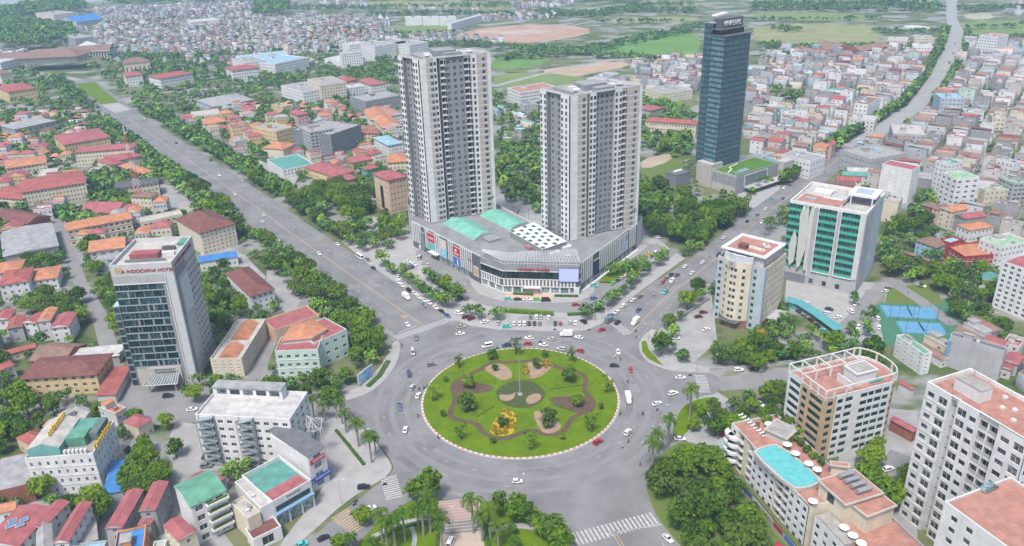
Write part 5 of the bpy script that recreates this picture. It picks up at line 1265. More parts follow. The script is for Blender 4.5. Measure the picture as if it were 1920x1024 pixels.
# pale green office: two wings, pyramid roof
h=hb(592,704,655); B,P=block(Z(920,745),Z(570,775),(612,628),h,'pale green office wing with red roof facing the roundabout','mint','flat','crimson',fl=3,ww=1.8,sp=3.2,clut=0,par=.5,band='white',style='many')
B2,P2=block((650,617),(599,648),(622,590),h+.3,'pale green office wing with porch beside the boulevard trees','mint','flat','crimson',fl=3,ww=1.8,sp=3.6,clut=0,par=.5,faces='LR',style='many')
q=[G(*Z(x,y),h+2.2) for x,y in ((635,668),(870,645),(988,572),(880,500),(718,545))]; b=MB(); q=[Vector((p.x,p.y,0)) for p in q]; b.prism([(p.x,p.y) for p in q],h-.5,h+1.6); o=B.part('roof_lantern',b,WM('pale')); O=inset(q,-.6); c=sum(q,Vector())/5; b=MB()
for i in range(5): b.poly([O[i]+Vector((0,0,h+1.6)),O[(i+1)%5]+Vector((0,0,h+1.6)),c+Vector((0,0,h+5))])
b.build('lantern_roof',RM('orange'),o)
p0=G(626,668); b=MB(); b.box((p0.x,p0.y,6.2),(7.5,6,.7),R(36)); o=B2.part('porch_roof',b,WM('mint')); b=MB(); b.box((p0.x,p0.y,6.9),(5,4,.25),R(36)); b.build('porch_tile',surf('porch_yellow',(.6,.36,.05),.7,.15,1),o)
for sx in (-1,1): b=MB(); q=p0+Vector((sx*2.6,-2.2,0)); b.tube((q.x,q.y,0),(q.x,q.y,6.2),.35,n=8); B2.part('column',b,WM('yellow'))
block(Z(575,590),Z(484,508),Z(930,470),hb(515,645,617),'long peach hall with a red flat roof behind the pale green office','peach','flat','crimson',fl=3,ww=1.2,sp=6,clut=0,par=1.0,faces='')
# white block with steel stairs
Y=lambda x,y: (370+x/5.12,700+y/5.12)
h=21.5; a_,l_,r_,k_=rect((543,786),(379,763),(553,735),h); B,P=block(None,None,None,h,'white office block with steel fire stairs and a whitewashed terrace','white','flat','white',fl=6,ww=2.0,sp=3.6,clut=0,par=1.0,faces='LR',style='many',world=(a_,l_,r_,k_))
dl=(a_-l_).normalized(); nl=Vector((dl.y,-dl.x,0)); D_=(r_-a_).length; q0,q1=lerp(l_,a_,.02)-nl*(D_-5),lerp(l_,a_,.78)-nl*(D_-5)
b=MB(); b.prism([(p.x,p.y) for p in (q0,q1,q1-nl*4.5,q0-nl*4.5)],h-1,h+3.4); o=B.part('roof_room',b,WM('white'))
for i in range(5): panel(lerp(q0,q1,.06+.19*i),lerp(q0,q1,.2+.19*i),h+.6,h+2.7,.06,G_DARK,o,'window',.02)
b=MB(); b.prism([(p.x,p.y) for p in (q0+nl*.5,q1+nl*.5,q1-nl*5,q0-nl*5)],h+3.4,h+3.7,bottom=True); b.build('room_roof',RM('grey'),o)
for t0,t1 in ((.03,.2),(.46,.62)):
 s0,s1=lerp(l_,a_,t0),lerp(l_,a_,t1); st=MB()
 for p in (s0+nl*.2,s1+nl*.2,s0+nl*2.6,s1+nl*2.6): st.tube((p.x,p.y,0),(p.x,p.y,h),.14,n=4)
 for i in range(12):
  z=h*i/12; z_=lambda t: Vector((0,0,t)); p,q=(s0,s1) if i%2 else (s1,s0); st.quad(p+nl*.3+z_(z),p+nl*2.5+z_(z),q+nl*2.5+z_(z+h/12),q+nl*.3+z_(z+h/12)); st.tube(p+nl*2.6+z_(z+1),q+nl*2.6+z_(z+h/12+1),.07,n=4); st.tube(s0+nl*2.6+z_(z),s1+nl*2.6+z_(z),.08,n=4)
 B.part('fire_stair',st,surf('galv',(.38,.42,.43),.5,.2,1,metal=.3))
# slate roofed corner shop house with red sign
X=lambda x,y: (290+x/5.486,860+y/5.486)
h=15.5; a_,l_,r_,k_=rect(Y(1060,810),Y(680,605),Y(1235,715),h); foot([a_,r_,k_,l_])
B,P=block(None,None,None,h,'white corner shop house with slate grey roof and red banner sign','white','shed','slate',fl=4,ww=3.2,wh=2.3,sp=3.6,faces='R',gl=G_PALE,style='many',rise=2.2,over=.2,world=(a_,l_,r_,k_))
d=(r_-a_).normalized(); n=Vector((d.y,-d.x,0)); panel(lerp(a_,r_,.08),lerp(a_,r_,.92),11.6,13.6,.2,surf('banner_red',(.5,.04,.06),.5,.1,1),B.o,'sign_board'); plates(lerp(a_,r_,.2),lerp(a_,r_,.9),7,12.3,1.1,FR_W,B.o,.26,.05); panel(lerp(a_,r_,-.1),lerp(a_,r_,1.15),3.6,5.8,.3,surf('banner_blue',(.04,.09,.4),.5,.1,1),B.o,'sign_board',.1); text('H',1.7,lerp(a_,r_,.0)+n*.5+Vector((0,0,4.0)),d,B.o,FR_W,.03); plates(lerp(a_,r_,.2),lerp(a_,r_,1.1),9,4.6,.7,FR_W,B.o,.42,.05)
# PANTIO shop and neighbours
h=11.5; a_,l_,r_,k_=rect(X(1210,440),X(870,185),X(1620,225),h); foot([a_,r_,k_,l_])
B,P=block(None,None,None,h,'white clothes shop with a blue window band and black lettering','white','flat','teal',fl=3,ww=1.1,wh=2.0,sp=2.4,faces='',clut=0,par=1.4,world=(a_,l_,r_,k_))
d=(r_-a_).normalized(); n=Vector((d.y,-d.x,0)); text('PANTIO',1.5,lerp(a_,r_,.52)+n*.06+Vector((0,0,9.6)),d,B.o,FR_D,.04)
panel(lerp(a_,r_,.05),lerp(a_,r_,.93),6.6,8.6,.1,G_BLUE,B.o,'window_band'); panel(lerp(a_,r_,.0),lerp(a_,r_,1),5.6,6.2,1.2,surf('awning_blue',(.2,.33,.48),.6,.1,1),B.o,'awning'); panel(lerp(a_,r_,.03),lerp(a_,r_,.97),.2,4.6,.1,G_PALE,B.o,'show_window');
b=MB(); i_=[lerp(lerp(a_,r_,s),lerp(l_,k_,s),t) for s,t in ((.05,.08),(.95,.08),(.95,.35),(.05,.35))]; b.prism([(p.x,p.y) for p in i_],h-1.38,h-1.1); B.part('red_roof',b,RM('crimson'))
for t in (.0,.33,.66,.97): p=lerp(a_,r_,t)+n*.5; b=MB(); b.box((p.x,p.y,0),(.5,.5,5.6),math.atan2(d.y,d.x)); B.part('column',b,FR_W)
block(X(1090,505),X(820,240),X(1205,445),11.2,'narrow white shop house with a sandy terrace beside the clothes shop','white','flat','pale',fl=3,ww=3.0,wh=2.4,sp=3.4,faces='R',clut=1,stair=False,gl=G_PALE)
block(X(955,615),X(780,450),X(1085,545),10.4,'small cream house between the shop houses','cream','flat','pale',fl=3,ww=2.4,wh=2.2,sp=3.0,faces='R',clut=2,stair=False)
block(X(1010,830),X(930,720),X(1300,690),5.6,'low shop with a white sign front below the red gutter','white','flat','maroon',fl=1,ww=4,wh=3.4,sp=4.6,faces='R',clut=0)
# green roofed white house with planted balconies
h=16.0; B,P=block(X(370,495),X(105,335),X(760,380),h,'white house with a green gabled roof and planted balconies','white','gable','green',fl=4,ww=2.6,wh=2.2,sp=3.4,rise=2.0,over=.3,faces='R',gl=G_DARK,gable=True)
a_,l_,r_,k_=rect(X(370,495),X(105,335),X(760,380),h); d=(r_-a_).normalized(); n=Vector((d.y,-d.x,0)); leafm=surf('balcony_leaf',(.09,.17,.03),.9,.4,2,bump=1)
for i in range(1,5):
 z=i*3.5-.6; o=panel(lerp(a_,r_,.38),lerp(a_,r_,1.02),z,z+.9,1.6,FR_W,B.o,'balcony',.02); panel(lerp(a_,r_,.42),lerp(a_,r_,.98),z+.9,z+1.5,.6,leafm,o,'balcony_plants',.6)
block(X(250,850),X(95,690),X(425,745),11.0,'cream house with a crimson barrel roof in front of the green roofed house','cream','gable','crimson',fl=3,sp=2.6,rise=1.0,over=.2)
block(X(480,130),X(180,240),X(800,80),5.5,'low building with a wide crimson tin roof behind the green roofed house','pale','gable','crimson',fl=1,faces='',rise=1.6,over=.3)
# karaoke hall
V=lambda x,y: (x/5.12,740+y/5.12)
h=hb(198,920,850); a_,l_,r_,k_=rect(V(890,565),V(228,620),V(1105,250),h); foot([a_,r_,k_,l_])
B,P=block(None,None,None,h,'white ribbed hall with green roofs and gold roof letters','white','flat','concrete',fl=4,ww=.9,wh=1.7,sp=2.6,clut=0,par=.8,world=(a_,l_,r_,k_),band='pale',faces='LR')
def sub(s0,s1,t0,t1,z0,z1,m,nm,gable=False,rise=0):
 q=[lerp(lerp(a_,l_,s),lerp(r_,k_,s),t) for s,t in ((s0,t0),(s1,t0),(s1,t1),(s0,t1))]; b=MB()
 if gable:
  b.prism([(p.x,p.y) for p in q],z0,z1,1); m0,m1=lerp(q[0],q[1],.5)+Vector((0,0,z1+rise)),lerp(q[3],q[2],.5)+Vector((0,0,z1+rise)); zz=Vector((0,0,z1+.01)); b.quad(q[0]+zz,m0,m1,q[3]+zz); b.quad(m0,q[1]+zz,q[2]+zz,m1); b.poly([q[0]+zz,q[1]+zz,m0],1); b.poly([q[3]+zz,m1,q[2]+zz],1); return B.part(nm,b,[m,WM('teal')])
 b.prism([(p.x,p.y) for p in q],z0,z1); return B.part(nm,b,m)
sub(.5,.98,.08,1.0,h-.8,h+2.4,RM('pale'),'gabled_roof',True,2.0); sub(.2,.49,.3,.62,h-.8,h+3.0,RM('green'),'green_roof'); sub(.2,.49,.63,1.0,h-.8,h+2.0,RM('teal'),'green_roof'); sub(.06,.19,.45,.95,h-.8,h+2.6,surf('netting',(.12,.17,.16),.8,.2,1),'net_roof')
for i in range(6): sub(.12+.06*i,.155+.06*i,.06,.12,h-.8,h+.9,FR_W,'air_conditioner')
gold=MATS['gold']; d=(r_-a_).normalized(); n=Vector((d.y,-d.x,0)); plates(lerp(a_,r_,.08),lerp(a_,r_,.85),8,h+.1,2.4,surf('gold_letter',(.75,.45,.02),.5,.1,1),B.o,.1,.3)
pp=[lerp(lerp(a_,l_,.72),lerp(r_,k_,.72),t) for t in (.3,1)]; plates(pp[0],pp[1],9,h+4.0,2.4,MATS['gold_letter'],B.o,.1,.3)
block(V(300,850),V(-60,870),V(250,560),8,'low shed with grey corrugated roof beside the white ribbed hall','brick','flat','grey',fl=1,faces='',clut=0,par=.2)
block((240,920),(195,930),(252,860),4.5,'blue tin lean to roofs beside the white ribbed hall','blue','shed','blue',fl=1,faces='',rise=.6,over=.3)
block((138,935),(106,938),(140,928),4.5,'small blue tin roof below the white ribbed hall','blue','shed','blue',fl=1,faces='',rise=.4,over=.3)
# tin roofed houses along the lower edge
U=lambda x,y: (x/5.818,880+y/5.818)
def tin(A,L,Rr,h,lab,wall='pale',rc='crimson',**k): block(U(*A),U(*L),U(*Rr),h,lab,wall,k.pop('roof','gable'),rc,fl=max(2,round(h/3.4)),sp=3.0,over=k.pop('over',.35),name='house',cat='house',**k)
tin((200,838),(-60,700),(430,430),9.5,'broad house with crimson roof and solar panels at the picture edge',rise=1.2)
for x,y in ((105,610),(135,560),(215,600),(260,545)):
 q=G(*U(x,y),10.9); o=thing('solar_panel','blue grey solar panel on the broad crimson roof, %s'%{105: 'lower of the edge pair',135: 'upper of the edge pair',215: 'lower of the inner pair',260: 'upper of the inner pair'}[x],'solar panel',(q.x,q.y,10.75),.6,'solar panels on the crimson roof'); b=MB(); b.box((0,0,0),(2.6,2.2,.12)); child('frame',b.mesh('frame',FR_W),o); b=MB(); b.box((0,0,.12),(2.4,2.0,.03)); child('cells',b.mesh('cells',surf('cells',(.13,.2,.3),.2,.1,1)),o)
tin((470,640),(420,560),(650,360),9.0,'narrow pale house with crimson roof next to the solar roof',rise=1.0)
tin((740,790),(600,790),(975,370),10.5,'long narrow house with bright red gabled roof and white side wall','white',rise=1.2)
tin((1330,630),(1170,620),(1530,230),9.0,'long narrow house with crimson roof beside the blue tin roofs','grey',rise=1.0)
tin((1690,440),(1530,440),(1810,140),11,'tall narrow grey house with crimson roof near the pale yard','concrete',rise=.9)
tin((1640,600),(1510,600),(1700,480),7,'small crimson roof tucked below the tall grey house','concrete',rise=.8)
tin((160,440),(-40,450),(130,360),8,'orange tiled house behind the solar roof','white','orange',rise=1.4)
tin((580,980),(440,980),(470,600),8.5,'white house with plain gable end at the picture edge','white','grey',rise=1.2)
tin((1080,960),(620,960),(1080,790),6.5,'house with turquoise and grey roof at the lower edge','blue','sky',roof='flat',clut=2)
tin((1560,900),(1240,940),(1540,620),8.5,'orange walled house with blue roof','orange','blue',roof='flat',clut=2)
tin((1780,900),(1650,900),(1790,770),6.0,'small pale house with glass roof beside the orange house','mint','pale',roof='flat',clut=0)
tin((1060,760),(900,930),(1240,470),5.0,'rough grey roof between the two red roofs','concrete','concrete',rise=.4)
block((70,1010),(10,1015),(120,960),8,'small tin house filling the corner plot','pale','gable','grey',fl=2,name='house',cat='house') if False else None
# villas and terraces, left edge
W=lambda x,y: (x/3.658,480+y/3.658)
def villa(A,L,Rr,h,lab,wall='white',rc='red',f=W,**k): block(f(*A),f(*L),f(*Rr),h,lab,wall,k.pop('roof','hip'),rc,fl=k.pop('fl',max(2,round(h/3.5))),ww=1.2,sp=k.pop('sp',3.0),over=.5,name='house',cat='house',**k)
villa((190,170),(10,180),(170,85),10.5,'white villa with red gables beside the tree lined lane',rise=2.2)
villa((390,145),(215,160),(380,70),7.0,'white villa with a clean orange hip roof behind the hedge',rc='orange',rise=2)
villa((250,460),(165,450),(330,400),9.5,'tall white row house in the middle of the red roofed terrace',roof='gable',rise=1.3)
villa((150,480),(50,500),(180,410),8.5,'grey row house with red roof at the near end of the terrace','grey',roof='gable',rise=1.4)
villa((340,440),(255,455),(405,355),11,'tall row house with orange roof at the back of the terrace','pale','orange',roof='gable',rise=1.2)
villa((470,480),(360,480),(490,395),9,'row house with crimson roof at the lane end of the terrace','white','crimson',roof='gable',rise=1.3)
villa((60,430),(-30,440),(100,370),8,'red roofed house at the picture edge above the terrace','white',roof='gable',rise=1.2)
villa((240,625),(-20,690),(230,605),4.2,'long low house with red tin roof in front of the terrace','cream','red',roof='gable',rise=1.3)
villa((95,745),(-40,800),(60,720),7,'white house with red hip roof at the picture edge','white','red',roof='hip')
block((222,667),(145,667),(215,650),4.5,'open car port with white tin roof behind the yellow school','grey','shed','white',fl=1,faces='',rise=.3,name='car_port',cat='car port')
block((135,669),(112,667),(150,650),4.2,'small white tin roof next to the car port','grey','shed','white',fl=1,faces='',rise=.3,name='car_port',cat='car port')
block((118,680),(85,660),(128,648),4.0,'low brown roof beside the white tin roofs','brick','gable','brown',fl=1,faces='',name='shed',cat='shed')
block((215,740),(190,735),(228,690),4.5,'low red lean to between the yellow school and the hotel','pale','shed','red',fl=1,faces='',rise=.6,name='shed',cat='shed')
# --- left middle
T=z4(0,256)
def civ(A,L,Rr,h,lab,wall='cream',rc='red',roof='hip',f=T,**k): return block(f(*A),f(*L),f(*Rr),h,lab,wall,roof,rc,over=.7,**k)
h=hb(375,483,441); B,P=civ((1500,725),(1310,620),(1765,655),h,'tall cream office with a steep maroon roof beside the blue awning',rc='maroon',fl=6,ww=1.0,sp=2.4,rise=5.5)
block(T(1780,900),T(1500,950),T(1760,860),5.5,'blue tin awning roof below the tall cream office','white','shed','blue',fl=1,faces='L',rise=.5,name='shed',cat='shed')
civ((160,420),(130,330),(640,350),13.5,'long cream administrative block with red roof and palm trees',fl=4,ww=1.0,sp=2.2,rise=2.5)
civ((165,470),(20,400),(200,400),9,'red roofed rear wing of the long cream administrative block',fl=3,rise=2.5)
civ((500,705),(480,650),(985,615),11,'cream school block with orange and pink roof by the service lane',rc='orange',roof='gable',fl=3,ww=1.9,sp=3.4,rise=1.8,band='brick')
civ((30,900),(0,720),(435,820),8,'grey metal roofed sports hall behind the trees','grey','grey','gable',fl=1,ww=3,sp=6,rise=1.2)
civ((200,660),(90,560),(225,600),5.5,'low hall with brown roof behind the sports hall','brick','maroon','gable',fl=1,faces='')
civ((560,120),(535,90),(980,100),13,'cream four storey block with crimson roof behind the mast',rc='crimson',fl=4,ww=1.1,sp=2.4,rise=2.2)
civ((860,185),(840,115),(1010,130),7.5,'red roofed meeting hall beside the lattice mast',rc='crimson',fl=2,rise=1.8)
civ((1060,280),(920,215),(1130,255),7,'white annex with orange hip roof by the lattice mast','white','orange',fl=2,rise=2)
civ((830,215),(780,165),(880,190),8.5,'small cream wing with red roof left of the meeting hall'.replace('left of','touching'),fl=2,rise=1.5)
civ((45,240),(-10,190),(345,205),10,'long cream house with orange roof at the picture edge',rc='orange',fl=3,rise=2)
civ((60,330),(0,310),(100,290),5,'small crimson roof at the picture edge',rc='crimson',roof='gable',fl=1,faces='')
civ((480,62),(360,0),(830,10),10,'pale yellow block with long crimson roof beyond the trees','yellow','crimson',fl=3,ww=1.2,sp=2.6,rise=2)
civ((870,390),(855,350),(1185,345),10.5,'cream block with dark mossy roof behind the lattice mast',rc='darkgrey',fl=3,ww=1.2,sp=2.8,rise=1.2)
civ((1130,455),(955,460),(1215,430),13,'cream block with brown roof beside the parking yard',rc='rust',fl=4,ww=1.2,sp=2.6,rise=1.6)
civ((1060,640),(1030,610),(1370,580),8,'low hall with pink flat roof and tall windows','cream','pale','flat',fl=2,ww=2.0,sp=3.2,clut=0)
civ((870,570),(665,540),(890,500),5,'low building with crimson tin roof among palms','cream','crimson','gable',fl=1)
civ((930,830),(680,850),(910,760),12,'grey shop house with orange gable beside the hotel','grey','orange','gable',fl=3,gl=G_BLUE,ww=2.2,sp=4)
civ((945,900),(700,920),(950,860),9.5,'grey shop house with flat roof and blue window behind the hotel','grey','grey','flat',fl=3,gl=G_BLUE,ww=3,sp=5,clut=0)
civ((1180,800),(945,820),(1170,755),7,'brown roofed house behind the hotel','pale','maroon','hip',fl=2,rise=2)
civ((420,280),(270,300),(450,230),5,'flat pale roofs between the orange house and the trees','cream','pale','flat',fl=1,clut=0,faces='')
civ((150,1000),(-40,1010),(120,935),7,'white house with orange tiled roof by the lane corner','white','orange','hip',fl=2)
# --- centre, behind the boulevard
S4=z4(480,256)
civ((400,190),(290,150),(590,165),hb(582,307,248) if False else 21,'pale glass office block behind the boulevard trees','grey','concrete','flat',f=lambda x,y: (480+x/4,256+(y-190)/4-8),fl=7,ww=2.4,wh=1.9,sp=2.9,gl=G_TEAL,clut=2,style='many')
civ((200,250),(150,160),(400,190),6,'low white annex with teal roof before the glass office','white','teal','flat',f=S4,fl=2,clut=0)
civ((590,300),(320,240),(760,270),7.5,'yellow courtyard block with crimson roof','yellow','crimson','hip',f=S4,fl=2,ww=1.1,sp=2.4,rise=2.2)
civ((600,345),(590,300),(720,300),6.5,'small yellow wing with crimson roof joined to the courtyard block','yellow','crimson','hip',f=S4,fl=2,rise=1.4)
h=24.6; B,P=civ((992,328),(822,296),(1148,316),h,'peach office block with a central glass bay and crimson roof','peach','crimson','hip',f=S4,fl=6,ww=1.1,sp=2.5,rise=2.5)
a_,l_,r_,k_=rect(S4(992,328),S4(822,296),S4(1148,316),h); panel(lerp(l_,a_,.4),lerp(l_,a_,.58),2,18,.2,G_TEAL,B.o,'glass_bay',.02)
civ((720,195),(690,165),(870,165),7,'yellow house with crimson roof behind the courtyard block','yellow','crimson','hip',f=S4,fl=2)
civ((990,195),(905,150),(1120,210),10,'cream villa with orange hip roof behind the peach office','cream','orange','hip',f=S4,fl=3)
civ((990,66),(870,10),(1100,50),13,'white block with pale teal roof behind the orange villa','white','sky','hip',f=S4,fl=4,ww=1.0,sp=1.9,rise=1.5)
civ((830,250),(795,230),(900,230),7,'teal walled house with red roof beside the peach office','teal','red','gable',f=S4,fl=2)
civ((140,20),(50,60),(290,30),9,'long orange roofed villa behind the glass office','cream','orange','hip',f=lambda x,y: (480+x/4,262+y/4),fl=2)
N2=z4(480,0)
for (A,L,Rr,h,lb,wl,rc,rf) in (
 ((560,1010),(295,960),(760,930),19,'dark modern office with white frames behind the glass office','slate','grey','flat'),
 ((700,1000),(670,985),(900,1010),10,'yellow villa with crimson roof below the dark modern office','yellow','crimson','hip'),
 ((150,985),(50,930),(210,945),15,'yellow office with flat tiled roof in front of the dark modern office','yellow','concrete','flat'),
 ((310,865),(255,840),(390,850),10,'pink villa with crimson roof beside tall trees','pink','crimson','hip'),
 ((200,800),(120,780),(255,785),9,'small yellow block with flat roof among trees','yellow','concrete','flat'),
 ((860,900),(750,840),(1010,900),9,'first terrace of orange roofed villas behind the tall tower','white','orange','gable'),
 ((950,960),(880,890),(1095,940),9,'second terrace of orange roofed villas behind the tall tower','white','orange','gable'),
 ((1010,870),(930,820),(1090,850),9,'third terrace of orange roofed villas behind the tall tower','white','terracotta','gable'),
 ((820,760),(715,720),(1080,710),14,'dark and white office row behind the villas','midgrey','grey','flat'),
 ((350,690),(262,630),(480,650),15,'white school block with flat roofs beyond the trees','white','grey','flat'),
 ((480,640),(410,590),(660,610),20,'white stair tower and long wing of the school','cream','concrete','flat'),
 ((700,660),(660,640),(800,640),12,'white school annex in front of the red roof','white','white','flat'),
 ((860,640),(790,600),(960,620),13,'white school hall with crimson roof','white','crimson','hip'),
 ((680,610),(630,590),(730,590),13,'peach school wing with red roof','peach','red','hip'),
 ((140,480),(-180,470),(450,440),18,'long white hospital block with many bays','white','sky','flat'),
 ((-120,440),(-180,420),(250,405),18,'rear white hospital block with pale blue roof','white','sky','flat'),
 ((630,410),(455,420),(870,400),9,'low white theatre base before the civic hall','white','white','flat'),
 ((640,400),(595,395),(800,390),20,'white civic hall beyond the trees','white','grey','flat'),
 ((700,335),(610,330),(830,325),22,'large white block behind the civic hall','white','white','flat'),
 ((890,350),(860,310),(920,320),20,'white block first in the row behind the civic hall','white','grey','flat'),
 ((1010,340),(960,310),(1090,305),18,'cream block second in the row behind the civic hall','cream','grey','flat'),
 ((1150,340),(1100,310),(1190,310),18,'white block third in the row behind the civic hall','white','grey','flat')):
 block(N2(*A),N2(*L),N2(*Rr),h,lb,wl,rf,rc,fl=max(2,round(h/3.4)),ww=1.5,sp=2.9,clut=1 if rf=='flat' else 0,over=.6)
# new white blocks by the fields
for i,(x,y) in enumerate(((1130,190),(1175,188),(1258,190),(1303,188),(1385,190),(1432,188))):
 p=G(*N2(x,y+5)); a=p; block(None,None,None,15,ordn(i)+' of the six white cube blocks beside the fields','white','flat','white',fl=4,faces='',clut=0,world=(p,p+Vector((-4,16,0)),p+Vector((17,4,0)),p+Vector((13,20,0))))
p=G(*N2(1470,235)); block(None,None,None,13,'long white unfinished block beside the fields','white','flat','white',fl=3,clut=0,world=(p,p+Vector((-8,12,0)),p+Vector((50,110,0)),p+Vector((42,122,0))),faces='R')
# top left quarter
M0=z4(0,0)
def long_hall():
 cl=[G(5,122),G(55,121),G(110,113),G(165,108),G(215,105)]; B=Bld('long low assembly hall with a brown roof and white columns',cl[2],'assembly_hall','hall'); P=strip_pts(cl,17); O=strip_pts(cl,21); n=len(cl)
 b=MB()
 for i in range(n-1): b.prism([(p.x,p.y) for p in (P[i],P[i+1],P[2*n-2-i],P[2*n-1-i])],0,12)
 B.part('wall',b,WM('grey')); b=MB()
 for i in range(n-1):
  o=[O[i],O[i+1],O[2*n-2-i],O[2*n-1-i]]; m0,m1=lerp(o[0],o[3],.5)+Vector((0,0,18)),lerp(o[1],o[2],.5)+Vector((0,0,18)); zz=Vector((0,0,12.5)); b.quad(o[3]+zz,o[2]+zz,m1,m0); b.quad(o[1]+zz,o[0]+zz,m0,m1); b.quad(o[3]+zz-Vector((0,0,2)),o[2]+zz-Vector((0,0,2)),o[2]+zz,o[3]+zz,1)
 B.part('roof',b,[RM('brown'),WM('beige')])
 for i in range(n-1):
  for t in np.linspace(.05,.95,9): p=lerp(O[2*n-1-i],O[2*n-2-i],t)+Vector((0,1.5,0)); c=MB(); c.box((p.x,p.y,0),(1.3,1.3,10.6)); B.part('column',c,WM('cream'))
 p=G(100,112,14); b=MB(); q=[p+Vector((x,y,0)) for x,y in ((-42,-12),(36,-6),(36,30),(-42,24))]; q=[Vector((t.x,t.y,0)) for t in q]; b.prism([(t.x,t.y) for t in q],10,19,1); O_=inset(q,-5); m0,m1=lerp(O_[0],O_[3],.5)+(O_[1]-O_[0])*.25,lerp(O_[1],O_[2],.5)-(O_[1]-O_[0])*.25; zt,zr=Vector((0,0,19)),Vector((0,0,28)); b.quad(O_[0]+zt,O_[1]+zt,m1+zr,m0+zr); b.quad(O_[2]+zt,O_[3]+zt,m0+zr,m1+zr); b.poly([O_[1]+zt,O_[2]+zt,m1+zr]); b.poly([O_[3]+zt,O_[0]+zt,m0+zr]); B.part('upper_roof',b,[RM('brown'),WM('beige')]); foot(P)
long_hall()
civ((930,480),(895,465),(1120,465),14,'square pavilion with a broad brown roof beside the long hall','cream','brown','hip',f=M0,fl=1,ww=2,wh=8,sp=5,rise=6)
civ((0,560),(-60,540),(75,545),12,'brown roofed pavilion at the picture edge','cream','brown','hip',f=M0,fl=2,rise=5)
civ((1200,590),(1095,575),(1450,550),15,'white ministry block with red roofs','white','red','hip',f=M0,fl=4,ww=1.6,sp=3,rise=3)
civ((940,575),(925,550),(1065,560),13,'small white block with red roof beside the ministry','white','red','hip',f=M0,fl=4,rise=3)
civ((1740,530),(1735,500),(1920,500),15,'white block with red roof beyond the ministry','white','red','hip',f=M0,fl=4,ww=1.8,sp=3,rise=3)
civ((60,690),(-40,650),(270,660),13,'yellow palace like school with red roof','yellow','red','hip',f=M0,fl=3,ww=1.4,sp=3,rise=3)
civ((1600,800),(1480,750),(1900,745),9,'wide low hall with a sloping grey roof','blue','grey','hip',f=M0,fl=1,ww=3,sp=5,rise=5)
civ((110,970),(-60,960),(440,915),10,'wide grey roofed sports hall beside the boulevard','grey','grey','hip',f=M0,fl=2,ww=3,sp=5,rise=4)
civ((1440,870),(1410,840),(1650,850),9,'cream villa with pink flat roof near the grey hall','cream','pale','flat',f=M0,fl=2,clut=0)
civ((1540,930),(1505,900),(1700,910),9,'cream villa with orange roof near the grey hall','cream','orange','hip',f=M0,fl=2)
civ((1830,830),(1810,800),(1920,820),9,'cream villa with crimson roof beside the wide hall','cream','crimson','hip',f=M0,fl=2)
civ((1740,970),(1700,930),(1900,950),11,'yellow office with brown roof behind the boulevard trees','yellow','brown','flat',f=M0,fl=3)
civ((0,470),(-60,440),(50,420),12,'white house beneath the wooded hill','white','white','flat',f=M0,fl=3)
civ((1830,470),(1850,430),(1920,440),20,'tall white hotel block beyond the ministry','white','grey','flat',f=M0,fl=6)
civ((400,110),(320,90),(530,90),20,'old cream block on the hilltop','cream','grey','flat',f=M0,fl=5)
civ((560,170),(470,160),(760,140),10,'long hall with a bright blue roof below the hill','grey','blue','gable',f=M0,fl=1,faces='')
civ((560,290),(510,260),(670,270),16,'pale concrete block below the hill','concrete','grey','flat',f=M0,fl=4)
civ((640,375),(600,350),(810,350),9,'white gabled hall behind the long hall','white','white','gable',f=M0,fl=2)
civ((1430,165),(1410,150),(1640,145),12,'wide white building among the far houses','white','white','flat',f=M0,fl=3,clut=0)
# yellow school row seen right of tower two
E4=z4(960,0)
civ((1000,905),(970,880),(1360,950),13,'long cream school with an orange roof between the towers','cream','red','hip',f=E4,fl=3,ww=1.5,sp=2.6,rise=2.2)
civ((1040,830),(970,800),(1090,800),13,'school wing with crimson roof behind the second tower','stone','crimson','hip',f=E4,fl=4,ww=1.3,sp=2.4,rise=2)
civ((60,690),(35,650),(290,640),15,'white dormitory with red roof behind the first tower','white','terracotta','flat',f=E4,fl=4,ww=1.6,sp=2.4)
civ((90,790),(20,780),(200,790),13,'plain grey block beside the dormitory','grey','grey','flat',f=E4,fl=4)
civ((1150,700),(1145,650),(1230,650),10,'cream house in the old quarter near the dark tower','cream','grey','flat',f=E4,fl=3)
civ((700,590),(640,570),(730,545),14,'tall white house behind the second tower','white','grey','flat',f=E4,fl=4)
# --- right side
foot([G(x,y) for x,y in ((1470,578),(1500,590),(1560,635),(1580,628),(1530,585),(1490,560))])
D4=z4(1440,256)
h=hb(1697,383,320); civ((1085,250),(870,200),(1120,215),h,'blank white tower house with a red strip roof','white','crimson','flat',f=D4,fl=8,ww=.5,wh=.6,sp=4,clut=0,par=.5)
R2_=lambda x,y: (1690+x/4.655,260+y/4.655)
def res(A,L,Rr,h,lb,wall='white',rc='grey',roof='flat',f=R2_,**k): return block(f(*A),f(*L),f(*Rr),h,lb,wall,roof,rc,fl=k.pop('fl',max(2,round(h/3.4))),ww=k.pop('ww',1.2),sp=k.pop('sp',2.8),over=.4,**k)
res((410,225),(320,190),(525,195),24,'white tower house with a green roof',rc='green',fl=7)
res((490,350),(380,290),(665,325),22,'white block with a grey green roof',rc='lightgreen',fl=6,ww=2.4,sp=4.6,clut=0)
res((740,450),(655,430),(975,445),11.5,'long cream house with a flat green roof','cream','lightgreen',fl=3,clut=1)
res((985,390),(920,330),(1060,360),16,'narrow glass fronted house beside the long cream house','grey','lightgreen',fl=5,gl=G_TEAL,ww=2.4,sp=3)
res((985,215),(830,180),(1055,200),15,'white house with concrete roof in the old quarter',rc='concrete',fl=4)
res((440,640),(370,600),(550,600),12,'ornate cream villa with an orange roof','cream','orange','gable',fl=4)
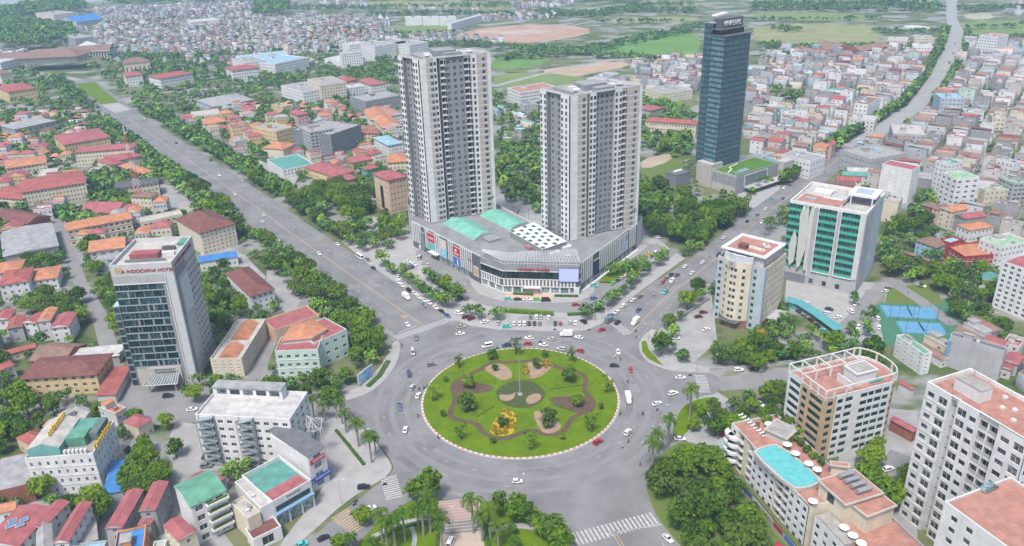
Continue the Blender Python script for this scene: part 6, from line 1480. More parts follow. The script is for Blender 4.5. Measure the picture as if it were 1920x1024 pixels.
res((330,620),(300,600),(380,580),11,'brick grey house touching the ornate villa','pink','brown','gable',fl=3)
res((560,700),(520,660),(700,660),10,'house with a long crimson roof behind the ornate villa','concrete','crimson','gable',fl=3,faces='')
res((600,800),(555,750),(750,745),8,'white house with an orange roof above the red house','white','orange','hip',fl=2)
res((260,600),(190,570),(310,570),6,'brown roofed house among the trees below the blank tower','brick','brown','hip',fl=2)
res((300,950),(160,880),(390,900),9,'pale blue house with a brown hip roof','skyblue','brown','hip',fl=3)
h=hb(1815,507,481); Q2=lambda x,y: (1640+x/3.939,440+y/3.939)
B,P=res((665,160),(585,70),(915,115),h,'dark red villa with white trim and orange terrace','red','orange',f=Q2,fl=3,ww=1.6,wh=1.9,sp=2.8,clut=0,band='white',fr=FR_W)
res((560,60),(530,30),(600,20),11,'dark red stair wing of the trimmed villa','red','sky',f=Q2,fl=3,clut=0)
res((400,195),(185,120),(420,185),4,'low brown tin roof before the pale blue house','brick','brown','gable',f=Q2,fl=1,faces='')
res((580,255),(440,200),(590,240),4,'low crimson tin roof beside the dark red villa','brick','crimson','gable',f=Q2,fl=1,faces='')
res((935,90),(820,20),(1103,30),14,'white house with green roof behind the dark red villa','white','lightgreen',f=Q2,fl=4)
h=hb(1861,576,490); a_,l_,r_,k_=rect((1880,489),(1905,472),(1938,515),h); B,P=block(None,None,None,h,'white and grey hotel block with pink roof at the picture edge','white','flat','crimson',fl=9,ww=1.7,sp=3.0,clut=0,faces='R',world=(a_,l_,r_,k_),gl=G_DARK,style='many')
res((905,350),(800,330),(905,300),8,'narrow house with teal roof beside the hotel block','grey','teal','gable',f=Q2,fl=2)
res((820,400),(770,380),(890,370),8,'stained beige house beside the hotel block','beige','pale',f=Q2,fl=2,clut=0)
h=hb(1768,690,632); B,P=res((960,860),(555,745),(1000,835),h,'big blank grey house with slate roof and blue upright sign','grey','slate','flat',f=Q2,fl=4,clut=1,faces='R',ww=1.8)
a_,l_,r_,k_=rect(Q2(960,860),Q2(555,745),Q2(1000,835),h); d=(a_-l_).normalized(); panel(l_-d*.3,l_+d*1.0,1.5,h-2.5,.5,surf('upright_blue',(.2,.33,.5),.5,.3,1),B.o,'upright_sign',.02)
h=hb(1728,712,672); B,P=res((365,880),(145,745),(440,880),h,'narrow white house with green roof','white','green','flat',f=Q2,fl=5,ww=1.1,sp=3.6,clut=1)
res((945,830),(830,770),(955,780),9,'house with crimson gabled roof behind the grey house','white','crimson','gable',f=Q2,fl=3)
res((1070,830),(950,790),(1103,760),9,'pale house with flat terracotta roof at the picture edge','pale','terracotta',f=Q2,fl=3)
res((1060,960),(950,930),(1103,900),6,'blue grey house with crimson roof at the picture edge','blue','crimson','gable',f=Q2,fl=2)
res((1010,1000),(930,980),(1040,960),5,'little house with red roof behind the apartment block','pale','red','gable',f=Q2,fl=1)
G4=z4(1440,512)
res((1080,870),(985,820),(1100,860),4.5,'low orange roof behind the tan apartment block','pale','red','gable',f=G4,fl=1,faces='')
H4=z4(1440,768)
res((1090,165),(930,70),(1110,140),5,'long crimson shed roof behind the tan apartment block','brick','crimson','gable',f=H4,fl=1,faces='')
# shop house rows along the avenue
for (A,L,Rr,h,lb,wl,rc,rf) in (
 ((350,395),(340,370),(620,430),9,'row house with crimson roof first behind the green glass office','cream','crimson','gable'),
 ((430,370),(400,345),(660,380),9.5,'row house with maroon roof second behind the green glass office','pale','maroon','gable'),
 ((520,330),(500,300),(700,340),9.5,'row house with red roof third behind the green glass office','cream','red','gable'),
 ((560,290),(545,265),(760,300),10,'row house with teal roof fourth behind the green glass office','pale','teal','gable'),
 ((600,260),(590,235),(790,265),10,'row house with olive roof fifth behind the green glass office','cream','pale','gable'),
 ((780,170),(700,90),(890,90),15,'plain grey block behind the blue billboard','grey','concrete','flat'),
 ((320,185),(170,120),(340,130),14,'white shop block across the avenue','white','grey','flat'),
 ((430,110),(340,100),(440,60),12,'cream shop house with orange roof beside the white shop block','cream','orange','gable'),
 ((480,70),(430,60),(500,40),12,'pink shop house beside the cream shop house','pink','red','gable'),
 ((140,160),(50,130),(165,120),11,'cream shop house with red roof near the dark hotel','cream','red','gable'),
 ((60,180),(25,140),(70,150),9,'light blue narrow house near the dark hotel','skyblue','grey','flat')):
 block(D4(*A),D4(*L),D4(*Rr),h,lb,wl,rf,rc,fl=3,ww=1.4,sp=2.8,clut=1,over=.3,name='shop_house',cat='shop house')
C4=z4(1440,0)
for (A,L,Rr,h,lb,wl,rc,rf) in (
 ((1728,278),(1598,262),(1785,258),26,'tall white office beside the far avenue','white','terracotta','flat'),
 ((1730,390),(1725,360),(1880,360),8,'blue fronted showroom beside the tall white office','skyblue','grey','flat'),
 ((748,784),(657,770),(835,730),19,'white tower house with brown roof in the old quarter','white','brown','flat'),
 ((735,548),(595,545),(748,518),12,'bright white house in the old quarter','white','white','flat'),
 ((800,905),(615,885),(815,870),11,'pale flat roofed house in the old quarter','pale','pale','flat'),
 ((1046,306),(898,300),(1050,280),10,'cream block with pink flat roof near the tree belt','cream','pale','flat'),
 ((1252,288),(1106,290),(1256,265),13,'cream office beside the far avenue trees','cream','grey','flat'),
 ((1238,352),(1088,350),(1245,330),8,'white and blue showroom beside the far avenue trees','white','white','flat'),
 ((440,425),(352,425),(445,405),12,'plain concrete house standing alone by the fields','concrete','concrete','flat'),
 ((490,380),(330,350),(640,360),6,'long brown roofed kiln shed beside the fields','brick','rust','gable'),
 ((700,385),(620,365),(880,340),6,'second brown roofed kiln shed beside the fields','brick','rust','gable'),
 ((1188,1012),(945,1008),(1196,940),12,'large pale flat roofed block beside the avenue bend','grey','pale','flat'),
 ((1480,735),(1325,745),(1485,700),15,'blue grey block with pale blue roof across the avenue','blue','sky','flat'),
 ((214,850),(100,850),(216,825),11,'white corner house with three rows of windows','white','grey','flat'),
 ((1622,850),(1488,850),(1625,820),11,'white house with grey roof across the avenue','white','grey','flat'),
 ((1790,880),(1702,885),(1795,855),12,'cream narrow house with small windows across the avenue','cream','grey','flat')):
 block(C4(*A),C4(*L),C4(*Rr),h,lb,wl,rf,rc,fl=max(2,round(h/3.5)),ww=1.5,sp=3.2,clut=1,over=.4)
# ------------------------------------------------------------------ trees
def leaf_mat(key,lo,hi,warm):
 m,t,b=nodes(key); a=t.nodes.new('ShaderNodeAttribute'); a.attribute_name='tint'; oi=t.nodes.new('ShaderNodeObjectInfo')
 o=mixc(t,rgba(lo),rgba(hi),a.outputs['Fac']); o=mixc(t,o,rgba(warm),ramp(t,oi.outputs['Random'],.45,1.35))
 t.links.new(o,b.inputs['Base Color']); b.inputs['Roughness'].default_value=.75; b.inputs['Specular IOR Level'].default_value=.08
 tr=t.nodes.new('ShaderNodeBsdfTranslucent'); t.links.new(o,tr.inputs[0]); mx=t.nodes.new('ShaderNodeMixShader'); mx.inputs[0].default_value=.4
 t.links.new(b.outputs[0],mx.inputs[1]); t.links.new(tr.outputs[0],mx.inputs[2]); t.links.new(mx.outputs[0],t.nodes['Material Output'].inputs[0]); return m
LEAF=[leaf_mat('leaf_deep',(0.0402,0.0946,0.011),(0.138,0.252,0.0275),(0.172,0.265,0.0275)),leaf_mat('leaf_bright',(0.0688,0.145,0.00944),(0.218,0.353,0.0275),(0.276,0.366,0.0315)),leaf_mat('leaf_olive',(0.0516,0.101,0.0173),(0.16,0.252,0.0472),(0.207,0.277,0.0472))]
LEAF_Y=leaf_mat('leaf_yellow',(.14,.15,.015),(.58,.42,.03),(.45,.36,.03)); LEAF_P=leaf_mat('leaf_palm',(0.0402,0.0946,0.011),(0.126,0.233,0.0275),(0.172,0.252,0.0315))
BARK=surf('bark',(.13,.10,.075),.95,.3,2,bump=1); BARK_P=surf('palm_bark',(.26,.245,.215),.9,.2,2)
def quads_mesh(name,Q,T,m):
 """Q: (n,4,3) quads, T: tint per quad."""
 n=len(Q); V=np.asarray(Q,np.float32).reshape(-1,3); me=bpy.data.meshes.new(name); me.vertices.add(4*n); me.vertices.foreach_set('co',V.ravel()); me.loops.add(4*n); me.loops.foreach_set('vertex_index',np.arange(4*n,dtype=np.int32))
 me.polygons.add(n); me.polygons.foreach_set('loop_start',np.arange(0,4*n,4,dtype=np.int32)); me.update(calc_edges=True)
 at=me.attributes.new('tint','FLOAT_COLOR','FACE'); c=np.repeat(np.asarray(T,np.float32)[:,None],4,1); c[:,3]=1; at.data.foreach_set('color',c.ravel()); me.materials.append(m); return me
def leafquads(rg,C0,Rr,n,size,flat=.75,up=.35):
 """n leaf clumps on the skin and inside of one lobe."""
 d=rg.normal(size=(n,3)); d /= np.linalg.norm(d,axis=1)[:,None]; d[:,2]=np.where(d[:,2]<-.35,-d[:,2],d[:,2])
 r=Rr*(rg.uniform(.55,1.05,n)); p=C0+d*r[:,None]*np.array([1,1,flat])
 nr=d+rg.normal(scale=.55,size=(n,3))+np.array([0,0,up]); nr /= np.linalg.norm(nr,axis=1)[:,None]
 a=np.cross(nr,rg.normal(size=(n,3))); a /= np.linalg.norm(a,axis=1)[:,None]; b=np.cross(nr,a)
 s=size*rg.uniform(.6,1.3,n)[:,None]; e=rg.uniform(.6,1.1,n)[:,None]
 bend=nr*s*.25
 return np.stack([p-a*s-b*s*e*.5,p+a*s*.3-b*s*e-bend,p+a*s+b*s*e*.4,p-a*s*.3+b*s*e-bend],1),d[:,2]
def broad(seed,Rc,Hc,zc,nl,leaf,size=.42,per=95,kind=0):
 rg=np.random.default_rng(seed); Q,T=[],[]; cents=[]
 for i in range(nl):
  for _ in range(30):
   d=rg.normal(size=3); d /= np.linalg.norm(d); q=np.array([d[0]*Rc*.68,d[1]*Rc*.68,zc+d[2]*Hc*.62])*1.0
   if all(np.linalg.norm(q-c)>Rc*.42 for c in cents): break
  cents.append(q)
 cents.append(np.array([0,0,zc])); base=rg.uniform(0,1,len(cents))
 for i,c in enumerate(cents):
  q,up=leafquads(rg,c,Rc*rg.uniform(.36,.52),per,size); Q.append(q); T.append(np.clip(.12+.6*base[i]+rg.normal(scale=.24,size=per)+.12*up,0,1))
 # stray sprays round the outline
 q,up=leafquads(rg,np.array([0,0,zc]),Rc*1.02,per,size,Hc/Rc); Q.append(q); T.append(rg.uniform(.2,.9,per))
 cr=quads_mesh('crown',np.concatenate(Q),np.concatenate(T),leaf)
 b=MB(); b.tube((0,0,0),(.1,0,zc*.5),.22,.16,7); b.tube((.1,0,zc*.5),(0,.1,zc),.16,.08,6)
 for c in cents[:5]: b.tube((.1,0,zc*.5),tuple(c*np.array([.75,.75,.98])),.10,.04,5)
 return b.mesh('trunk',BARK),cr
TREES={'broad': [],'round': [],'slim': [],'airy': []}
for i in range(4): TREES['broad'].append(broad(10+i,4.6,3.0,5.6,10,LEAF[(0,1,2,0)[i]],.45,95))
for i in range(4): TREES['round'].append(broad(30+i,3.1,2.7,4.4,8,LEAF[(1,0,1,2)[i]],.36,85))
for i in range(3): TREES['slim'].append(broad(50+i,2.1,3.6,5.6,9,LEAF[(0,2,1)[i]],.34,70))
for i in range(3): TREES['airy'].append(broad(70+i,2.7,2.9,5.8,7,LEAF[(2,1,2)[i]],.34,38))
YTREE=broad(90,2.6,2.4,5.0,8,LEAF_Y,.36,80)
def palm(seed,H,L,n=15):
 rg=np.random.default_rng(seed); Q,T=[],[]
 for i in range(n):
  az=2*PI*i/n+rg.uniform(-.2,.2); el=rg.uniform(.15,1.15) if i%3 else rg.uniform(.9,1.4); ln=L*rg.uniform(.85,1.1)
  d=np.array([math.cos(az),math.sin(az),0]); sd=np.array([-d[1],d[0],0]); pts=[]; p=np.array([0,0,H]); k=7; a=el
  for j in range(k+1): pts.append(p.copy()); p=p+(d*math.cos(a)+np.array([0,0,math.sin(a)]))*ln/k; a -= (.30+.06*j)*rg.uniform(.8,1.15)
  for j in range(k):
   wd=ln*.17*(1-abs(j-2.6)/5.2); wd2=ln*.17*(1-abs(j+1-2.6)/5.2) if j<k-1 else .02
   for s in (-1,1):
    dr=np.array([0,0,-wd*.55]); Q.append([pts[j],pts[j]+(pts[j+1]-pts[j])*.72,pts[j]+(pts[j+1]-pts[j])*1.15+sd*s*wd+dr,pts[j]+(pts[j+1]-pts[j])*.45+sd*s*wd+dr]); T.append(np.clip(rg.normal(.45,.25)+.2*math.sin(el),0,1))
 cr=quads_mesh('crown',np.array(Q),np.array(T),LEAF_P); b=MB(); zz=[0,.25,.6,.85]; rr=[.30,.26,.27,.19]
 for j in range(3): b.tube((0,0,H*zz[j]),(0,0,H*zz[j+1]),rr[j],rr[j+1],8)
 tr=b.mesh('trunk',BARK_P); b=MB(); b.tube((0,0,H*.85),(0,0,H),.2,.1,7); return tr,cr,b.mesh('crownshaft',surf('shaft',(.12,.2,.06),.6,.2,2))
PALMS=[palm(5+i,h_,l_) for i,(h_,l_) in enumerate(((7.5,3.4),(8.8,3.7),(6.4,3.2)))]
FANP=[palm(25+i,3.6,2.6,20) for i in range(2)]
def boxes(polys): return [(min(p[0] for p in q),min(p[1] for p in q),max(p[0] for p in q),max(p[1] for p in q),q) for q in polys]
_rb=boxes(ROADPOLYS); _fb=boxes(FOOT); _nb=boxes(NOHOUSE)
_rb[0]=_rb[0]
def hit(p,bx,g=0): return any(b[0]-g <= p[0] <= b[2]+g and b[1]-g <= p[1] <= b[3]+g and (inside(p,b[4]) or (g and min(segd(p,b[4][i],b[4][i-1]) for i in range(len(b[4])))<g)) for b in bx)
PLANTED=[]                                  # (pos, kind, variant, scale, label, group, size in view)
rt=random.Random(11)
def put(p,kind,s,label,group,var=None,rz=None):
 s *= 1.35 if kind=='palm' else 1.14
 PLANTED.append((Vector((p[0],p[1],0)),kind,var if var is not None else rt.randrange(8),s,label,group))
def free(p,road=True,g=1.5): return not hit(p,_fb,g) and not (road and hit(p,_rb,.8))
ADJ={'broad': 'spreading tree','round': 'rounded tree','slim': 'upright tree','airy': 'thin crowned young tree','palm': 'royal palm','fan': 'low feathery palm','yellow': 'tree in yellow bloom'}
def row(pts,sp,kinds,where,s=(.85,1.15),world=False,jit=.6,road=True,frm='the roundabout'):
 P=pts if world else GP(pts); k=0; left=0.0; out=[]
 for a,c in zip(P,P[1:]):
  d=c-a; L=d.length; d /= L; u=left
  while u<L:
   p=a+d*u+Vector((rt.uniform(-jit,jit),rt.uniform(-jit,jit),0))
   if free(p,road): out.append(p)
   u += sp*rt.uniform(.9,1.1)
  left=u-L
 for i,p in enumerate(out):
  kd=rt.choice(kinds); put(p,kd,rt.uniform(*s),'%s, %s %s'%(ADJ[kd],ordn(i),where),where)
def zone(poly,sp,kinds,where,s=(.85,1.2),road=True,n=400):
 P=[(p.x,p.y) for p in GP(poly)]; x0,x1,y0,y1=min(p[0] for p in P),max(p[0] for p in P),min(p[1] for p in P),max(p[1] for p in P); out=[]
 for _ in range(n):
  p=(rt.uniform(x0,x1),rt.uniform(y0,y1))
  if inside(p,P) and all((p[0]-q[0]) ** 2+(p[1]-q[1]) ** 2>sp*sp for q in out) and free(p,road): out.append(p)
 out.sort(key=lambda p: PROJ((p[0],p[1],0))[0])
 for i,p in enumerate(out):
  kd=rt.choice(kinds); put(p,kd,rt.uniform(*s),'%s, %s across %s'%(ADJ[kd],ordn(i),where),where)
BR=['broad','round','round']; MX=['broad','round','slim']
# rows along the boulevard
bl=[G(790,608),G(652,512),G(533,428),G(385,322),G(240,222)]
mb_,ob_=offset(bl,-21.5),offset(bl,21)
row([lerp(mb_[1],mb_[2],.25),mb_[2],lerp(mb_[2],mb_[3],.35)],6.5,['round','broad'],'in the mall side row from the peach office drive',world=True)
row([lerp(mb_[2],mb_[3],.4),mb_[3],mb_[4],mb_[4]+(mb_[4]-mb_[3])*.25],7,['broad','round'],'in the far boulevard row on the mall side',world=True)
row(offset([lerp(mb_[1],mb_[2],.5),mb_[3],mb_[4]],-9),8,MX,'in the second boulevard row on the mall side',world=True)
row([ob_[0]+(ob_[1]-ob_[0])*.2,ob_[1],lerp(ob_[1],ob_[2],.95)],6.5,['slim','broad','airy','round'],'in the boulevard row across from the mall',world=True)
row([lerp(ob_[2],ob_[3],.2),ob_[3],ob_[4]],7,['broad','broad','slim'],'in the far boulevard row across from the mall',world=True)
row(offset([ob_[2],ob_[3],ob_[4]],9),8,MX,'in the back boulevard row across from the mall',world=True)
row([(838,582),(800,556),(760,528),(720,500)],6.5,['airy'],'in the car park row beside the mall kerb',road=False)
row([(862,566),(830,545),(800,520)],6.5,['airy','round'],'in the hedge row of the mall service road',road=False)
row([(880,596),(915,602),(935,600)],7,['round','airy'],'on the corner paving above the parked cars',(.8,1.0),road=False)
row([(1100,600),(1150,568),(1200,525),(1250,485)],9,['airy','round'],'in the kerb row between mall and avenue',(.8,1.0),road=False)
row([(1215,606),(1245,582),(1275,552),(1300,530),(1330,505)],6,['palm'],'in the palm row of the cream office',(.9,1.1),frm='')
row([(1330,440),(1365,418),(1400,398),(1430,378)],5,['palm'],'in the palm row beside the dark hotel garden',(.85,1.05))
row([(1435,445),(1480,405),(1500,390)],7,['palm','round'],'in the short row before the green glass office',(.8,1.0))
row([(1410,365),(1450,345),(1500,312),(1560,285)],9,['palm','round'],'on the hotel side of the avenue',(.7,.9))
row(offset(AVE[4:9],12.5),6.5,['broad','round'],'in the street row lining the avenue bend',(.95,1.2),world=True)
row(offset(AVE[8:11],15),9,['broad'],'in the dark row beside the far avenue',(1.0,1.3),world=True)
row(offset(AVE[7:11],-14),10,['broad'],'in the row across the far avenue',(.9,1.1),world=True)
row([(660,805),(690,850),(600,790),(625,800)],7,['palm'],'on the corner pavement by the shop houses',(.95,1.1),road=False) if False else None
for i,(x,y,s) in enumerate(((673,838,1.15),(697,868,1.1),(650,812,1.1),(705,852,.8),(642,795,.95),(610,790,.9),(590,790,.95))): put(G(x,y),'palm',s,'royal palm, %s in the corner pavement line from the shop houses'%ordn(i),'palms on the corner pavement',i)
for i,(x,y,s) in enumerate(((1293,783,1.2),(1252,838,1.0),(1232,850,1.1),(1222,884,1.15))): put(G(x,y),'palm',s,'royal palm, %s along the verge opposite the island'%ordn(i),'palms on the verge',i)
for i,(x,y,s) in enumerate(((727,1030,1.15),(760,1015,1.05),(742,1030,1.2),(830,1030,1.1),(888,1000,1.15),(935,1030,1.1),(795,1005,1.15),(808,1000,1.1),(905,1015,1.2),(920,1012,1.1),(718,1018,1.0),(785,990,.95),(805,985,1.1))): put(G(x,y),'palm',s,'royal palm, %s in the park beside the banded steps'%ordn(i),'palms in the park',i)
for i,(x,y,k,s) in enumerate(((806,940,'round',1.35),(775,940,'round',.9),(683,985,'round',.85),(938,968,'round',1.0),(970,980,'round',1.25),(993,985,'round',.95),(1018,1005,'round',1.15),(1035,1015,'round',1.2),(1050,1040,'round',1.2),(965,1035,'fan',1.2),(660,1030,'fan',1.2),(700,1040,'fan',1.3),(640,1035,'round',.9),(960,1005,'fan',1.0))): put(G(x,y),k,s,'%s, %s of the mixed park plants by the lower crossings'%(ADJ[k],ordn(i)),'trees in the park',i)
# planted areas
zone([(1235,895),(1300,862),(1345,890),(1400,965),(1450,1070),(1300,1070),(1250,1000)],6.5,['broad','round','broad'],'the wooded verge below the pool hotel',(.85,1.15))
zone([(1330,772),(1420,745),(1490,745),(1470,805),(1400,835),(1340,825),(1290,815),(1300,790)],6.0,BR,'the car park garden above the pool hotel',(.75,1.0))
zone([(1345,662),(1420,668),(1560,652),(1640,660),(1640,690),(1560,700),(1345,694)],5.5,BR,'the strip behind the side street wall',(.75,1.05))
zone([(1212,625),(1250,598),(1320,530),(1345,540),(1300,590),(1255,640),(1290,690),(1250,688)],6.0,['broad','round','fan'],'the garden between avenue and cream office',(.7,1.0))
zone([(1480,600),(1530,635),(1560,650),(1500,650),(1470,615)],8,['round','airy'],'the beds round the car shelter',(.6,.85))
zone([(1590,560),(1640,550),(1632,640),(1590,650)],5.5,['airy','round'],'the beds beside the tennis car park',(.6,.8))
zone([(1470,590),(1480,640),(1420,640)],5,['round'],'the bed under the cream office',(.7,.9))
zone([(1745,520),(1800,560),(1880,620),(1880,660),(1800,650),(1790,600)],7,BR,'the fence line beyond the blue courts',(.85,1.1))
zone([(1650,445),(1690,420),(1790,450),(1800,500),(1740,530),(1680,530),(1650,510)],6.0,BR,'the grove behind the green glass office',(.85,1.1))
zone([(1760,510),(1860,515),(1870,580),(1800,560)],6.0,BR,'the trees below the dark red villa',(.8,1.05))
zone([(1700,400),(1740,370),(1760,380),(1730,420)],6,BR,'the yard below the blank white tower',(.7,.9))
zone([(1205,345),(1280,375),(1390,405),(1380,425),(1300,462),(1222,445),(1195,390)],6.0,['broad','broad','round'],'the thicket before the dark hotel',(.9,1.2))
zone([(1285,480),(1320,455),(1330,470),(1300,495)],6,BR,'the clump at the avenue corner of the thicket',(.7,.9))
zone([(1130,525),(1160,505),(1212,492),(1205,500),(1150,528)],5.0,['airy','round'],'the planted triangle beside the mall',(.7,.9),road=False)
zone([(565,372),(640,355),(690,385),(680,430),(620,410)],6.0,['broad'],'the dark grove before the peach office',(1.0,1.3))
zone([(640,440),(700,425),(765,445),(765,468),(700,470)],5.5,['round','broad'],'the clipped grove beside the mall',(.8,1.0))
zone([(610,600),(650,585),(710,640),(700,700),(660,690),(655,640)],6.0,['broad','round','slim'],'the grove between office and boulevard',(.85,1.1))
zone([(500,500),(560,495),(600,540),(620,590),(580,590),(540,540)],6.0,MX,'the garden behind the long peach hall',(.8,1.05))
zone([(515,740),(560,725),(660,715),(655,752),(560,772),(515,770)],6.0,['broad','round'],'the front garden of the pale green office',(.8,1.05))
zone([(340,740),(390,720),(470,720),(470,740),(400,740),(380,770)],7,['round'],'the trees between hotel and white block',(.75,1.0))
zone([(160,555),(225,545),(232,600),(215,660),(190,640)],5.5,['round','broad'],'the lane beside the hotel',(.75,1.0))
zone([(100,560),(165,570),(160,620),(60,600),(50,570)],6,BR,'the little park by the terrace houses',(.75,1.0))
zone([(0,760),(70,760),(120,780),(60,830),(0,870)],6.5,BR,'the yard trees above the white ribbed hall',(.85,1.1))
zone([(30,690),(45,720),(60,750),(0,750),(0,690)],6.5,BR,'the trees beside the yellow school',(.8,1.0))
zone([(90,760),(160,745),(210,770),(215,790),(150,790)],9,['round','fan'],'the court before the yellow school',(.75,.95))
zone([(230,780),(330,790),(340,840),(330,860),(240,850),(215,820)],11,['round','round'],'the parking court by the white ribbed hall',(.8,1.05))
zone([(235,900),(290,885),(320,900),(310,935),(250,950)],6,['broad'],'the grove above the red tin roofs',(.9,1.1))
zone([(130,950),(200,955),(215,985),(180,985),(130,965)],6,['broad'],'the trees below the white ribbed hall',(.9,1.1))
zone([(0,940),(100,935),(105,950),(0,965)],6,BR,'the hedge line above the solar roof',(.7,.9))
zone([(425,880),(470,890),(455,920),(425,905)],5,['airy'],'the yard behind the clothes shop',(.6,.8))
zone([(1590,905),(1640,850),(1700,870),(1690,960),(1640,970)],6.5,BR,'the yard between the apartment blocks',(.8,1.1))
zone([(380,545),(420,560),(440,640),(420,650),(395,600)],5.5,BR,'the strip behind the hotel',(.7,.95))
zone([(390,500),(450,520),(480,590),(540,600),(500,620),(440,600)],6,BR,'the yard of the white office',(.7,.9))
zone([(60,395),(170,400),(200,420),(190,440),(110,420)],7,BR,'the yard of the cream school',(.8,1.0))
zone([(170,330),(290,320),(300,380),(230,400),(180,380)],7,MX,'the grounds of the lattice mast',(.85,1.1))
zone([(0,390),(40,380),(60,430),(0,440)],7,BR,'the trees at the end of the administrative block',(.8,1.0))
zone([(0,490),(70,465),(130,490),(150,520),(60,530),(0,520)],7,BR,'the trees before the sports hall',(.8,1.0))
zone([(160,470),(190,460),(215,500),(180,520)],7,BR,'the trees beside the grey shop houses',(.8,1.0))
zone([(1180,190),(1260,200),(1300,230),(1290,290),(1210,280)],7,BR,'the trees between second tower and dark tower',(.9,1.2))
zone([(930,290),(1010,280),(1010,400),(940,370)],7,BR,'the gap between the twin towers',(.9,1.1))
put(G(1425,655),'yellow',1.1,'tree in yellow bloom at the corner of the cream office','trees by the cream office',0)
PL_NEAR=PLANTED[:]
def view_size(t):
 q=RT*t[0].x+FW*t[0].y+UP*(3-CAMH); return {'broad': 9,'round': 6,'slim': 5,'airy': 5,'palm': 6,'fan': 5,'yellow': 6}[t[1]]*t[3]/q[2]
def in_frame(p,m=30):
 x,y=PROJ((p[0],p[1],4)); return-m<x<1920+m and-m<y<1024+60
PLANTED=sorted([t for t in PLANTED if in_frame(t[0])],key=view_size,reverse=True)
ntree=npalm=0; REST=[]
for t in PLANTED:
 p,kd,v,s,lb,gp=t
 if kd in ('palm','fan'):
  npalm += 1; src=PALMS[v%3] if kd=='palm' else FANP[v%2]; o=thing('palm_tree',lb,'palm tree',p,rt.random()*6.28,gp); o.scale=(s,s,s*rt.uniform(.92,1.1))
  child('trunk',src[0],o); child('crown',src[1],o)
  if kd=='palm': child('crownshaft',src[2],o)
 elif ntree<300:
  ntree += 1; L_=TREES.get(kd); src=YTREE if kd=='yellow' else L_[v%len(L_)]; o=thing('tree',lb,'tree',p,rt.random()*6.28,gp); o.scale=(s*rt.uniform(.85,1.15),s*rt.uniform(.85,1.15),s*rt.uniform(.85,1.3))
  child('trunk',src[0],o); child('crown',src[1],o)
 else: REST.append(t)
print('trees',ntree,'palms',npalm,'rest',len(REST))

# ------------------------------------------------------------------ the mass of farther trees, one body
WOOD=NM()
rgw=np.random.default_rng(4)
def clump_proto(seed,n=46):
 rg=np.random.default_rng(seed); q,up=leafquads(rg,np.zeros(3),1.0,n,.33,.8,.5); return q,up
PROTO=[clump_proto(200+i) for i in range(6)]
PROTO_N=[leafquads(np.random.default_rng(260+i),np.zeros(3),1.0,150,.19,.85,.4) for i in range(6)]
def far_tree(x,y,r,hgt,tone=0,n=None):
 b0=np.array([(.055,.122,.022),(.1,.18,.02),(.08,.14,.033)][tone])*rt.uniform(.75,1.35); near_=y<480
 for lb in range(3 if near_ else 1):            # close trees are built of three uneven lobes
  q,up=(PROTO_N if near_ else PROTO)[rt.randrange(6)]; a=rt.random()*6.28; ca,sa=math.cos(a),math.sin(a); k=len(q); V=q.reshape(-1,3)
  if n and n<k: V=V[:4*n]; k=n
  if near_: V=V[:4*62]; k=62
  rr=r*(rt.uniform(.55,.8) if near_ else 1); ox,oy,oz=(rt.uniform(-.5,.5)*r,rt.uniform(-.5,.5)*r,rt.uniform(-.25,.35)*r) if near_ else (0,0,0); sx,sy,sz=rt.uniform(.8,1.2),rt.uniform(.8,1.2),rt.uniform(.85,1.35)
  W_=np.empty_like(V); W_[:,0]=x+ox+rr*sx*(V[:,0]*ca-V[:,1]*sa); W_[:,1]=y+oy+rr*sy*(V[:,0]*sa+V[:,1]*ca); W_[:,2]=hgt-r*.95+oz+V[:,2]*rr*sz
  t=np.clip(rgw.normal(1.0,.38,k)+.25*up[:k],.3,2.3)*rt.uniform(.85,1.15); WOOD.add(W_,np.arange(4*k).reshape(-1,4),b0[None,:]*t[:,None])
for _ in range(40):
 q_=G(rt.uniform(1320,1580),rt.uniform(1070,1150)); far_tree(q_.x,q_.y,rt.uniform(3,4.5),9,rt.randrange(3))
for _ in range(26):
 q_=G(rt.choice([rt.uniform(600,820),rt.uniform(930,1090)]),rt.uniform(1055,1140)); far_tree(q_.x,q_.y,rt.uniform(2.5,3.8),8,rt.randrange(3))
for t in REST: far_tree(t[0].x,t[0].y,4.0*t[3],8.0*t[3],rt.randrange(3))
def wood(poly,dens,r=(2.6,4.2),n=None,h0=0,tone=None,road=True):
 """Scatter trees over a pixel polygon; dens = trees per hectare."""
 P=[(p.x,p.y) for p in GP(poly)]; x0,x1,y0,y1=min(p[0] for p in P),max(p[0] for p in P),min(p[1] for p in P),max(p[1] for p in P)
 cnt=int((x1-x0)*(y1-y0)/1e4*dens)
 for _ in range(cnt):
  p=(rt.uniform(x0,x1),rt.uniform(y0,y1))
  if not inside(p,P) or (road and (hit(p,_rb) or hit(p,_fb,1))): continue
  rr=rt.uniform(*r); far_tree(p[0],p[1],rr,rr*2.0+rt.uniform(0,1.5)+h0,rt.randrange(3) if tone is None else tone,n)
def belt(pts,wd,sp,r=(3,4.5),n=28):
 P=GP(pts)
 for a,c in zip(P,P[1:]):
  d=c-a; L=d.length
  for _ in range(int(L*wd/(sp*sp))):
   p=a+d*rt.random()+Vector((-d.y,d.x,0))/L*rt.uniform(-wd/2,wd/2); rr=rt.uniform(*r)
   if not hit(p,_rb): far_tree(p.x,p.y,rr,rr*2.1,rt.choice([0,0,2]),n)
wood([(230,140),(330,160),(480,190),(560,200),(700,195),(740,210),(740,300),(690,270),(560,225),(480,250),(500,300),(430,270),(330,215)],55)
wood([(220,120),(420,140),(440,150),(300,175),(240,160)],55)
wood([(430,145),(600,140),(740,120),(745,160),(640,150),(520,175),(440,180)],60)
wood([(0,215),(150,205),(250,250),(330,300),(420,380),(300,330),(150,245),(0,250)],55)
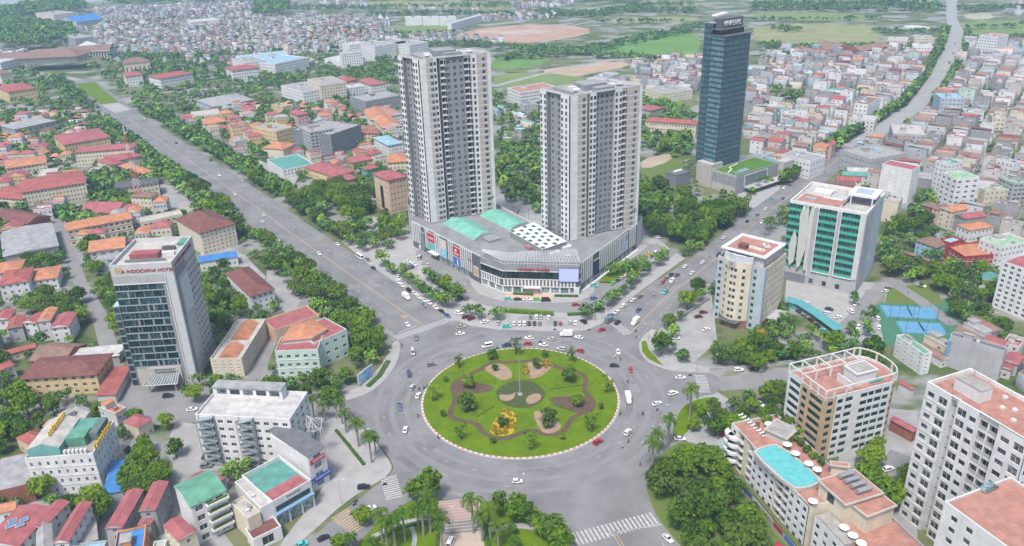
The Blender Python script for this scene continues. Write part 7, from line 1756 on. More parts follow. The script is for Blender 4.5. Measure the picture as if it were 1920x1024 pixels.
wood([(0,140),(60,130),(180,170),(230,220),(150,230),(0,200)],45)
wood([(0,250),(130,240),(110,290),(0,290)],45); wood([(0,300),(170,290),(220,330),(130,340),(0,350)],30)
wood([(0,45),(60,48),(140,60),(150,84),(60,100),(0,90)],120,(4,6),h0=8); wood([(40,20),(160,12),(165,30),(60,40)],120,(4,6),h0=12); wood([(480,10),(545,14),(540,34),(480,38)],90,(4,6),h0=8)
wood([(0,20),(70,14),(60,45),(0,45)],70,(4,6),h0=4)
wood([(920,175),(1010,170),(1010,290),(930,290)],60); wood([(1195,215),(1300,230),(1290,300),(1205,290)],55); wood([(925,290),(1010,290),(1012,380),(935,370)],45)
wood([(1440,165),(1498,168),(1494,206),(1440,202)],110); wood([(1502,167),(1529,169),(1527,183),(1500,181)],110); wood([(1590,173),(1624,175),(1619,187),(1588,185)],110); wood([(1420,100),(1520,95),(1560,110),(1440,125)],50)
wood([(680,300),(745,290),(760,380),(700,400),(640,340)],40)
belt([(925,112),(1000,108),(1090,100),(1160,112),(1240,112)],30,7); belt([(965,95),(1090,100),(1180,80),(1270,62),(1312,50)],34,7); belt([(1000,24),(1090,30),(1180,20),(1300,22)],60,8)
belt([(920,30),(1020,34),(1140,28),(1200,12),(1300,10)],40,9); belt([(1120,45),(1200,42),(1300,44)],20,9); belt([(1412,14),(1560,16),(1760,14)],120,11,(4,6)); belt([(1412,40),(1560,40),(1650,36)],14,8); belt([(1440,55),(1500,60)],30,8)
belt([(1640,60),(1700,66),(1770,60)],25,8); belt([(1800,20),(1920,16)],60,9); belt([(1820,78),(1920,74)],30,8); belt([(1800,56),(1920,52)],12,8); belt([(1412,88),(1480,92),(1620,92),(1760,88)],26,8)
belt([(540,70),(640,60),(760,66),(860,64)],20,8); belt([(690,30),(820,26),(960,30)],40,9); belt([(200,50),(330,38),(480,42)],24,8); belt([(400,28),(560,18),(700,16),(960,12)],60,11); belt([(740,90),(860,84),(960,92)],26,7); belt([(700,0),(960,-2),(1200,4)],80,13,(4,6)); belt([(200,8),(420,2),(700,-6)],60,13,(4,6))
belt([(240,108),(330,112),(420,104)],30,8); belt([(90,152),(140,172),(200,205)],30,7)
for pl,dn in (([(0,560),(0,860),(120,800),(100,560)],12),([(560,470),(640,540),(700,620),(660,640),(560,540),(480,470)],60),([(1520,120),(1920,110),(1920,420),(1700,380),(1560,260)],5),([(1400,330),(1440,400),(1400,420),(1380,400)],25)): wood(pl,dn)
# ------------------------------------------------------------------ the town's ordinary houses
rh_=random.Random(21)
HW=[('white',.2),('pale',.2),('concrete',.27),('grey',.16),('cream',.1),('blue',.03),('pink',.015),('beige',.06),('mint',.01)]
HR=[('rust',.36),('maroon',.1),('red',.1),('grey',.22),('concrete',.14),('teal',.02),('sky',.025),('orange',.03),('brown',.14)]
HWC=[('cream',.4),('yellow',.15),('white',.3),('pale',.2),('peach',.05)]; HRC=[('red',.25),('crimson',.25),('orange',.25),('maroon',.1),('grey',.1)]
def pick(T):
 x=rh_.random()*sum(w_ for _,w_ in T)
 for k,w_ in T:
  x -= w_
  if x <= 0: return k
 return T[0][0]
HPROTO={}
def hproto(wk,rk,wd,dp,hh,kind):
 """Meshes for one house type, shared by its repeats."""
 key=(wk,rk,wd,dp,hh,kind)
 if key in HPROTO: return HPROTO[key]
 b=MB(); b.prism([(-wd/2,-dp/2),(wd/2,-dp/2),(wd/2,dp/2),(-wd/2,dp/2)],0,hh); wall=b.mesh('wall',WM(wk)); b=MB(); o=.3; x,y=wd/2+o,dp/2+o
 if kind=='gable':
  r_=wd*.22; b.quad((-x,-y,hh),(0,-y,hh+r_),(0,y,hh+r_),(-x,y,hh)); b.quad((0,-y,hh+r_),(x,-y,hh),(x,y,hh),(0,y,hh+r_)); b.poly([(-x,-y,hh),(x,-y,hh),(0,-y,hh+r_)],1); b.poly([(x,y,hh),(-x,y,hh),(0,y,hh+r_)],1); b.quad((-x,y,hh-.02),(x,y,hh-.02),(x,-y,hh-.02),(-x,-y,hh-.02))
 elif kind=='hip':
  r_=min(wd,dp)*.24; e=min(x,y)*.95; A_,B_=((-x+e,0,hh+r_),(x-e,0,hh+r_)) if x>y else ((0,-y+e,hh+r_),(0,y-e,hh+r_)); q=[(-x,-y,hh),(x,-y,hh),(x,y,hh),(-x,y,hh)]
  if x>y: b.quad(q[0],q[1],B_,A_); b.quad(q[2],q[3],A_,B_); b.poly([q[1],q[2],B_]); b.poly([q[3],q[0],A_])
  else: b.quad(q[1],q[2],B_,A_); b.quad(q[3],q[0],A_,B_); b.poly([q[0],q[1],A_]); b.poly([q[2],q[3],B_])
  b.quad((-x,y,hh-.02),(x,y,hh-.02),(x,-y,hh-.02),(-x,-y,hh-.02))
 elif kind=='shed': b.quad((-x,-y,hh+.3),(x,-y,hh+.3),(x,y,hh+1.3),(-x,y,hh+1.3)); b.quad((-x,y,hh+1.2),(x,y,hh+1.2),(x,-y,hh+.2),(-x,-y,hh+.2)); b.quad((-x,-y,hh+.2),(x,-y,hh+.2),(x,-y,hh+.3),(-x,-y,hh+.3))
 else:
  b.box((0,0,hh),(wd+.2,dp+.2,.15)); b.box((0,dp*.22,hh+.15),(wd*.8,dp*.3,2.3),0,1); b.box((0,dp*.22,hh+2.45),(wd*.9,dp*.36,.15))
  for s in (-1,1): b.box((s*(wd/2-.1),0,hh+.15),(.2,dp,.7),0,1)
  b.box((0,-dp/2+.1,hh+.15),(wd-.5,.2,.7),0,1)
 HPROTO[key]=(wall,b.mesh('roof',[RM(rk),WM(wk)])); return HPROTO[key]
ZH=[]
CDW=('across the boulevard','behind the mall','by the tin roofs')
TREEP=[(t[0].x,t[0].y) for t in PLANTED]
def houses(poly,ang,where,pitch=17,wd=(4.5,7.5),hts=(4,4,7,7,7.5,10.5,11,14),skip=.12,dep=(10,15),trees_=False):
 P=[(p.x,p.y) for p in GP(poly)]; a=R(ang); d=Vector((math.cos(a),math.sin(a),0)); n=Vector((-d.y,d.x,0)); us=[p[0]*d.x+p[1]*d.y for p in P]; vs=[p[0]*n.x+p[1]*n.y for p in P]; rows=[]; v=min(vs)
 while v<max(vs):
  u=min(us)+rh_.uniform(0,5); rw=[]
  while u<max(us):
   w_=round(rh_.uniform(*wd)*2)/2 if rh_.random()<.88 else rh_.uniform(9,14); c=d*(u+w_/2)+n*(v+rh_.uniform(-1.2,1.2)); u += w_+(.3 if rh_.random()<.85 else rh_.uniform(1,5)); dp=round(rh_.uniform(*dep))
   if rh_.random()<skip or not inside(c,P): continue
   m_=max(w_,dp)/2
   if trees_ and any((c.x-q[0]) ** 2+(c.y-q[1]) ** 2<36 for q in TREEP): continue
   if hit(c,_fb,m_*.75) or hit(c,_rb,m_*.8) or hit(c,_nb,1): continue
   rw.append((c,w_,dp,rh_.choice(hts)+rh_.choice([0,0,.5]),a+rh_.choice([0,0,0,PI])+rh_.uniform(-.04,.04)))
  if rw: rows.append(rw)
  v += pitch*rh_.uniform(.92,1.12)
 for ri,rw in enumerate(rows):
  for i,h in enumerate(rw): ZH.append((h,where,ri,i))
RA=54                                        # avenue direction
houses([(1205,140),(1320,120),(1312,175),(1290,190),(1215,175)],RA,'behind the second tower')
houses([(1412,128),(1560,122),(1740,122),(1752,150),(1700,196),(1640,245),(1570,285),(1500,300),(1420,300),(1400,240)],RA,'between dark tower and avenue',trees_=True)
houses([(1800,118),(2080,105),(2080,450),(1860,430),(1760,370),(1700,330),(1640,320),(1600,300),(1680,245),(1735,205),(1785,160)],RA,'across the avenue')
houses([(1600,300),(1700,335),(1670,400),(1655,420),(1640,370),(1580,345)],RA,'behind the blank tower')
houses([(1820,440),(2080,440),(2080,480),(1880,480)],RA,'beside the arched house',skip=.2)
houses([(1690,640),(1760,660),(1770,700),(1700,740)],20,'behind the tan apartments',hts=(4,5,7),skip=.2)
houses([(1790,640),(2080,640),(2080,740),(1880,720)],20,'behind the white apartment block',hts=(5,7,9))
houses([(1440,100),(1560,98),(1750,100),(1745,120),(1440,126)],RA,'along the field edge',skip=.45)
houses([(1815,84),(2080,80),(2080,110),(1805,118)],RA,'beyond the showroom',skip=.5)
houses([(0,225),(150,212),(300,325),(430,432),(520,530),(500,600),(430,560),(250,500),(120,560),(0,560)],12,'across the boulevard',pitch=17,wd=(7,13),hts=(4,6.5,7,10),skip=.58,dep=(8,12),trees_=True)
houses([(320,215),(480,200),(745,215),(760,330),(640,335),(520,325),(420,275)],30,'behind the mall',pitch=18,wd=(8,13),hts=(4,7,7,10),skip=.5,dep=(8,12),trees_=True)
houses([(30,760),(200,750),(330,800),(300,880),(240,860),(230,960),(330,900),(440,900),(420,960),(300,1040),(0,1040),(0,900)],60,'by the tin roofs',pitch=14,wd=(4.5,7),hts=(4,6.5,7),skip=.35,dep=(8,12),trees_=True)
houses([(1930,700),(2090,700),(2090,1130),(1960,1130)],20,'beyond the apartments',hts=(5,7,9)); houses([(-120,1045),(520,1045),(440,1130),(-120,1130)],60,'below the tin roofs',pitch=15,hts=(6.5,7,9)); houses([(-150,240),(-5,235),(-5,900),(-150,900)],12,'at the far side',skip=.3)
CITY=[([(200,36),(480,30),(700,50),(720,70),(700,80),(440,104),(350,108),(225,100),(170,70)],20,.06),([(440,104),(700,82),(720,90),(600,100),(500,112)],20,.15),([(170,20),(480,6),(470,30),(210,40)],14,.2),([(470,6),(960,8),(960,14),(680,18)],14,.6),([(560,30),(740,40),(720,60),(540,40)],18,.2),([(760,16),(1080,4),(1060,14),(790,24)],16,.45),
  ([(700,68),(860,66),(960,74),(960,82),(760,88)],18,.3),([(880,34),(1040,28),(1040,36),(890,42)],20,.15),([(360,108),(560,110),(640,128),(460,132),(300,118)],20,.5),([(1120,110),(1240,112),(1300,105),(1310,120),(1200,140)],RA,.3),([(1000,170),(1200,150),(1205,172),(1010,190)],RA,.5),([(1700,6),(1760,4),(1765,12),(1700,14)],30,.5),([(0,100),(60,100),(60,116),(0,112)],20,.3),([(0,30),(180,34),(220,60),(120,58),(0,48)],20,.55),
  ([(680,195),(745,200),(745,255),(680,230)],36,.3),([(925,205),(1005,215),(1005,280),(930,265)],36,.45),([(480,70),(560,60),(640,70),(520,90)],25,.1),([(1890,4),(1930,2),(1930,30),(1890,30)],30,.6)]
def hsize(h):
 c=h[0][0]; q=RT*c.x+FW*c.y+UP*(5-CAMH); return (h[0][1]+h[0][3])/q[2]
ZH=[h for h in ZH if in_frame(h[0][0],170)]
near=set(id(h) for h in sorted((h for h in ZH if in_frame(h[0][0],5) and PROJ((h[0][0].x,h[0][0].y,h[0][3]))[1]<1030),key=hsize,reverse=True)[:265]); FARH=[]
TOWN=NM()
rgt=np.random.default_rng(8)
def far_house(c,w_,dp,hh,a,wk,rk,gab):
 ca,sa=math.cos(a),math.sin(a); x,y=w_/2,dp/2; rs=w_*.2 if gab else .25
 L=[(-x,-y,0),(x,-y,0),(x,y,0),(-x,y,0),(-x,-y,hh),(x,-y,hh),(x,y,hh),(-x,y,hh),(0,-y,hh+rs),(0,y,hh+rs)]; F_=[(0,1,5,4),(1,2,6,5),(2,3,7,6),(3,0,4,7),(4,8,9,7),(8,5,6,9),(4,5,8,8),(6,7,9,9)]
 F_=F_[:6]; wc=np.array(WALLC[wk])*rgt.uniform(.5,.8)*np.array((.95,1,1.04)); rc=np.array(ROOFC[rk])*rgt.uniform(.8,1.2); col=[wc]*4+[rc]*2
 fl=max(1,int(hh/3.4))
 for i in range(fl):                        # dark window strips, a hand proud of the wall
  for fx in ((-.25,.25) if w_>4 else (0,)):
   for sgn in (-1,1):
    k=len(L); z0,z1=i*hh/fl+.9,i*hh/fl+2.3; xx=fx*w_; yy=sgn*(y+.05); hw=.55
    L += [(xx-hw,yy,z0),(xx+hw,yy,z0),(xx+hw,yy,z1),(xx-hw,yy,z1)]; F_.append((k,k+1,k+2,k+3) if sgn<0 else (k+3,k+2,k+1,k)); col.append(np.array((.05,.055,.06)))
  if rgt.random()<.5:
   for sgn in (-1,1):
    k=len(L); z0,z1=i*hh/fl+1.0,i*hh/fl+2.2; xx=sgn*(x+.05); L += [(xx,-.6,z0),(xx,.6,z0),(xx,.6,z1),(xx,-.6,z1)]; F_.append((k,k+1,k+2,k+3)); col.append(np.array((.06,.065,.07)))
 if not gab and rgt.random()<.6:
  k=len(L); t=.32; z0,z1=hh+.2,hh+2.4; L += [(-x*.7,y*.1,z0),(x*.7,y*.1,z0),(x*.7,y*.8,z0),(-x*.7,y*.8,z0),(-x*.7,y*.1,z1),(x*.7,y*.1,z1),(x*.7,y*.8,z1),(-x*.7,y*.8,z1)]; F_ += [(k,k+1,k+5,k+4),(k+1,k+2,k+6,k+5),(k+2,k+3,k+7,k+6),(k+3,k,k+4,k+7),(k+4,k+5,k+6,k+7)]; col += [wc]*4+[rc]
 V=np.array(L,np.float32); W_=np.empty_like(V); W_[:,0]=c[0]+V[:,0]*ca-V[:,1]*sa; W_[:,1]=c[1]+V[:,0]*sa+V[:,1]*ca; W_[:,2]=V[:,2]; TOWN.add(W_,np.array(F_),np.array(col))
NAMEW=dict(yellow='yellow',peach='peach',white='white',pale='off white',concrete='bare concrete',grey='grey',cream='cream',blue='bluish',pink='pinkish',beige='beige',mint='mint'); NAMER=dict(crimson='crimson',rust='rusty brown',maroon='maroon',red='red',grey='grey',concrete='concrete',teal='teal',sky='pale blue',orange='orange',brown='brown')
cnt={}
for h in ZH:
 (c,w_,dp,hh,a),where,ri,i=h; cd=where in CDW; wk,rk=(pick(HWC),pick(HRC)) if cd else (pick(HW),pick(HR)); kind=rh_.choice(['gable','gable','shed','flat','flat'] if not cd else ['hip','hip','gable','flat'])
 if id(h) not in near: far_house(c,w_,dp,hh,a,wk,rk,kind in ('gable','hip')); continue
 hh=round(hh); w_=5 if w_<5.6 else 6.5 if w_<8 else 9 if w_<11 else 12; dp=9 if dp<10 else 11 if dp<13 else 14
 key=(where,ri); k=cnt[key]=cnt.get(key,-1)+1
 lb='%s house, %s roof, %s along the %s row %s'%(NAMEW[wk],NAMER[rk],ordn(k),ordn(ri),where)
 o=thing('house',lb,'house',c,a,'town houses '+where); wm_,rm_=hproto(wk,rk,w_,dp,hh,kind); child('wall',wm_,o); child('roof',rm_,o)
 fl=max(1,int(hh/3.4)); wn=winmesh(1.3,1.5,'two',FR_W,G_DARK)
 # fronts that face the view
 for (nx,ny,hw,ln) in ((0,-1,dp/2,w_),(0,1,dp/2,w_),(1,0,w_/2,dp),(-1,0,w_/2,dp)):
  wx,wy=nx*math.cos(a)-ny*math.sin(a),nx*math.sin(a)+ny*math.cos(a)
  if-(wx*c.x+wy*c.y)/c.length<.2: continue
  rz=math.atan2(ny,nx)+PI/2
  for f_ in range(fl):
   for t in ((-.25,.25) if nx==0 and w_<8 else (-.36,-.12,.12,.36) if nx==0 else (-.3,.1)):
    if nx and rh_.random()<.5: continue
    px_,py_=nx*(hw+.02)+(-ny)*t*ln,ny*(hw+.02)+nx*t*ln; child('window',wn,o,(px_,py_,f_*hh/fl+.9),rz)
 if rh_.random()<.3 and kind=='flat':
  if 'tankm' not in globals():
   b=MB(); b.tube((-.9,0,.95),(.9,0,.95),.55,n=9); b.box((-.5,0,0),(.1,1,.5)); b.box((.5,0,0),(.1,1,.5)); tankm=b.mesh('water_tank',STEEL)
  child('water_tank',tankm,o,(0,-dp*.2,hh+.15),rh_.random())
for poly,ang,skip in CITY:
 ZH2=ZH; ZH=[]; houses(poly,ang+rh_.uniform(-8,8),'x',pitch=rh_.uniform(15,19),skip=skip+.16,wd=(4.5,8.5),hts=(3.5,4,6.5,7,7,10),dep=(8,14))
 for (c,w_,dp,hh,a),*_ in ZH:
  if in_frame(c,170): far_house(c,w_,dp,hh,a,pick(HW),pick(HR),rh_.random()<.55)
 ZH=ZH2
OCC={(int(c.x/3+x),int(c.y/3+y)) for (c,*_),*_ in ZH for x in (-1.7,-.6,.6,1.7) for y in (-1.7,-.6,.6,1.7)}
_yb=boxes(NOHOUSE)
def fill(poly,dens,r):
 P=[(p.x,p.y) for p in GP(poly)]; x0,x1,y0,y1=min(p[0] for p in P),max(p[0] for p in P),min(p[1] for p in P),max(p[1] for p in P)
 for _ in range(int((x1-x0)*(y1-y0)/1e4*dens)):
  p=(rt.uniform(x0,x1),rt.uniform(y0,y1))
  if inside(p,P) and (int(p[0]/3),int(p[1]/3)) not in OCC and not hit(p,_rb,1.2) and not hit(p,_fb,2.2) and not hit(p,_yb): rr=rt.uniform(*r); far_tree(p[0],p[1],rr,rr*2.1+rt.uniform(-.5,1.2),rt.randrange(3))
fill([(-160,225),(150,190),(260,230),(400,340),(520,450),(640,560),(720,640),(600,740),(400,745),(-160,780)],120,(1.7,3.2))
fill([(200,40),(700,50),(720,100),(440,150),(240,140)],42,(2.2,4)); fill([(1412,120),(2080,110),(2080,450),(1640,320),(1420,300)],38,(1.8,3.2)); fill([(120,100),(480,110),(745,110),(745,200),(480,185),(240,185)],55,(2.4,4)); fill([(250,185),(480,185),(745,200),(770,460),(640,440),(480,330)],110,(1.7,3.2)); fill([(930,200),(1300,200),(1400,400),(1250,460),(1010,340)],60,(1.6,3.2)); fill([(1390,630),(1700,520),(2080,560),(2080,700),(1690,690),(1440,690)],50,(1.6,2.8)); fill([(1440,420),(1560,350),(2080,400),(2080,560),(1660,530),(1480,520)],40,(1.6,2.8))
tw=TOWN.build('town_mass',tintmat('town',.85,.2,.4)); tag(tw,'packed mass of distant town houses','houses',kind='stuff')
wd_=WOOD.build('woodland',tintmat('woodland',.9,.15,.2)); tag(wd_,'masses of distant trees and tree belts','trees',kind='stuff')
print('houses near',len(near),'town faces',len(tw.data.polygons),'wood faces',len(wd_.data.polygons))
# ------------------------------------------------------------------ vehicles
PAINT=dict(white=(.72,.72,.71),black=(.02,.021,.024),silver=(.42,.43,.44),grey=(.16,.165,.17),red=(.36,.02,.035),maroon=(.13,.02,.025),teal=(.05,.48,.45),green=(.1,.5,.1),blue=(.05,.12,.28),navy=(.025,.05,.10),gold=(.4,.33,.24),yellow=(.7,.45,.03),beige=(.5,.45,.38))
def paint_m(k):
 if 'car_'+k not in MATS:
  m,t,b=nodes('car_'+k); b.inputs['Base Color'].default_value=rgba(PAINT[k]); b.inputs['Roughness'].default_value=.3; b.inputs['Coat Weight'].default_value=.5; MATS['car_'+k]=m
 return MATS['car_'+k]
CG=surf('car_glass',(.02,.024,.028),.08,.1,1,spec=.6); TYRE=surf('tyre',(.025,.025,.026),.9,.1,1); HL=surf('lamp_clear',(.75,.76,.74),.2,.05,1); TL=surf('lamp_red',(.4,.01,.015),.3,.05,1)
#      length width  hood z, sections (x, half width factor, z0, z1), cabin (base x0,x1, roof x0,x1, z0,z1)
CARS={'sedan': (4.5,1.8,[(-2.25,.72,.42,.8),(-2.0,.93,.28,.98),(-1.2,1,.22,1.0),(.9,1,.22,.96),(1.9,.95,.26,.82),(2.25,.74,.4,.66)],(-1.8,1.05,-1.0,.25,.96,1.46)),
  'suv': (4.7,1.9,[(-2.3,.86,.45,1.0),(-2.1,.97,.32,1.12),(-1.2,1,.28,1.14),(1.0,1,.28,1.08),(2.0,.95,.32,.96),(2.35,.8,.45,.75)],(-2.15,1.0,-1.85,.35,1.1,1.75)),
  'hatch': (3.8,1.7,[(-1.9,.86,.4,.95),(-1.7,.96,.28,1.0),(.7,1,.24,.98),(1.6,.93,.28,.85),(1.9,.74,.4,.68)],(-1.8,.95,-1.4,.2,.96,1.52)),
  'van': (5.2,2.0,[(-2.6,.96,.4,1.25),(-2.4,1,.3,1.3),(1.5,1,.3,1.25),(2.4,.95,.34,1.05),(2.6,.85,.45,.8)],(-2.5,2.1,-2.4,1.2,1.25,2.25)),
  'minibus': (7.2,2.2,[(-3.6,.98,.4,1.4),(3.3,1,.35,1.4),(3.6,.92,.45,1.2)],(-3.55,3.5,-3.45,2.9,1.38,2.7)),
  'pickup': (5.0,1.85,[(-2.5,.95,.45,1.05),(-.6,1,.35,1.06),(1.2,1,.35,1.05),(2.2,.95,.38,.95),(2.5,.8,.5,.75)],(-.9,1.3,-.6,.5,1.04,1.75))}
_cm={}
def wheel_mesh(r=.33,w_=.24):
 b=MB(); b.tube((0,-w_/2,r),(0,w_/2,r),r,n=12); b.tube((0,-w_/2-.01,r),(0,w_/2+.01,r),r*.55,n=8,m=1); return b.mesh('wheel',[TYRE,STEEL])
WHEEL=wheel_mesh(); WHEEL_B=wheel_mesh(.45,.3)
def loft(b,secs,W):
 rings=[]
 for x,f,z0,z1 in secs:
  w_=W/2*f; k=len(b.v); dz=z1-z0; b.v += [(x,-w_*.85,z0),(x,-w_,z0+dz*.25),(x,-w_*.98,z0+dz*.7),(x,-w_*.86,z1),(x,w_*.86,z1),(x,w_*.98,z0+dz*.7),(x,w_,z0+dz*.25),(x,w_*.85,z0)]; rings.append(k)
 for k0,k1 in zip(rings,rings[1:]):
  for i in range(8): j=(i+1)%8; b.f.append((k0+i,k0+j,k1+j,k1+i)); b.m.append(0)
 b.f.append(tuple(rings[0]+i for i in range(7,-1,-1))); b.m.append(0); b.f.append(tuple(rings[-1]+i for i in range(8))); b.m.append(0)
def car_parts(tp,col):
 k=(tp,col)
 if k in _cm: return _cm[k]
 L,W,secs,(a0,a1,r0,r1,z0,z1)=CARS[tp]; b=MB(); loft(b,secs,W); wb,wt=W*.46,W*.38
 Bq=[(a0,-wb,z0),(a1,-wb,z0),(a1,wb,z0),(a0,wb,z0)]; Tq=[(r0,-wt,z1),(r1,-wt,z1),(r1,wt,z1),(r0,wt,z1)]
 for i in range(4): j=(i+1)%4; b.quad(Bq[i],Bq[j],Tq[j],Tq[i])
 b.quad(*Tq); body=b.mesh('body',paint_m(col))
 def pane(q,nm,m=CG,f=.86,o=.015):
  q=[Vector(p) for p in q]; c=sum(q,Vector())/4; n=(q[1]-q[0]).cross(q[3]-q[0]).normalized(); b=MB(); b.quad(*[c+(p-c)*f+n*o for p in q]); return b.mesh(nm,m)
 P=[('body',body),('windscreen',pane((Bq[1],Bq[2],Tq[2],Tq[1]),'windscreen')),('rear_window',pane((Bq[3],Bq[0],Tq[0],Tq[3]),'rear_window')),('side_window',pane((Bq[0],Bq[1],Tq[1],Tq[0]),'side_window')),('side_window',pane((Bq[2],Bq[3],Tq[3],Tq[2]),'side_window'))]
 x1=secs[-2][0]+.2; x0=secs[0][0]-.01
 for s in (-1,1): b=MB(); b.box((x1,s*W*.34,.6),(.25,.3,.16)); P.append(('headlight',b.mesh('headlight',HL))); b=MB(); b.box((x0,s*W*.33,.68),(.08,.3,.2)); P.append(('tail_light',b.mesh('tail_light',TL)))
 if tp=='pickup': b=MB(); b.box((-1.6,0,1.0),(1.7,1.5,.1)); P.append(('cargo_bed',b.mesh('cargo_bed',TYRE)))
 _cm[k]=P,(L*.3,W*.44); return _cm[k]
def truck_parts(col):
 k=('truck',col)
 if k in _cm: return _cm[k]
 b=MB(); loft(b,[(1.4,1,.5,2.1),(2.6,1,.5,2.0),(3.0,.92,.55,1.5)],2.0); P=[('cab',b.mesh('cab',paint_m(col)))]; b=MB(); b.box((-.95,0,.8),(4.4,2.15,2.2)); b.box((-.95,0,3.0),(4.5,2.25,.08)); P.append(('cargo_box',b.mesh('cargo_box',paint_m('white' if col=='white' else 'grey')))); b=MB(); b.box((0,0,.5),(5.6,1.0,.3)); P.append(('chassis',b.mesh('chassis',TYRE))); b=MB(); b.quad((2.68,-.85,1.45),(2.68,.85,1.45),(2.66,.75,1.98),(2.66,-.75,1.98)); P.append(('windscreen',b.mesh('windscreen',CG))); _cm[k]=P,(1.9,.9); return _cm[k]
NOUN=dict(sedan='saloon car',suv='sport utility car',hatch='small car',van='van',minibus='minibus',pickup='pickup truck',truck='box truck')
def vehicle(x,y,hd,tp,col,label,gp,z=None):
 p=G(x,y,.5);
 if hd=='r': q=p-IC; hd=math.degrees(math.atan2(q.y,q.x))+90
 if hd=='R': q=p-IC; hd=math.degrees(math.atan2(q.y,q.x))-60
 P,(wx,wy)=truck_parts(col) if tp=='truck' else car_parts(tp,col); z=RZ+.01 if z is None else z
 o=thing({'truck': 'truck','van': 'van','minibus': 'minibus','pickup': 'pickup_truck'}.get(tp,'car'),label,{'truck': 'truck','van': 'van','minibus': 'minibus','pickup': 'pickup'}.get(tp,'car'),(p.x,p.y,z),R(hd),gp)
 for nm,me in P: child(nm,me,o)
 for sx in (-1,1):
  for sy in (-1,1): child('wheel',WHEEL_B if tp in ('truck','minibus') else WHEEL,o,(sx*wx,sy*wy,0))
CO=dict(w='white',k='black',s='silver',g='grey',r='red',m='maroon',t='teal',G='green',b='blue',n='navy',o='gold',y='yellow',e='beige'); TY=dict(S='sedan',U='suv',H='hatch',V='van',M='minibus',P='pickup',T='truck')
def fleet(where,hd,spec,z=None):
 for i,s in enumerate(spec.split()):
  f=s.split(','); h=hd
  if len(f)>3: h=f[3] if f[3] in 'rR' else float(f[3])
  tp,c=TY[f[2][1]],CO[f[2][0]]; vehicle(float(f[0]),float(f[1]),h,tp,c,'%s %s, %s %s'%(c,NOUN[tp],ordn(i),where),'vehicles '+where,z)
PZ_=.185
fleet('in the kerbside row from the far end beside the mall',-54,'747,522,wS 746,529,wS 754,536,wH 767,545,kU 777,550,wS 785,557,wS 795,563,wS 804,568,wS 816,577,wS 828,584,kS 839,592,bS')
fleet('in the corner parking strip below the mall',-20,'861,588,wU 873,595,mS,40 884,598,mU,40 909,604,wS,30 934,606,sS,80 950,613,tS,0',PZ_)
fleet('in the lower parking row facing the island',88,'964,607,wS 974,607,wS 983,607,wU 992,607,kS 1002,607,kS 1012,607,gS 1041,607,kS 1051,607,rH 1069,605,sH 1079,606,wS 1094,604,kU,120',PZ_)
fleet('in the upper parking row facing the island',88,'995,595,gS 1006,595,wU 1014,595,sS 1029,596,wU',PZ_)
fleet('waiting at the mall entrance',0,'953,561,tS 971,562,kS 989,562,wS 1007,562,GS 1024,564,kV 1080,572,rS,15',PZ_)
fleet('on the service road beside the mall',55,'1113,560,bS,30 1114,536,tS,-20 1115,520,gU,90 1101,511,wS,70 1149,532,GS 1159,526,nS 1166,522,sS 1175,515,wS 1149,553,wS,100 1159,549,GS,60 1112,501,wS,10',PZ_)
fleet('in the kerb row between mall and avenue',50,'1144,592,bS 1157,585,wS 1170,574,wU 1187,563,wS 1200,556,gS')
fleet('driving on the avenue near the roundabout',55,'1144,602,tT,40 1158,605,kU 1197,582,nS,235 1191,606,wT,235 1128,619,rS,200 1260,527,wU,235 1242,530,rH,235 1247,548,tP,235 1249,522,gS 1259,515,kS 1270,516,mS')
fleet('farther up the avenue',54,'1318,492,wS 1347,478,nU,234 1357,446,wS 1401,415,kS 1429,417,wS,234 1420,403,gS 1436,392,wS 1468,372,bH 1298,512,wS 1285,500,wS 1210,497,wM 1218,476,yS,0 1229,476,wV 1470,352,wS,234 1530,322,sS 1578,298,tS 1610,262,wS 1445,372,tS')
fleet('circling the upper side of the island','r','992,634,wS 962,637,gS 1034,636,eH 1061,629,wT,180 1085,633,wS 989,645,rS 1019,647,wS 1052,655,sU 1087,658,rS 950,648,nU 914,649,wV')
fleet('circling the avenue side of the island','r','1159,660,wS,270 1152,686,kS,0 1183,694,rH,270 1178,750,wT,270 1276,708,wS,0 1262,738,wU,20 1232,757,wS,30')
fleet('circling the lower side of the island','r','1177,811,wU 1121,829,rU 970,903,wH,0 1252,1010,wS,-60 1275,823,wS,-5 1357,818,rS,-40')
fleet('circling the boulevard side of the island',-80,'764,609,wS,-60 865,613,oS,10 863,626,wS,10 780,634,gU 774,661,sV 809,684,gS,25 767,702,nU 773,727,sU,75 784,742,wS,80 749,764,bP 760,806,wS,88')
fleet('on the lower street by the shops',32,'682,914,kU,10 694,954,wS 607,1009,kS 567,1021,tH 845,1018,wV,75')
fleet('driving on the boulevard',-54,'762,559,wT 675,483,wM 690,488,gU 411,329,wS 454,339,sS 395,301,kS 494,404,wS,126 492,416,wS,126 440,365,wH 633,458,wS 652,452,wS,0 700,503,kS 740,511,gS 598,476,wS 520,452,wS,20 565,493,wS,126 330,268,kS,126 270,222,wS')
fleet('parked on the yard beside the mall',10,'703,451,wS 717,447,wS 729,444,kS 788,460,sT,30 796,466,wT,30 787,484,sV,80 765,491,wS,-30 775,497,wS,-30 797,495,sS,-10 767,504,nT,30 1232,445,wS,150',PZ_)
fleet('parked behind the cream office',30,'1324,618,wS 1310,594,mS,10 1319,586,mS,10 1267,634,wS,0 1385,694,wU,10 1414,693,kS,10 1428,692,wH,60 1452,755,wU,-60 1425,758,wS,-60 1410,766,sS,-50')
fleet('parked around the tennis car park',20,'1510,568,wS 1555,580,kS,-30 1549,587,wS 1571,595,wS 1595,584,wU,100 1603,570,wS,60 1644,597,wU,90 1648,614,wU,60 1612,613,wU 1620,609,wU 1606,619,wS 1660,546,wS 1665,541,gS 1728,536,wU,-50')
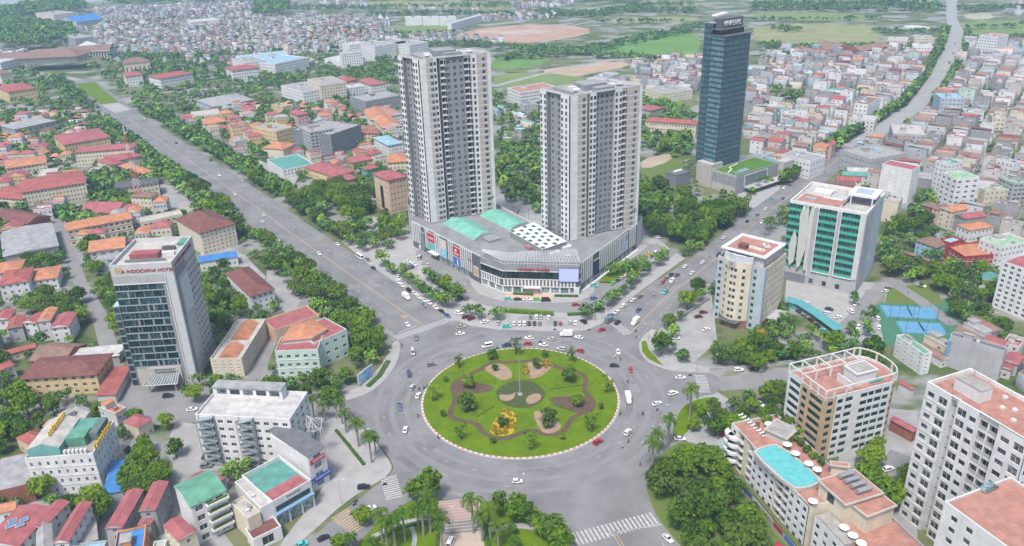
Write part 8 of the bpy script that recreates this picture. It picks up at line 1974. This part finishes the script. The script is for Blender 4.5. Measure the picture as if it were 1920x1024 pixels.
fleet('under the edge of the car shelter',100,'1485,575,tS 1497,584,nS 1508,592,gS 1520,600,kS 1532,610,kS 1545,620,tS')
fleet('parked in the hotel court',10,'315,743,kU 360,768,wS,10 257,778,kS 243,842,kU,80 251,838,wU,70 390,858,kU,10 387,874,gU,5')
fleet('parked in the yard between the apartments',40,'1666,880,wU,20 1692,893,kS,60 1660,470,wS,60 1672,466,gS')
fleet('queueing far up the avenue',62,'1772,130,wS 1780,118,gM 1765,160,wS 1788,100,kS 1783,140,gT 1755,170,wS 1790,82,rS')
# motorbikes with riders
def scooter():
 b=MB(); loft(b,[(-.75,.5,.55,.8),(-.3,.9,.35,.82),(.1,.6,.3,.5),(.35,.7,.3,.8),(.5,.5,.6,1.0)],.42); b.tube((.5,-.32,1.05),(.5,.32,1.05),.03,n=5); b.tube((.62,0,.3),(.48,0,1.05),.05,n=5); body=b.mesh('body',paint_m('navy')); b=MB(); b.tube((0,-.06,.28),(0,.06,.28),.28,n=10); return body,b.mesh('wheel',TYRE)
SC=scooter()
def rider():
 J=[(-.15,0,.85),(-.1,0,1.15),(0,0,1.4),(.02,0,1.5),(.05,0,1.62),(.06,0,1.74),(0,.2,1.38),(.2,.27,1.12),(.45,.27,1.08),(0,-.2,1.38),(.2,-.27,1.12),(.45,-.27,1.08),(.25,.17,.82),(.2,.17,.42),(.32,.17,.36),(.25,-.17,.82),(.2,-.17,.42),(.32,-.17,.36)]
 E_=[(0,1),(1,2),(2,3),(3,4),(4,5),(2,6),(6,7),(7,8),(2,9),(9,10),(10,11),(0,12),(12,13),(13,14),(0,15),(15,16),(16,17)]; rad=[.16,.17,.16,.07,.12,.1,.08,.06,.045,.08,.06,.045,.1,.07,.06,.1,.07,.06]
 me=bpy.data.meshes.new('rider'); me.from_pydata(J,E_,[]); ob=bpy.data.objects.new('rider',me); C.objects.link(ob); md=ob.modifiers.new('s','SKIN')
 for v,r_ in zip(me.skin_vertices[0].data,rad): v.radius=(r_,r_)
 me.skin_vertices[0].data[0].use_root=True; ob.modifiers.new('u','SUBSURF').levels=1
 dg=bpy.context.evaluated_depsgraph_get(); out=bpy.data.meshes.new_from_object(ob.evaluated_get(dg)); bpy.data.objects.remove(ob); return out
RID=rider()
SHIRT=[surf('cloth_'+k,c,.9,.15,3) for k,c in (('dark',(.03,.03,.04)),('blue',(.08,.14,.3)),('red',(.35,.05,.05)),('white',(.6,.6,.58)),('olive',(.12,.13,.08)))]; RIDM=[]
for i,m_ in enumerate(SHIRT): me=RID.copy(); me.materials.clear(); me.materials.append(m_); RIDM.append(me)
b=MB(); b.tube((.06,0,1.58),(.06,0,1.76),.14,.14,9); b.tube((.06,0,1.76),(.06,0,1.86),.14,.05,9); HELM=[b.mesh('helmet',paint_m(k)) for k in ('white','red','black','blue')]
for i,(x,y,hd,wh) in enumerate(((786,731,80,'by the island kerb on the boulevard side'),(795,729,80,'beside the silver car on the boulevard side'),(753,650,-80,'near the boulevard crossing'),(797,577,-54,'riding past the parked cars'),(793,572,-54,'just ahead at the parked cars'),(932,655,20,'next to the white van by the island'),(822,822,120,'along the lower island kerb'),(784,782,90,'on the open asphalt by the island'),(1154,671,250,'in front of the black saloon'),(1163,676,280,'beside the black saloon'),(1177,718,270,'on the asphalt right of the island'.replace('right of','beside')),(1192,622,230,'at the avenue crossing'),(1193,633,250,'below the avenue crossing'),(1104,620,200,'near the corner parking'),(1163,778,60,'at the island edge near the box truck'),(1205,778,60,'level with the box truck'),(1232,770,50,'near the verge palms'),(1178,830,60,'behind the white sport utility car'),(1167,840,60,'lowest of the pair behind the white car'),(1200,873,70,'close to the wooded verge'),(722,910,200,'on the short zebra crossing'),(667,942,210,'before the clothes shops'),(660,965,210,'on the yellow striped crossing'),(1226,555,235,'on the avenue'),(1294,705,180,'at the mouth of the side street'),(975,637,10,'among the cars above the island'),(1013,643,10,'between the red and white cars'),(1040,545+75,0,'along the parking bay'),(553,431,-54,'alone on the boulevard'),(665,948,40,'turning by the shop corner'))):
 p=G(x,y); o=thing('motorbike','scooter '+wh,'motorbike',(p.x,p.y,RZ+.01),R(hd),'motorbikes on the road'); child('body',SC[0],o); child('wheel',SC[1],o,(.62,0,0)); child('wheel',SC[1],o,(-.55,0,0))
 q=thing('person',['dark','blue','red','white','olive'][i%5]+' clad helmeted rider seated on the scooter '+wh,'person',(p.x,p.y,RZ+.01),R(hd),'scooter riders'); child('body',RIDM[i%5],q); child('helmet',HELM[i%4],q)
# ------------------------------------------------------------------ street furniture, island planting, courts
def lamp(x,y,az,lb,h=9.0):
 p=G(x,y); o=thing('street_lamp',lb,'street lamp',(p.x,p.y,0),R(az),'street lamps')
 if 'LAMPM' not in globals():
  b=MB(); b.tube((0,0,0),(0,0,9),.1,.06,6); b.tube((0,0,8.9),(1.8,0,9.5),.05,n=5); globals()['LAMPM']=b.mesh('post',FR_G); b=MB(); b.box((2.0,0,9.4),(.9,.3,.14)); globals()['LAMPH']=b.mesh('lamp_head',FR_W); b=MB(); b.box((0,0,0),(.5,.5,.4)); globals()['LAMPB']=b.mesh('base',WM('concrete'))
 child('post',LAMPM,o); child('lamp_head',LAMPH,o); child('base',LAMPB,o)
for i,(x,y,a,wh) in enumerate(((726,690,0,'on the curved pavement before the pale green office'),(1216,640,180,'on the corner pavement by the cream office'),(685,842,0,'between the corner pavement palms'),(1258,796,180,'on the verge opposite the island'),(955,615,90,'at the parking bay'),(1128,598,200,'at the avenue corner of the mall'),(1305,697,270,'at the side street corner'),(640,944,40,'at the clothes shop corner'),(985,935,100,'at the park edge'),(870,565,60,'by the mall service road'),(850,1000,90,'in the park beside the steps'),(1340,695,270,'beside the side street wall'),(1172,585,200,'along the avenue kerb'),(1232,540,200,'farther along the avenue kerb'))): lamp(x,y,a,'slender grey street lamp '+wh)
p=G(975,741); o=thing('lamp_mast','tall grey lamp mast standing at the centre of the island','lamp mast',(p.x,p.y,.3)); b=MB(); b.tube((0,0,0),(0,0,24),.22,.1,10); child('mast',b.mesh('mast',FR_G),o); b=MB()
for i in range(8): t=2*PI*i/8; b.box((1.1*math.cos(t),1.1*math.sin(t),23.6),(.5,.5,.25),t)
b.tube((0,0,23.5),(0,0,23.7),1.2,n=12); child('lamp_ring',b.mesh('lamp_ring',STEEL_D),o); b=MB(); b.box((0,0,0),(2,2,.5)); child('base',b.mesh('base',WM('concrete')),o)
# island shrubs
SHR=[broad(300+i,1.5,1.3,1.5,6,LEAF[i%3],.26,60) for i in range(3)]; GOLD=[broad(310+i,.7,.4,.5,5,LEAF_Y,.16,40) for i in range(2)]
def shrub(x,y,s,lb,v=0,nm='shrub',src=None,z=.3,sz=1): p=G(x,y); o=thing(nm,lb,nm.replace('_',' '),(p.x,p.y,z),v*1.7,'planting on the island' if z==.3 else 'shrubs on the pavements'); o.scale=(s,s,s*sz); m_=(src or SHR)[v%len(src or SHR)]; child('trunk',m_[0],o); child('crown',m_[1],o)
AIR=[broad(320+i,1.6,1.5,2.0,5,LEAF[i%3],.2,22) for i in range(2)]
for i,(x,y,s,k,wh) in enumerate(((500,122,1.6,0,'dark one above the sandy bed'),(345,305,2.0,0,'on the dark bed of the boulevard side'),(345,462,2.6,0,'biggest one on the clipped lobe'),(520,196,1.0,0,'low one on the sandy bed'),(285,178,1.7,1,'feathery one near the dark saloon'),(795,180,1.5,0,'among yellow flowers by the mast'),(1012,268,2.3,0,'tall one facing the avenue'),(1065,428,1.8,0,'on the dark bed of the tower side'),(868,565,2.4,0,'tall one on the lower sandy bed'),(575,572,1.5,0,'inside the yellow flower bed'),(655,88,2.0,1,'feathery one behind the mast'),(845,108,1.1,0,'small one above the yellow flowers'),(1030,135,1.8,1,'feathery one at the avenue kerb'),(1250,338,2.0,1,'feathery one opposite the box truck'),(1215,446,.8,0,'low reddish one by the tower side'),(1155,595,2.2,1,'feathery pair opposite the red car'),(960,645,.9,0,'golden one near the lower kerb'),(750,715,2.0,1,'feathery one by the lower kerb'),(505,672,.8,0,'low one below the flower bed'),(300,645,1.9,1,'feathery one at the lower boulevard kerb'),(180,498,.9,0,'small dark one at the lower boulevard kerb'),(112,395,2.0,1,'feathery one beside the silver car'),(198,266,.9,0,'small dark one near the upper boulevard kerb'))): shrub(*KI(x,y),s,'leafy island shrub, '+wh,i,sz=1.25,src=AIR if k else None)
for i in range(86):
 t=rt.random(); x,y=KI(480+180*t,460+rt.random()*165) if i<60 else KI(712+25*t,160+85*rt.random()) if i<72 else KI(820+65*t,135+45*rt.random()); p=G(x,y)
 if i<60 and not inside((x,y),KP('575,455 660,470 655,600 580,630 480,610 500,540')): continue
 o=thing('flower_clump','low clump of yellow flowers on the island bed','flowers',(p.x,p.y,.3),t*6,'yellow flower clumps on the island'); s=rt.uniform(.8,1.5); o.scale=(s,s,s); m_=GOLD[i%2]; child('stem',m_[0],o); child('flowers',m_[1],o)
def hedge(pts,wd,h,lb,z=.15):
 P=strip_pts(GP(pts),wd/2); n=len(P) // 2; Q,T=[],[]; rg=np.random.default_rng(len(lb))
 b=MB(); b.prism([(p.x,p.y) for p in P],z,h*.85)
 o=thing('hedge',lb,'hedge',(0,0,0)); b.build('hedge_body',hedge_m,o); cl=GP(pts)
 for a,c in zip(cl,cl[1:]):
  L=(c-a).length
  for _ in range(int(L*wd*7)):
   d=(c-a)/L; q=a+d*rg.uniform(0,L)+Vector((-d.y,d.x,0))*rg.uniform(-wd/2-.1,wd/2+.1); q_,up=leafquads(rg,np.array([q.x,q.y,h*rg.uniform(.7,1)]),.1,1,.2); Q.append(q_[0]); T.append(rg.uniform(.1,.9))
 child('hedge_leaves',quads_mesh('hedge_leaves',np.array(Q),np.array(T),LEAF[1]),o)
hedge([(808,522),(838,545),(868,563)],2.0,1.3,'clipped hedge dividing kerb parking from the mall service road'); hedge([(943,583),(990,588),(1038,591)],2.6,.8,'low green hedge above the parking bay'); hedge([(1064,591),(1100,589),(1132,578)],2.8,.8,'curved green hedge at the avenue corner of the mall'); hedge([(1124,530),(1150,531),(1180,516),(1212,500)],1.2,.9,'hedge round the planted triangle'); hedge([(630,808),(655,838),(683,873)],1.2,.9,'narrow hedge between the corner palms',.16); hedge([(962,552),(1000,554)],1.5,1.2,'clipped hedge left of the mall doors'.replace('left of','beside')); hedge([(1040,556),(1084,557)],1.5,1.2,'clipped hedge below the mall screen'); hedge([(702,1016),(748,992),(790,981),(822,984)],1.4,1.0,'clipped hedge along the park walk below the shops',.17); hedge([(824,960),(820,1030)],1.2,1.0,'clipped hedge on the shop side of the banded steps',.17); hedge([(905,965),(918,1030)],1.2,1.0,'clipped hedge on the tower side of the banded steps',.17); hedge([(690,726),(712,705),(728,678)],2.2,.8,'low hedge behind the curved pavement',.16)
for nm,pts,lb in (('lawn_strip',[(1126,528),(1134,532),(1156,525),(1211,498),(1212,489),(1190,489),(1160,497),(1132,510)],'grass triangle planted with young trees beside the mall'),('lawn_strip',[(1203,640),(1204,660),(1216,674),(1244,687),(1236,678),(1216,655),(1212,640)],'curved grass strip on the corner pavement'),('lawn_strip',[(943,577),(1038,584),(1038,592),(943,588)],'grass strip above the parking bay')):
 P=GP(pts); b=MB(); b.prism([(q.x,q.y) for q in P],.1,.2); struct(nm,b,lawn_m,lb,'lawn')
# tennis courts
def court(c4,lb):
 q=[G(*c) for c in c4]; o=bpy.data.objects.new('tennis_court',None); C.objects.link(o); tag(o,lb,'tennis court'); ORG[o.name]=(0,0,0); b=MB(); b.prism([(p.x,p.y) for p in q],0,.06); b.build('playing_surface',surf('court_blue',(.09,.26,.42),.7,.12,.3),o); g=lambda s,t: q[0].lerp(q[1],s).lerp(q[3].lerp(q[2],s),t)
 for s0,t0,s1,t1 in ((.08,.15,.92,.15),(.08,.85,.92,.85),(.08,.15,.08,.85),(.92,.15,.92,.85),(.28,.27,.28,.73),(.72,.27,.72,.73),(.08,.27,.92,.27),(.08,.73,.92,.73),(.28,.5,.72,.5)):
  a,c=g(s0,t0),g(s1,t1); b=MB(); b.poly([(p[0],p[1],.066) for p in bar((a+c)/2,c-a,(c-a).length,.14)]); b.build('court_line',white_paint,o)
 a,c=g(.5,.12),g(.5,.88); b=MB(); b.quad((a.x,a.y,.1),(c.x,c.y,.1),(c.x,c.y,1.1),(a.x,a.y,1.1)); b.tube((a.x,a.y,0),(a.x,a.y,1.2),.06,n=5); b.tube((c.x,c.y,0),(c.x,c.y,1.2),.06,n=5); b.build('net',surf('net',(.03,.04,.05),.9,.1,1),o)
 for s in (.05,.5,.95):
  for t in (-.06,1.06): p=g(s,t); b=MB(); b.tube((p.x,p.y,0),(p.x,p.y,7.5),.08,n=5); b.box((p.x,p.y,7.4),(.9,.4,.25)); b.build('floodlight_post',STEEL_D,o)
court([(1649,572),(1750,577),(1760,599),(1662,594)],'blue tennis court, upper of the pair'); court([(1679,602),(1762,606),(1778,628),(1692,624)],'blue tennis court, lower of the pair'); court([(945,390),(1005,396),(995,412),(935,404)],'blue tennis court behind the mall')
# car shelter
cl=GP([(1474,570),(1500,578),(1530,597),(1552,613),(1572,628)]); o=thing('car_shelter','long curving car shelter with a teal tin roof','car shelter',(0,0,0)); P=strip_pts(cl,2.6); n=len(cl); b=MB()
for i in range(n-1): b.quad(*[(p.x,p.y,z) for p,z in ((P[i],3.4),(P[2*n-1-i],2.7),(P[2*n-2-i],2.7),(P[i+1],3.4))]); b.quad(*[(p.x,p.y,z) for p,z in ((P[i+1],3.3),(P[2*n-2-i],2.6),(P[2*n-1-i],2.6),(P[i],3.3))])
b.build('roof',surf('shelter_teal',(.10,.30,.32),.6,.2,.5),o)
for i in range(n): p=P[i]; b=MB(); b.tube((p.x,p.y,0),(p.x,p.y,3.4),.1,n=5); b.build('post',FR_G,o)
# billboards, walls, lattice mast
def board(p0,p1,z0,z1,lb,c1,c2,nm='billboard'):
 a,c=G(*p0),G(*p1); o=thing(nm,lb,'billboard',(a.x,a.y,0)); d=(c-a).normalized(); ORG[o.name]=(a.x,a.y,0); panel(a,c,z0,z1,.3,FR_W,o,'frame',0); panel(lerp(a,c,.03),lerp(a,c,.97),z0+.2,z1-.2,.05,surf('poster_'+lb[:9],c1,.6,.3,.35,col2=c2),o,'poster',.3)
 for t in (.15,.85): q=lerp(a,c,t); b=MB(); b.tube((q.x,q.y,0),(q.x,q.y,z0+.2),.15,n=6); b.build('post',STEEL_D,o)
board((672,727),(700,705),1.2,6.5,'tall blue and white hoarding on the curved pavement',(.08,.28,.6),(.5,.6,.68)); board((1605,312),(1645,318),7,16,'blue landscape billboard beside the avenue',(.08,.3,.55),(.3,.5,.65)); board((590,588),(600,580),.5,5,'small blue notice board by the boulevard trees',(.1,.2,.5),(.4,.45,.5))
def wall_(pts,h,lb): P=GP(pts); o=thing('boundary_wall',lb,'wall',(P[0].x,P[0].y,0)); ORG[o.name]=(P[0].x,P[0].y,0); b=MB(); b.prism([(p.x,p.y) for p in strip_pts(P,.2)],0,h); b.build('wall',WM('grey'),o); b=MB(); b.prism([(p.x,p.y) for p in strip_pts(P,.3)],h,h+.15,bottom=True); b.build('coping',WM('concrete'),o)
wall_([(1330,697),(1420,690),(1520,677),(1640,662)],1.6,'long grey wall along the side street'); wall_([(1250,615),(1330,562)],1.4,'low pale wall between palm garden and car park'); wall_([(1195,455),(1255,475)],2.0,'pale ramp wall beside the second tower'); wall_([(640,752),(560,760)],1.6,'low wall of the pale green office garden')
p=G(268,398); o=thing('lattice_mast','red and white steel lattice mast among the cream offices','mast',(p.x,p.y,0)); H_=HT(268,398,235)
for s in range(10):
 z0,z1=H_*s/10,H_*(s+1)/10; w0,w1=2.6*(1-s/10.5),2.6*(1-(s+1)/10.5); b=MB(); c0=[(w0*x,w0*y,z0) for x,y in ((-1,-1),(1,-1),(1,1),(-1,1))]; c1=[(w1*x,w1*y,z1) for x,y in ((-1,-1),(1,-1),(1,1),(-1,1))]
 for i in range(4): j=(i+1)%4; b.tube(c0[i],c1[i],.14,n=4); b.tube(c0[i],c1[j],.08,n=4); b.tube(c0[j],c1[i],.08,n=4); b.tube(c1[i],c1[j],.08,n=4)
 child('mast_section',b.mesh('mast_section',FR_W if s%2 else surf('mast_red',(.5,.12,.08),.6,.1,1)),o)
b=MB(); b.box((0,0,0),(6,6,.6)); child('base',b.mesh('base',WM('concrete')),o)
# plants on the pool hotel's roof, steel frame beside the slate roofed house
for i,(x,y,s,k) in enumerate(((1425,782,1.3,1),(1438,790,1.2,0),(1455,780,1.4,1),(1478,800,1.7,0),(1492,815,1.5,0),(1500,832,1.1,0),(1512,845,1.0,0),(1525,856,1.0,0),(1540,868,1.1,0),(1420,800,1.2,1),(1485,825,1.2,0))):
 q=G(x,y,20); o=thing('roof_plant' if not k else 'potted_palm','%s, %s along the pool hotel roof garden'%(('leafy roof shrub','feathery potted palm')[k],ordn(i)),'plant',(q.x,q.y,19.35),i,'roof garden of the pool hotel')
 if k: o.scale=(.55,.55,.55); child('trunk',FANP[i%2][0],o); child('crown',FANP[i%2][1],o)
 else: o.scale=(s,s,s); child('trunk',SHR[i%3][0],o); child('crown',SHR[i%3][1],o)
b=MB(); b.box((0,0,.25),(1.9,.65,.12)); b.quad((.4,-.32,.37),(.95,-.32,.8),(.95,.32,.8),(.4,.32,.37)); lng=b.mesh('mattress',FR_W); b=MB()
for sx in (-.8,.8):
 for sy in (-.25,.25): b.box((sx,sy,0),(.08,.08,.25))
lgl=b.mesh('legs',FR_G)
for i in range(9):
 q=G(1389+i*5.6,776+i*4.9,20); o=thing('sun_lounger','white sun lounger, %s along the roof edge above the round balconies'%ordn(i),'sun lounger',(q.x,q.y,19.32),R(20),'sun loungers on the pool hotel'); child('mattress',lng,o); child('legs',lgl,o)
q0=G(598,858); o=thing('steel_frame','tangled white steel frame rising beside the slate roofed corner house','steel frame',(q0.x,q0.y,0)); rf_=random.Random(2); N_=[Vector((rf_.uniform(-3,3),rf_.uniform(-2,2),rf_.uniform(12,21))) for _ in range(9)]; F0=[Vector((x,y,0)) for x,y in ((-2.5,-1.5),(2.5,-1.5),(2.5,1.5),(-2.5,1.5))]; b=MB()
for i in range(4): b.tube(F0[i],F0[i]+Vector((0,0,13)),.12,n=5)
child('post',b.mesh('post',FR_W),o); b=MB()
for i,q in enumerate(N_):
 for k in range(1,4): b.tube(q,N_[(i+k)%9],.09,n=4)
 b.tube(q,F0[i%4]+Vector((0,0,13)),.1,n=4)
child('strut',b.mesh('strut',FR_W),o)
# ------------------------------------------------------------------ hazy air
b=MB(); b.box((0,2300,-1),(8100,5500,203));
m=bpy.data.materials.new('haze'); m.use_nodes=True; t=m.node_tree; t.nodes.clear(); out=t.nodes.new('ShaderNodeOutputMaterial'); pv=t.nodes.new('ShaderNodeVolumePrincipled')
pv.inputs['Color'].default_value=(.45,.7,1,1); pv.inputs['Density'].default_value=.00014; pv.inputs['Anisotropy'].default_value=0.0
t.links.new(pv.outputs[0],out.inputs['Volume'])
tag(b.build('haze',m),'thin bluish haze over the whole town','haze',kind='stuff')
print('objects',len(bpy.data.objects))
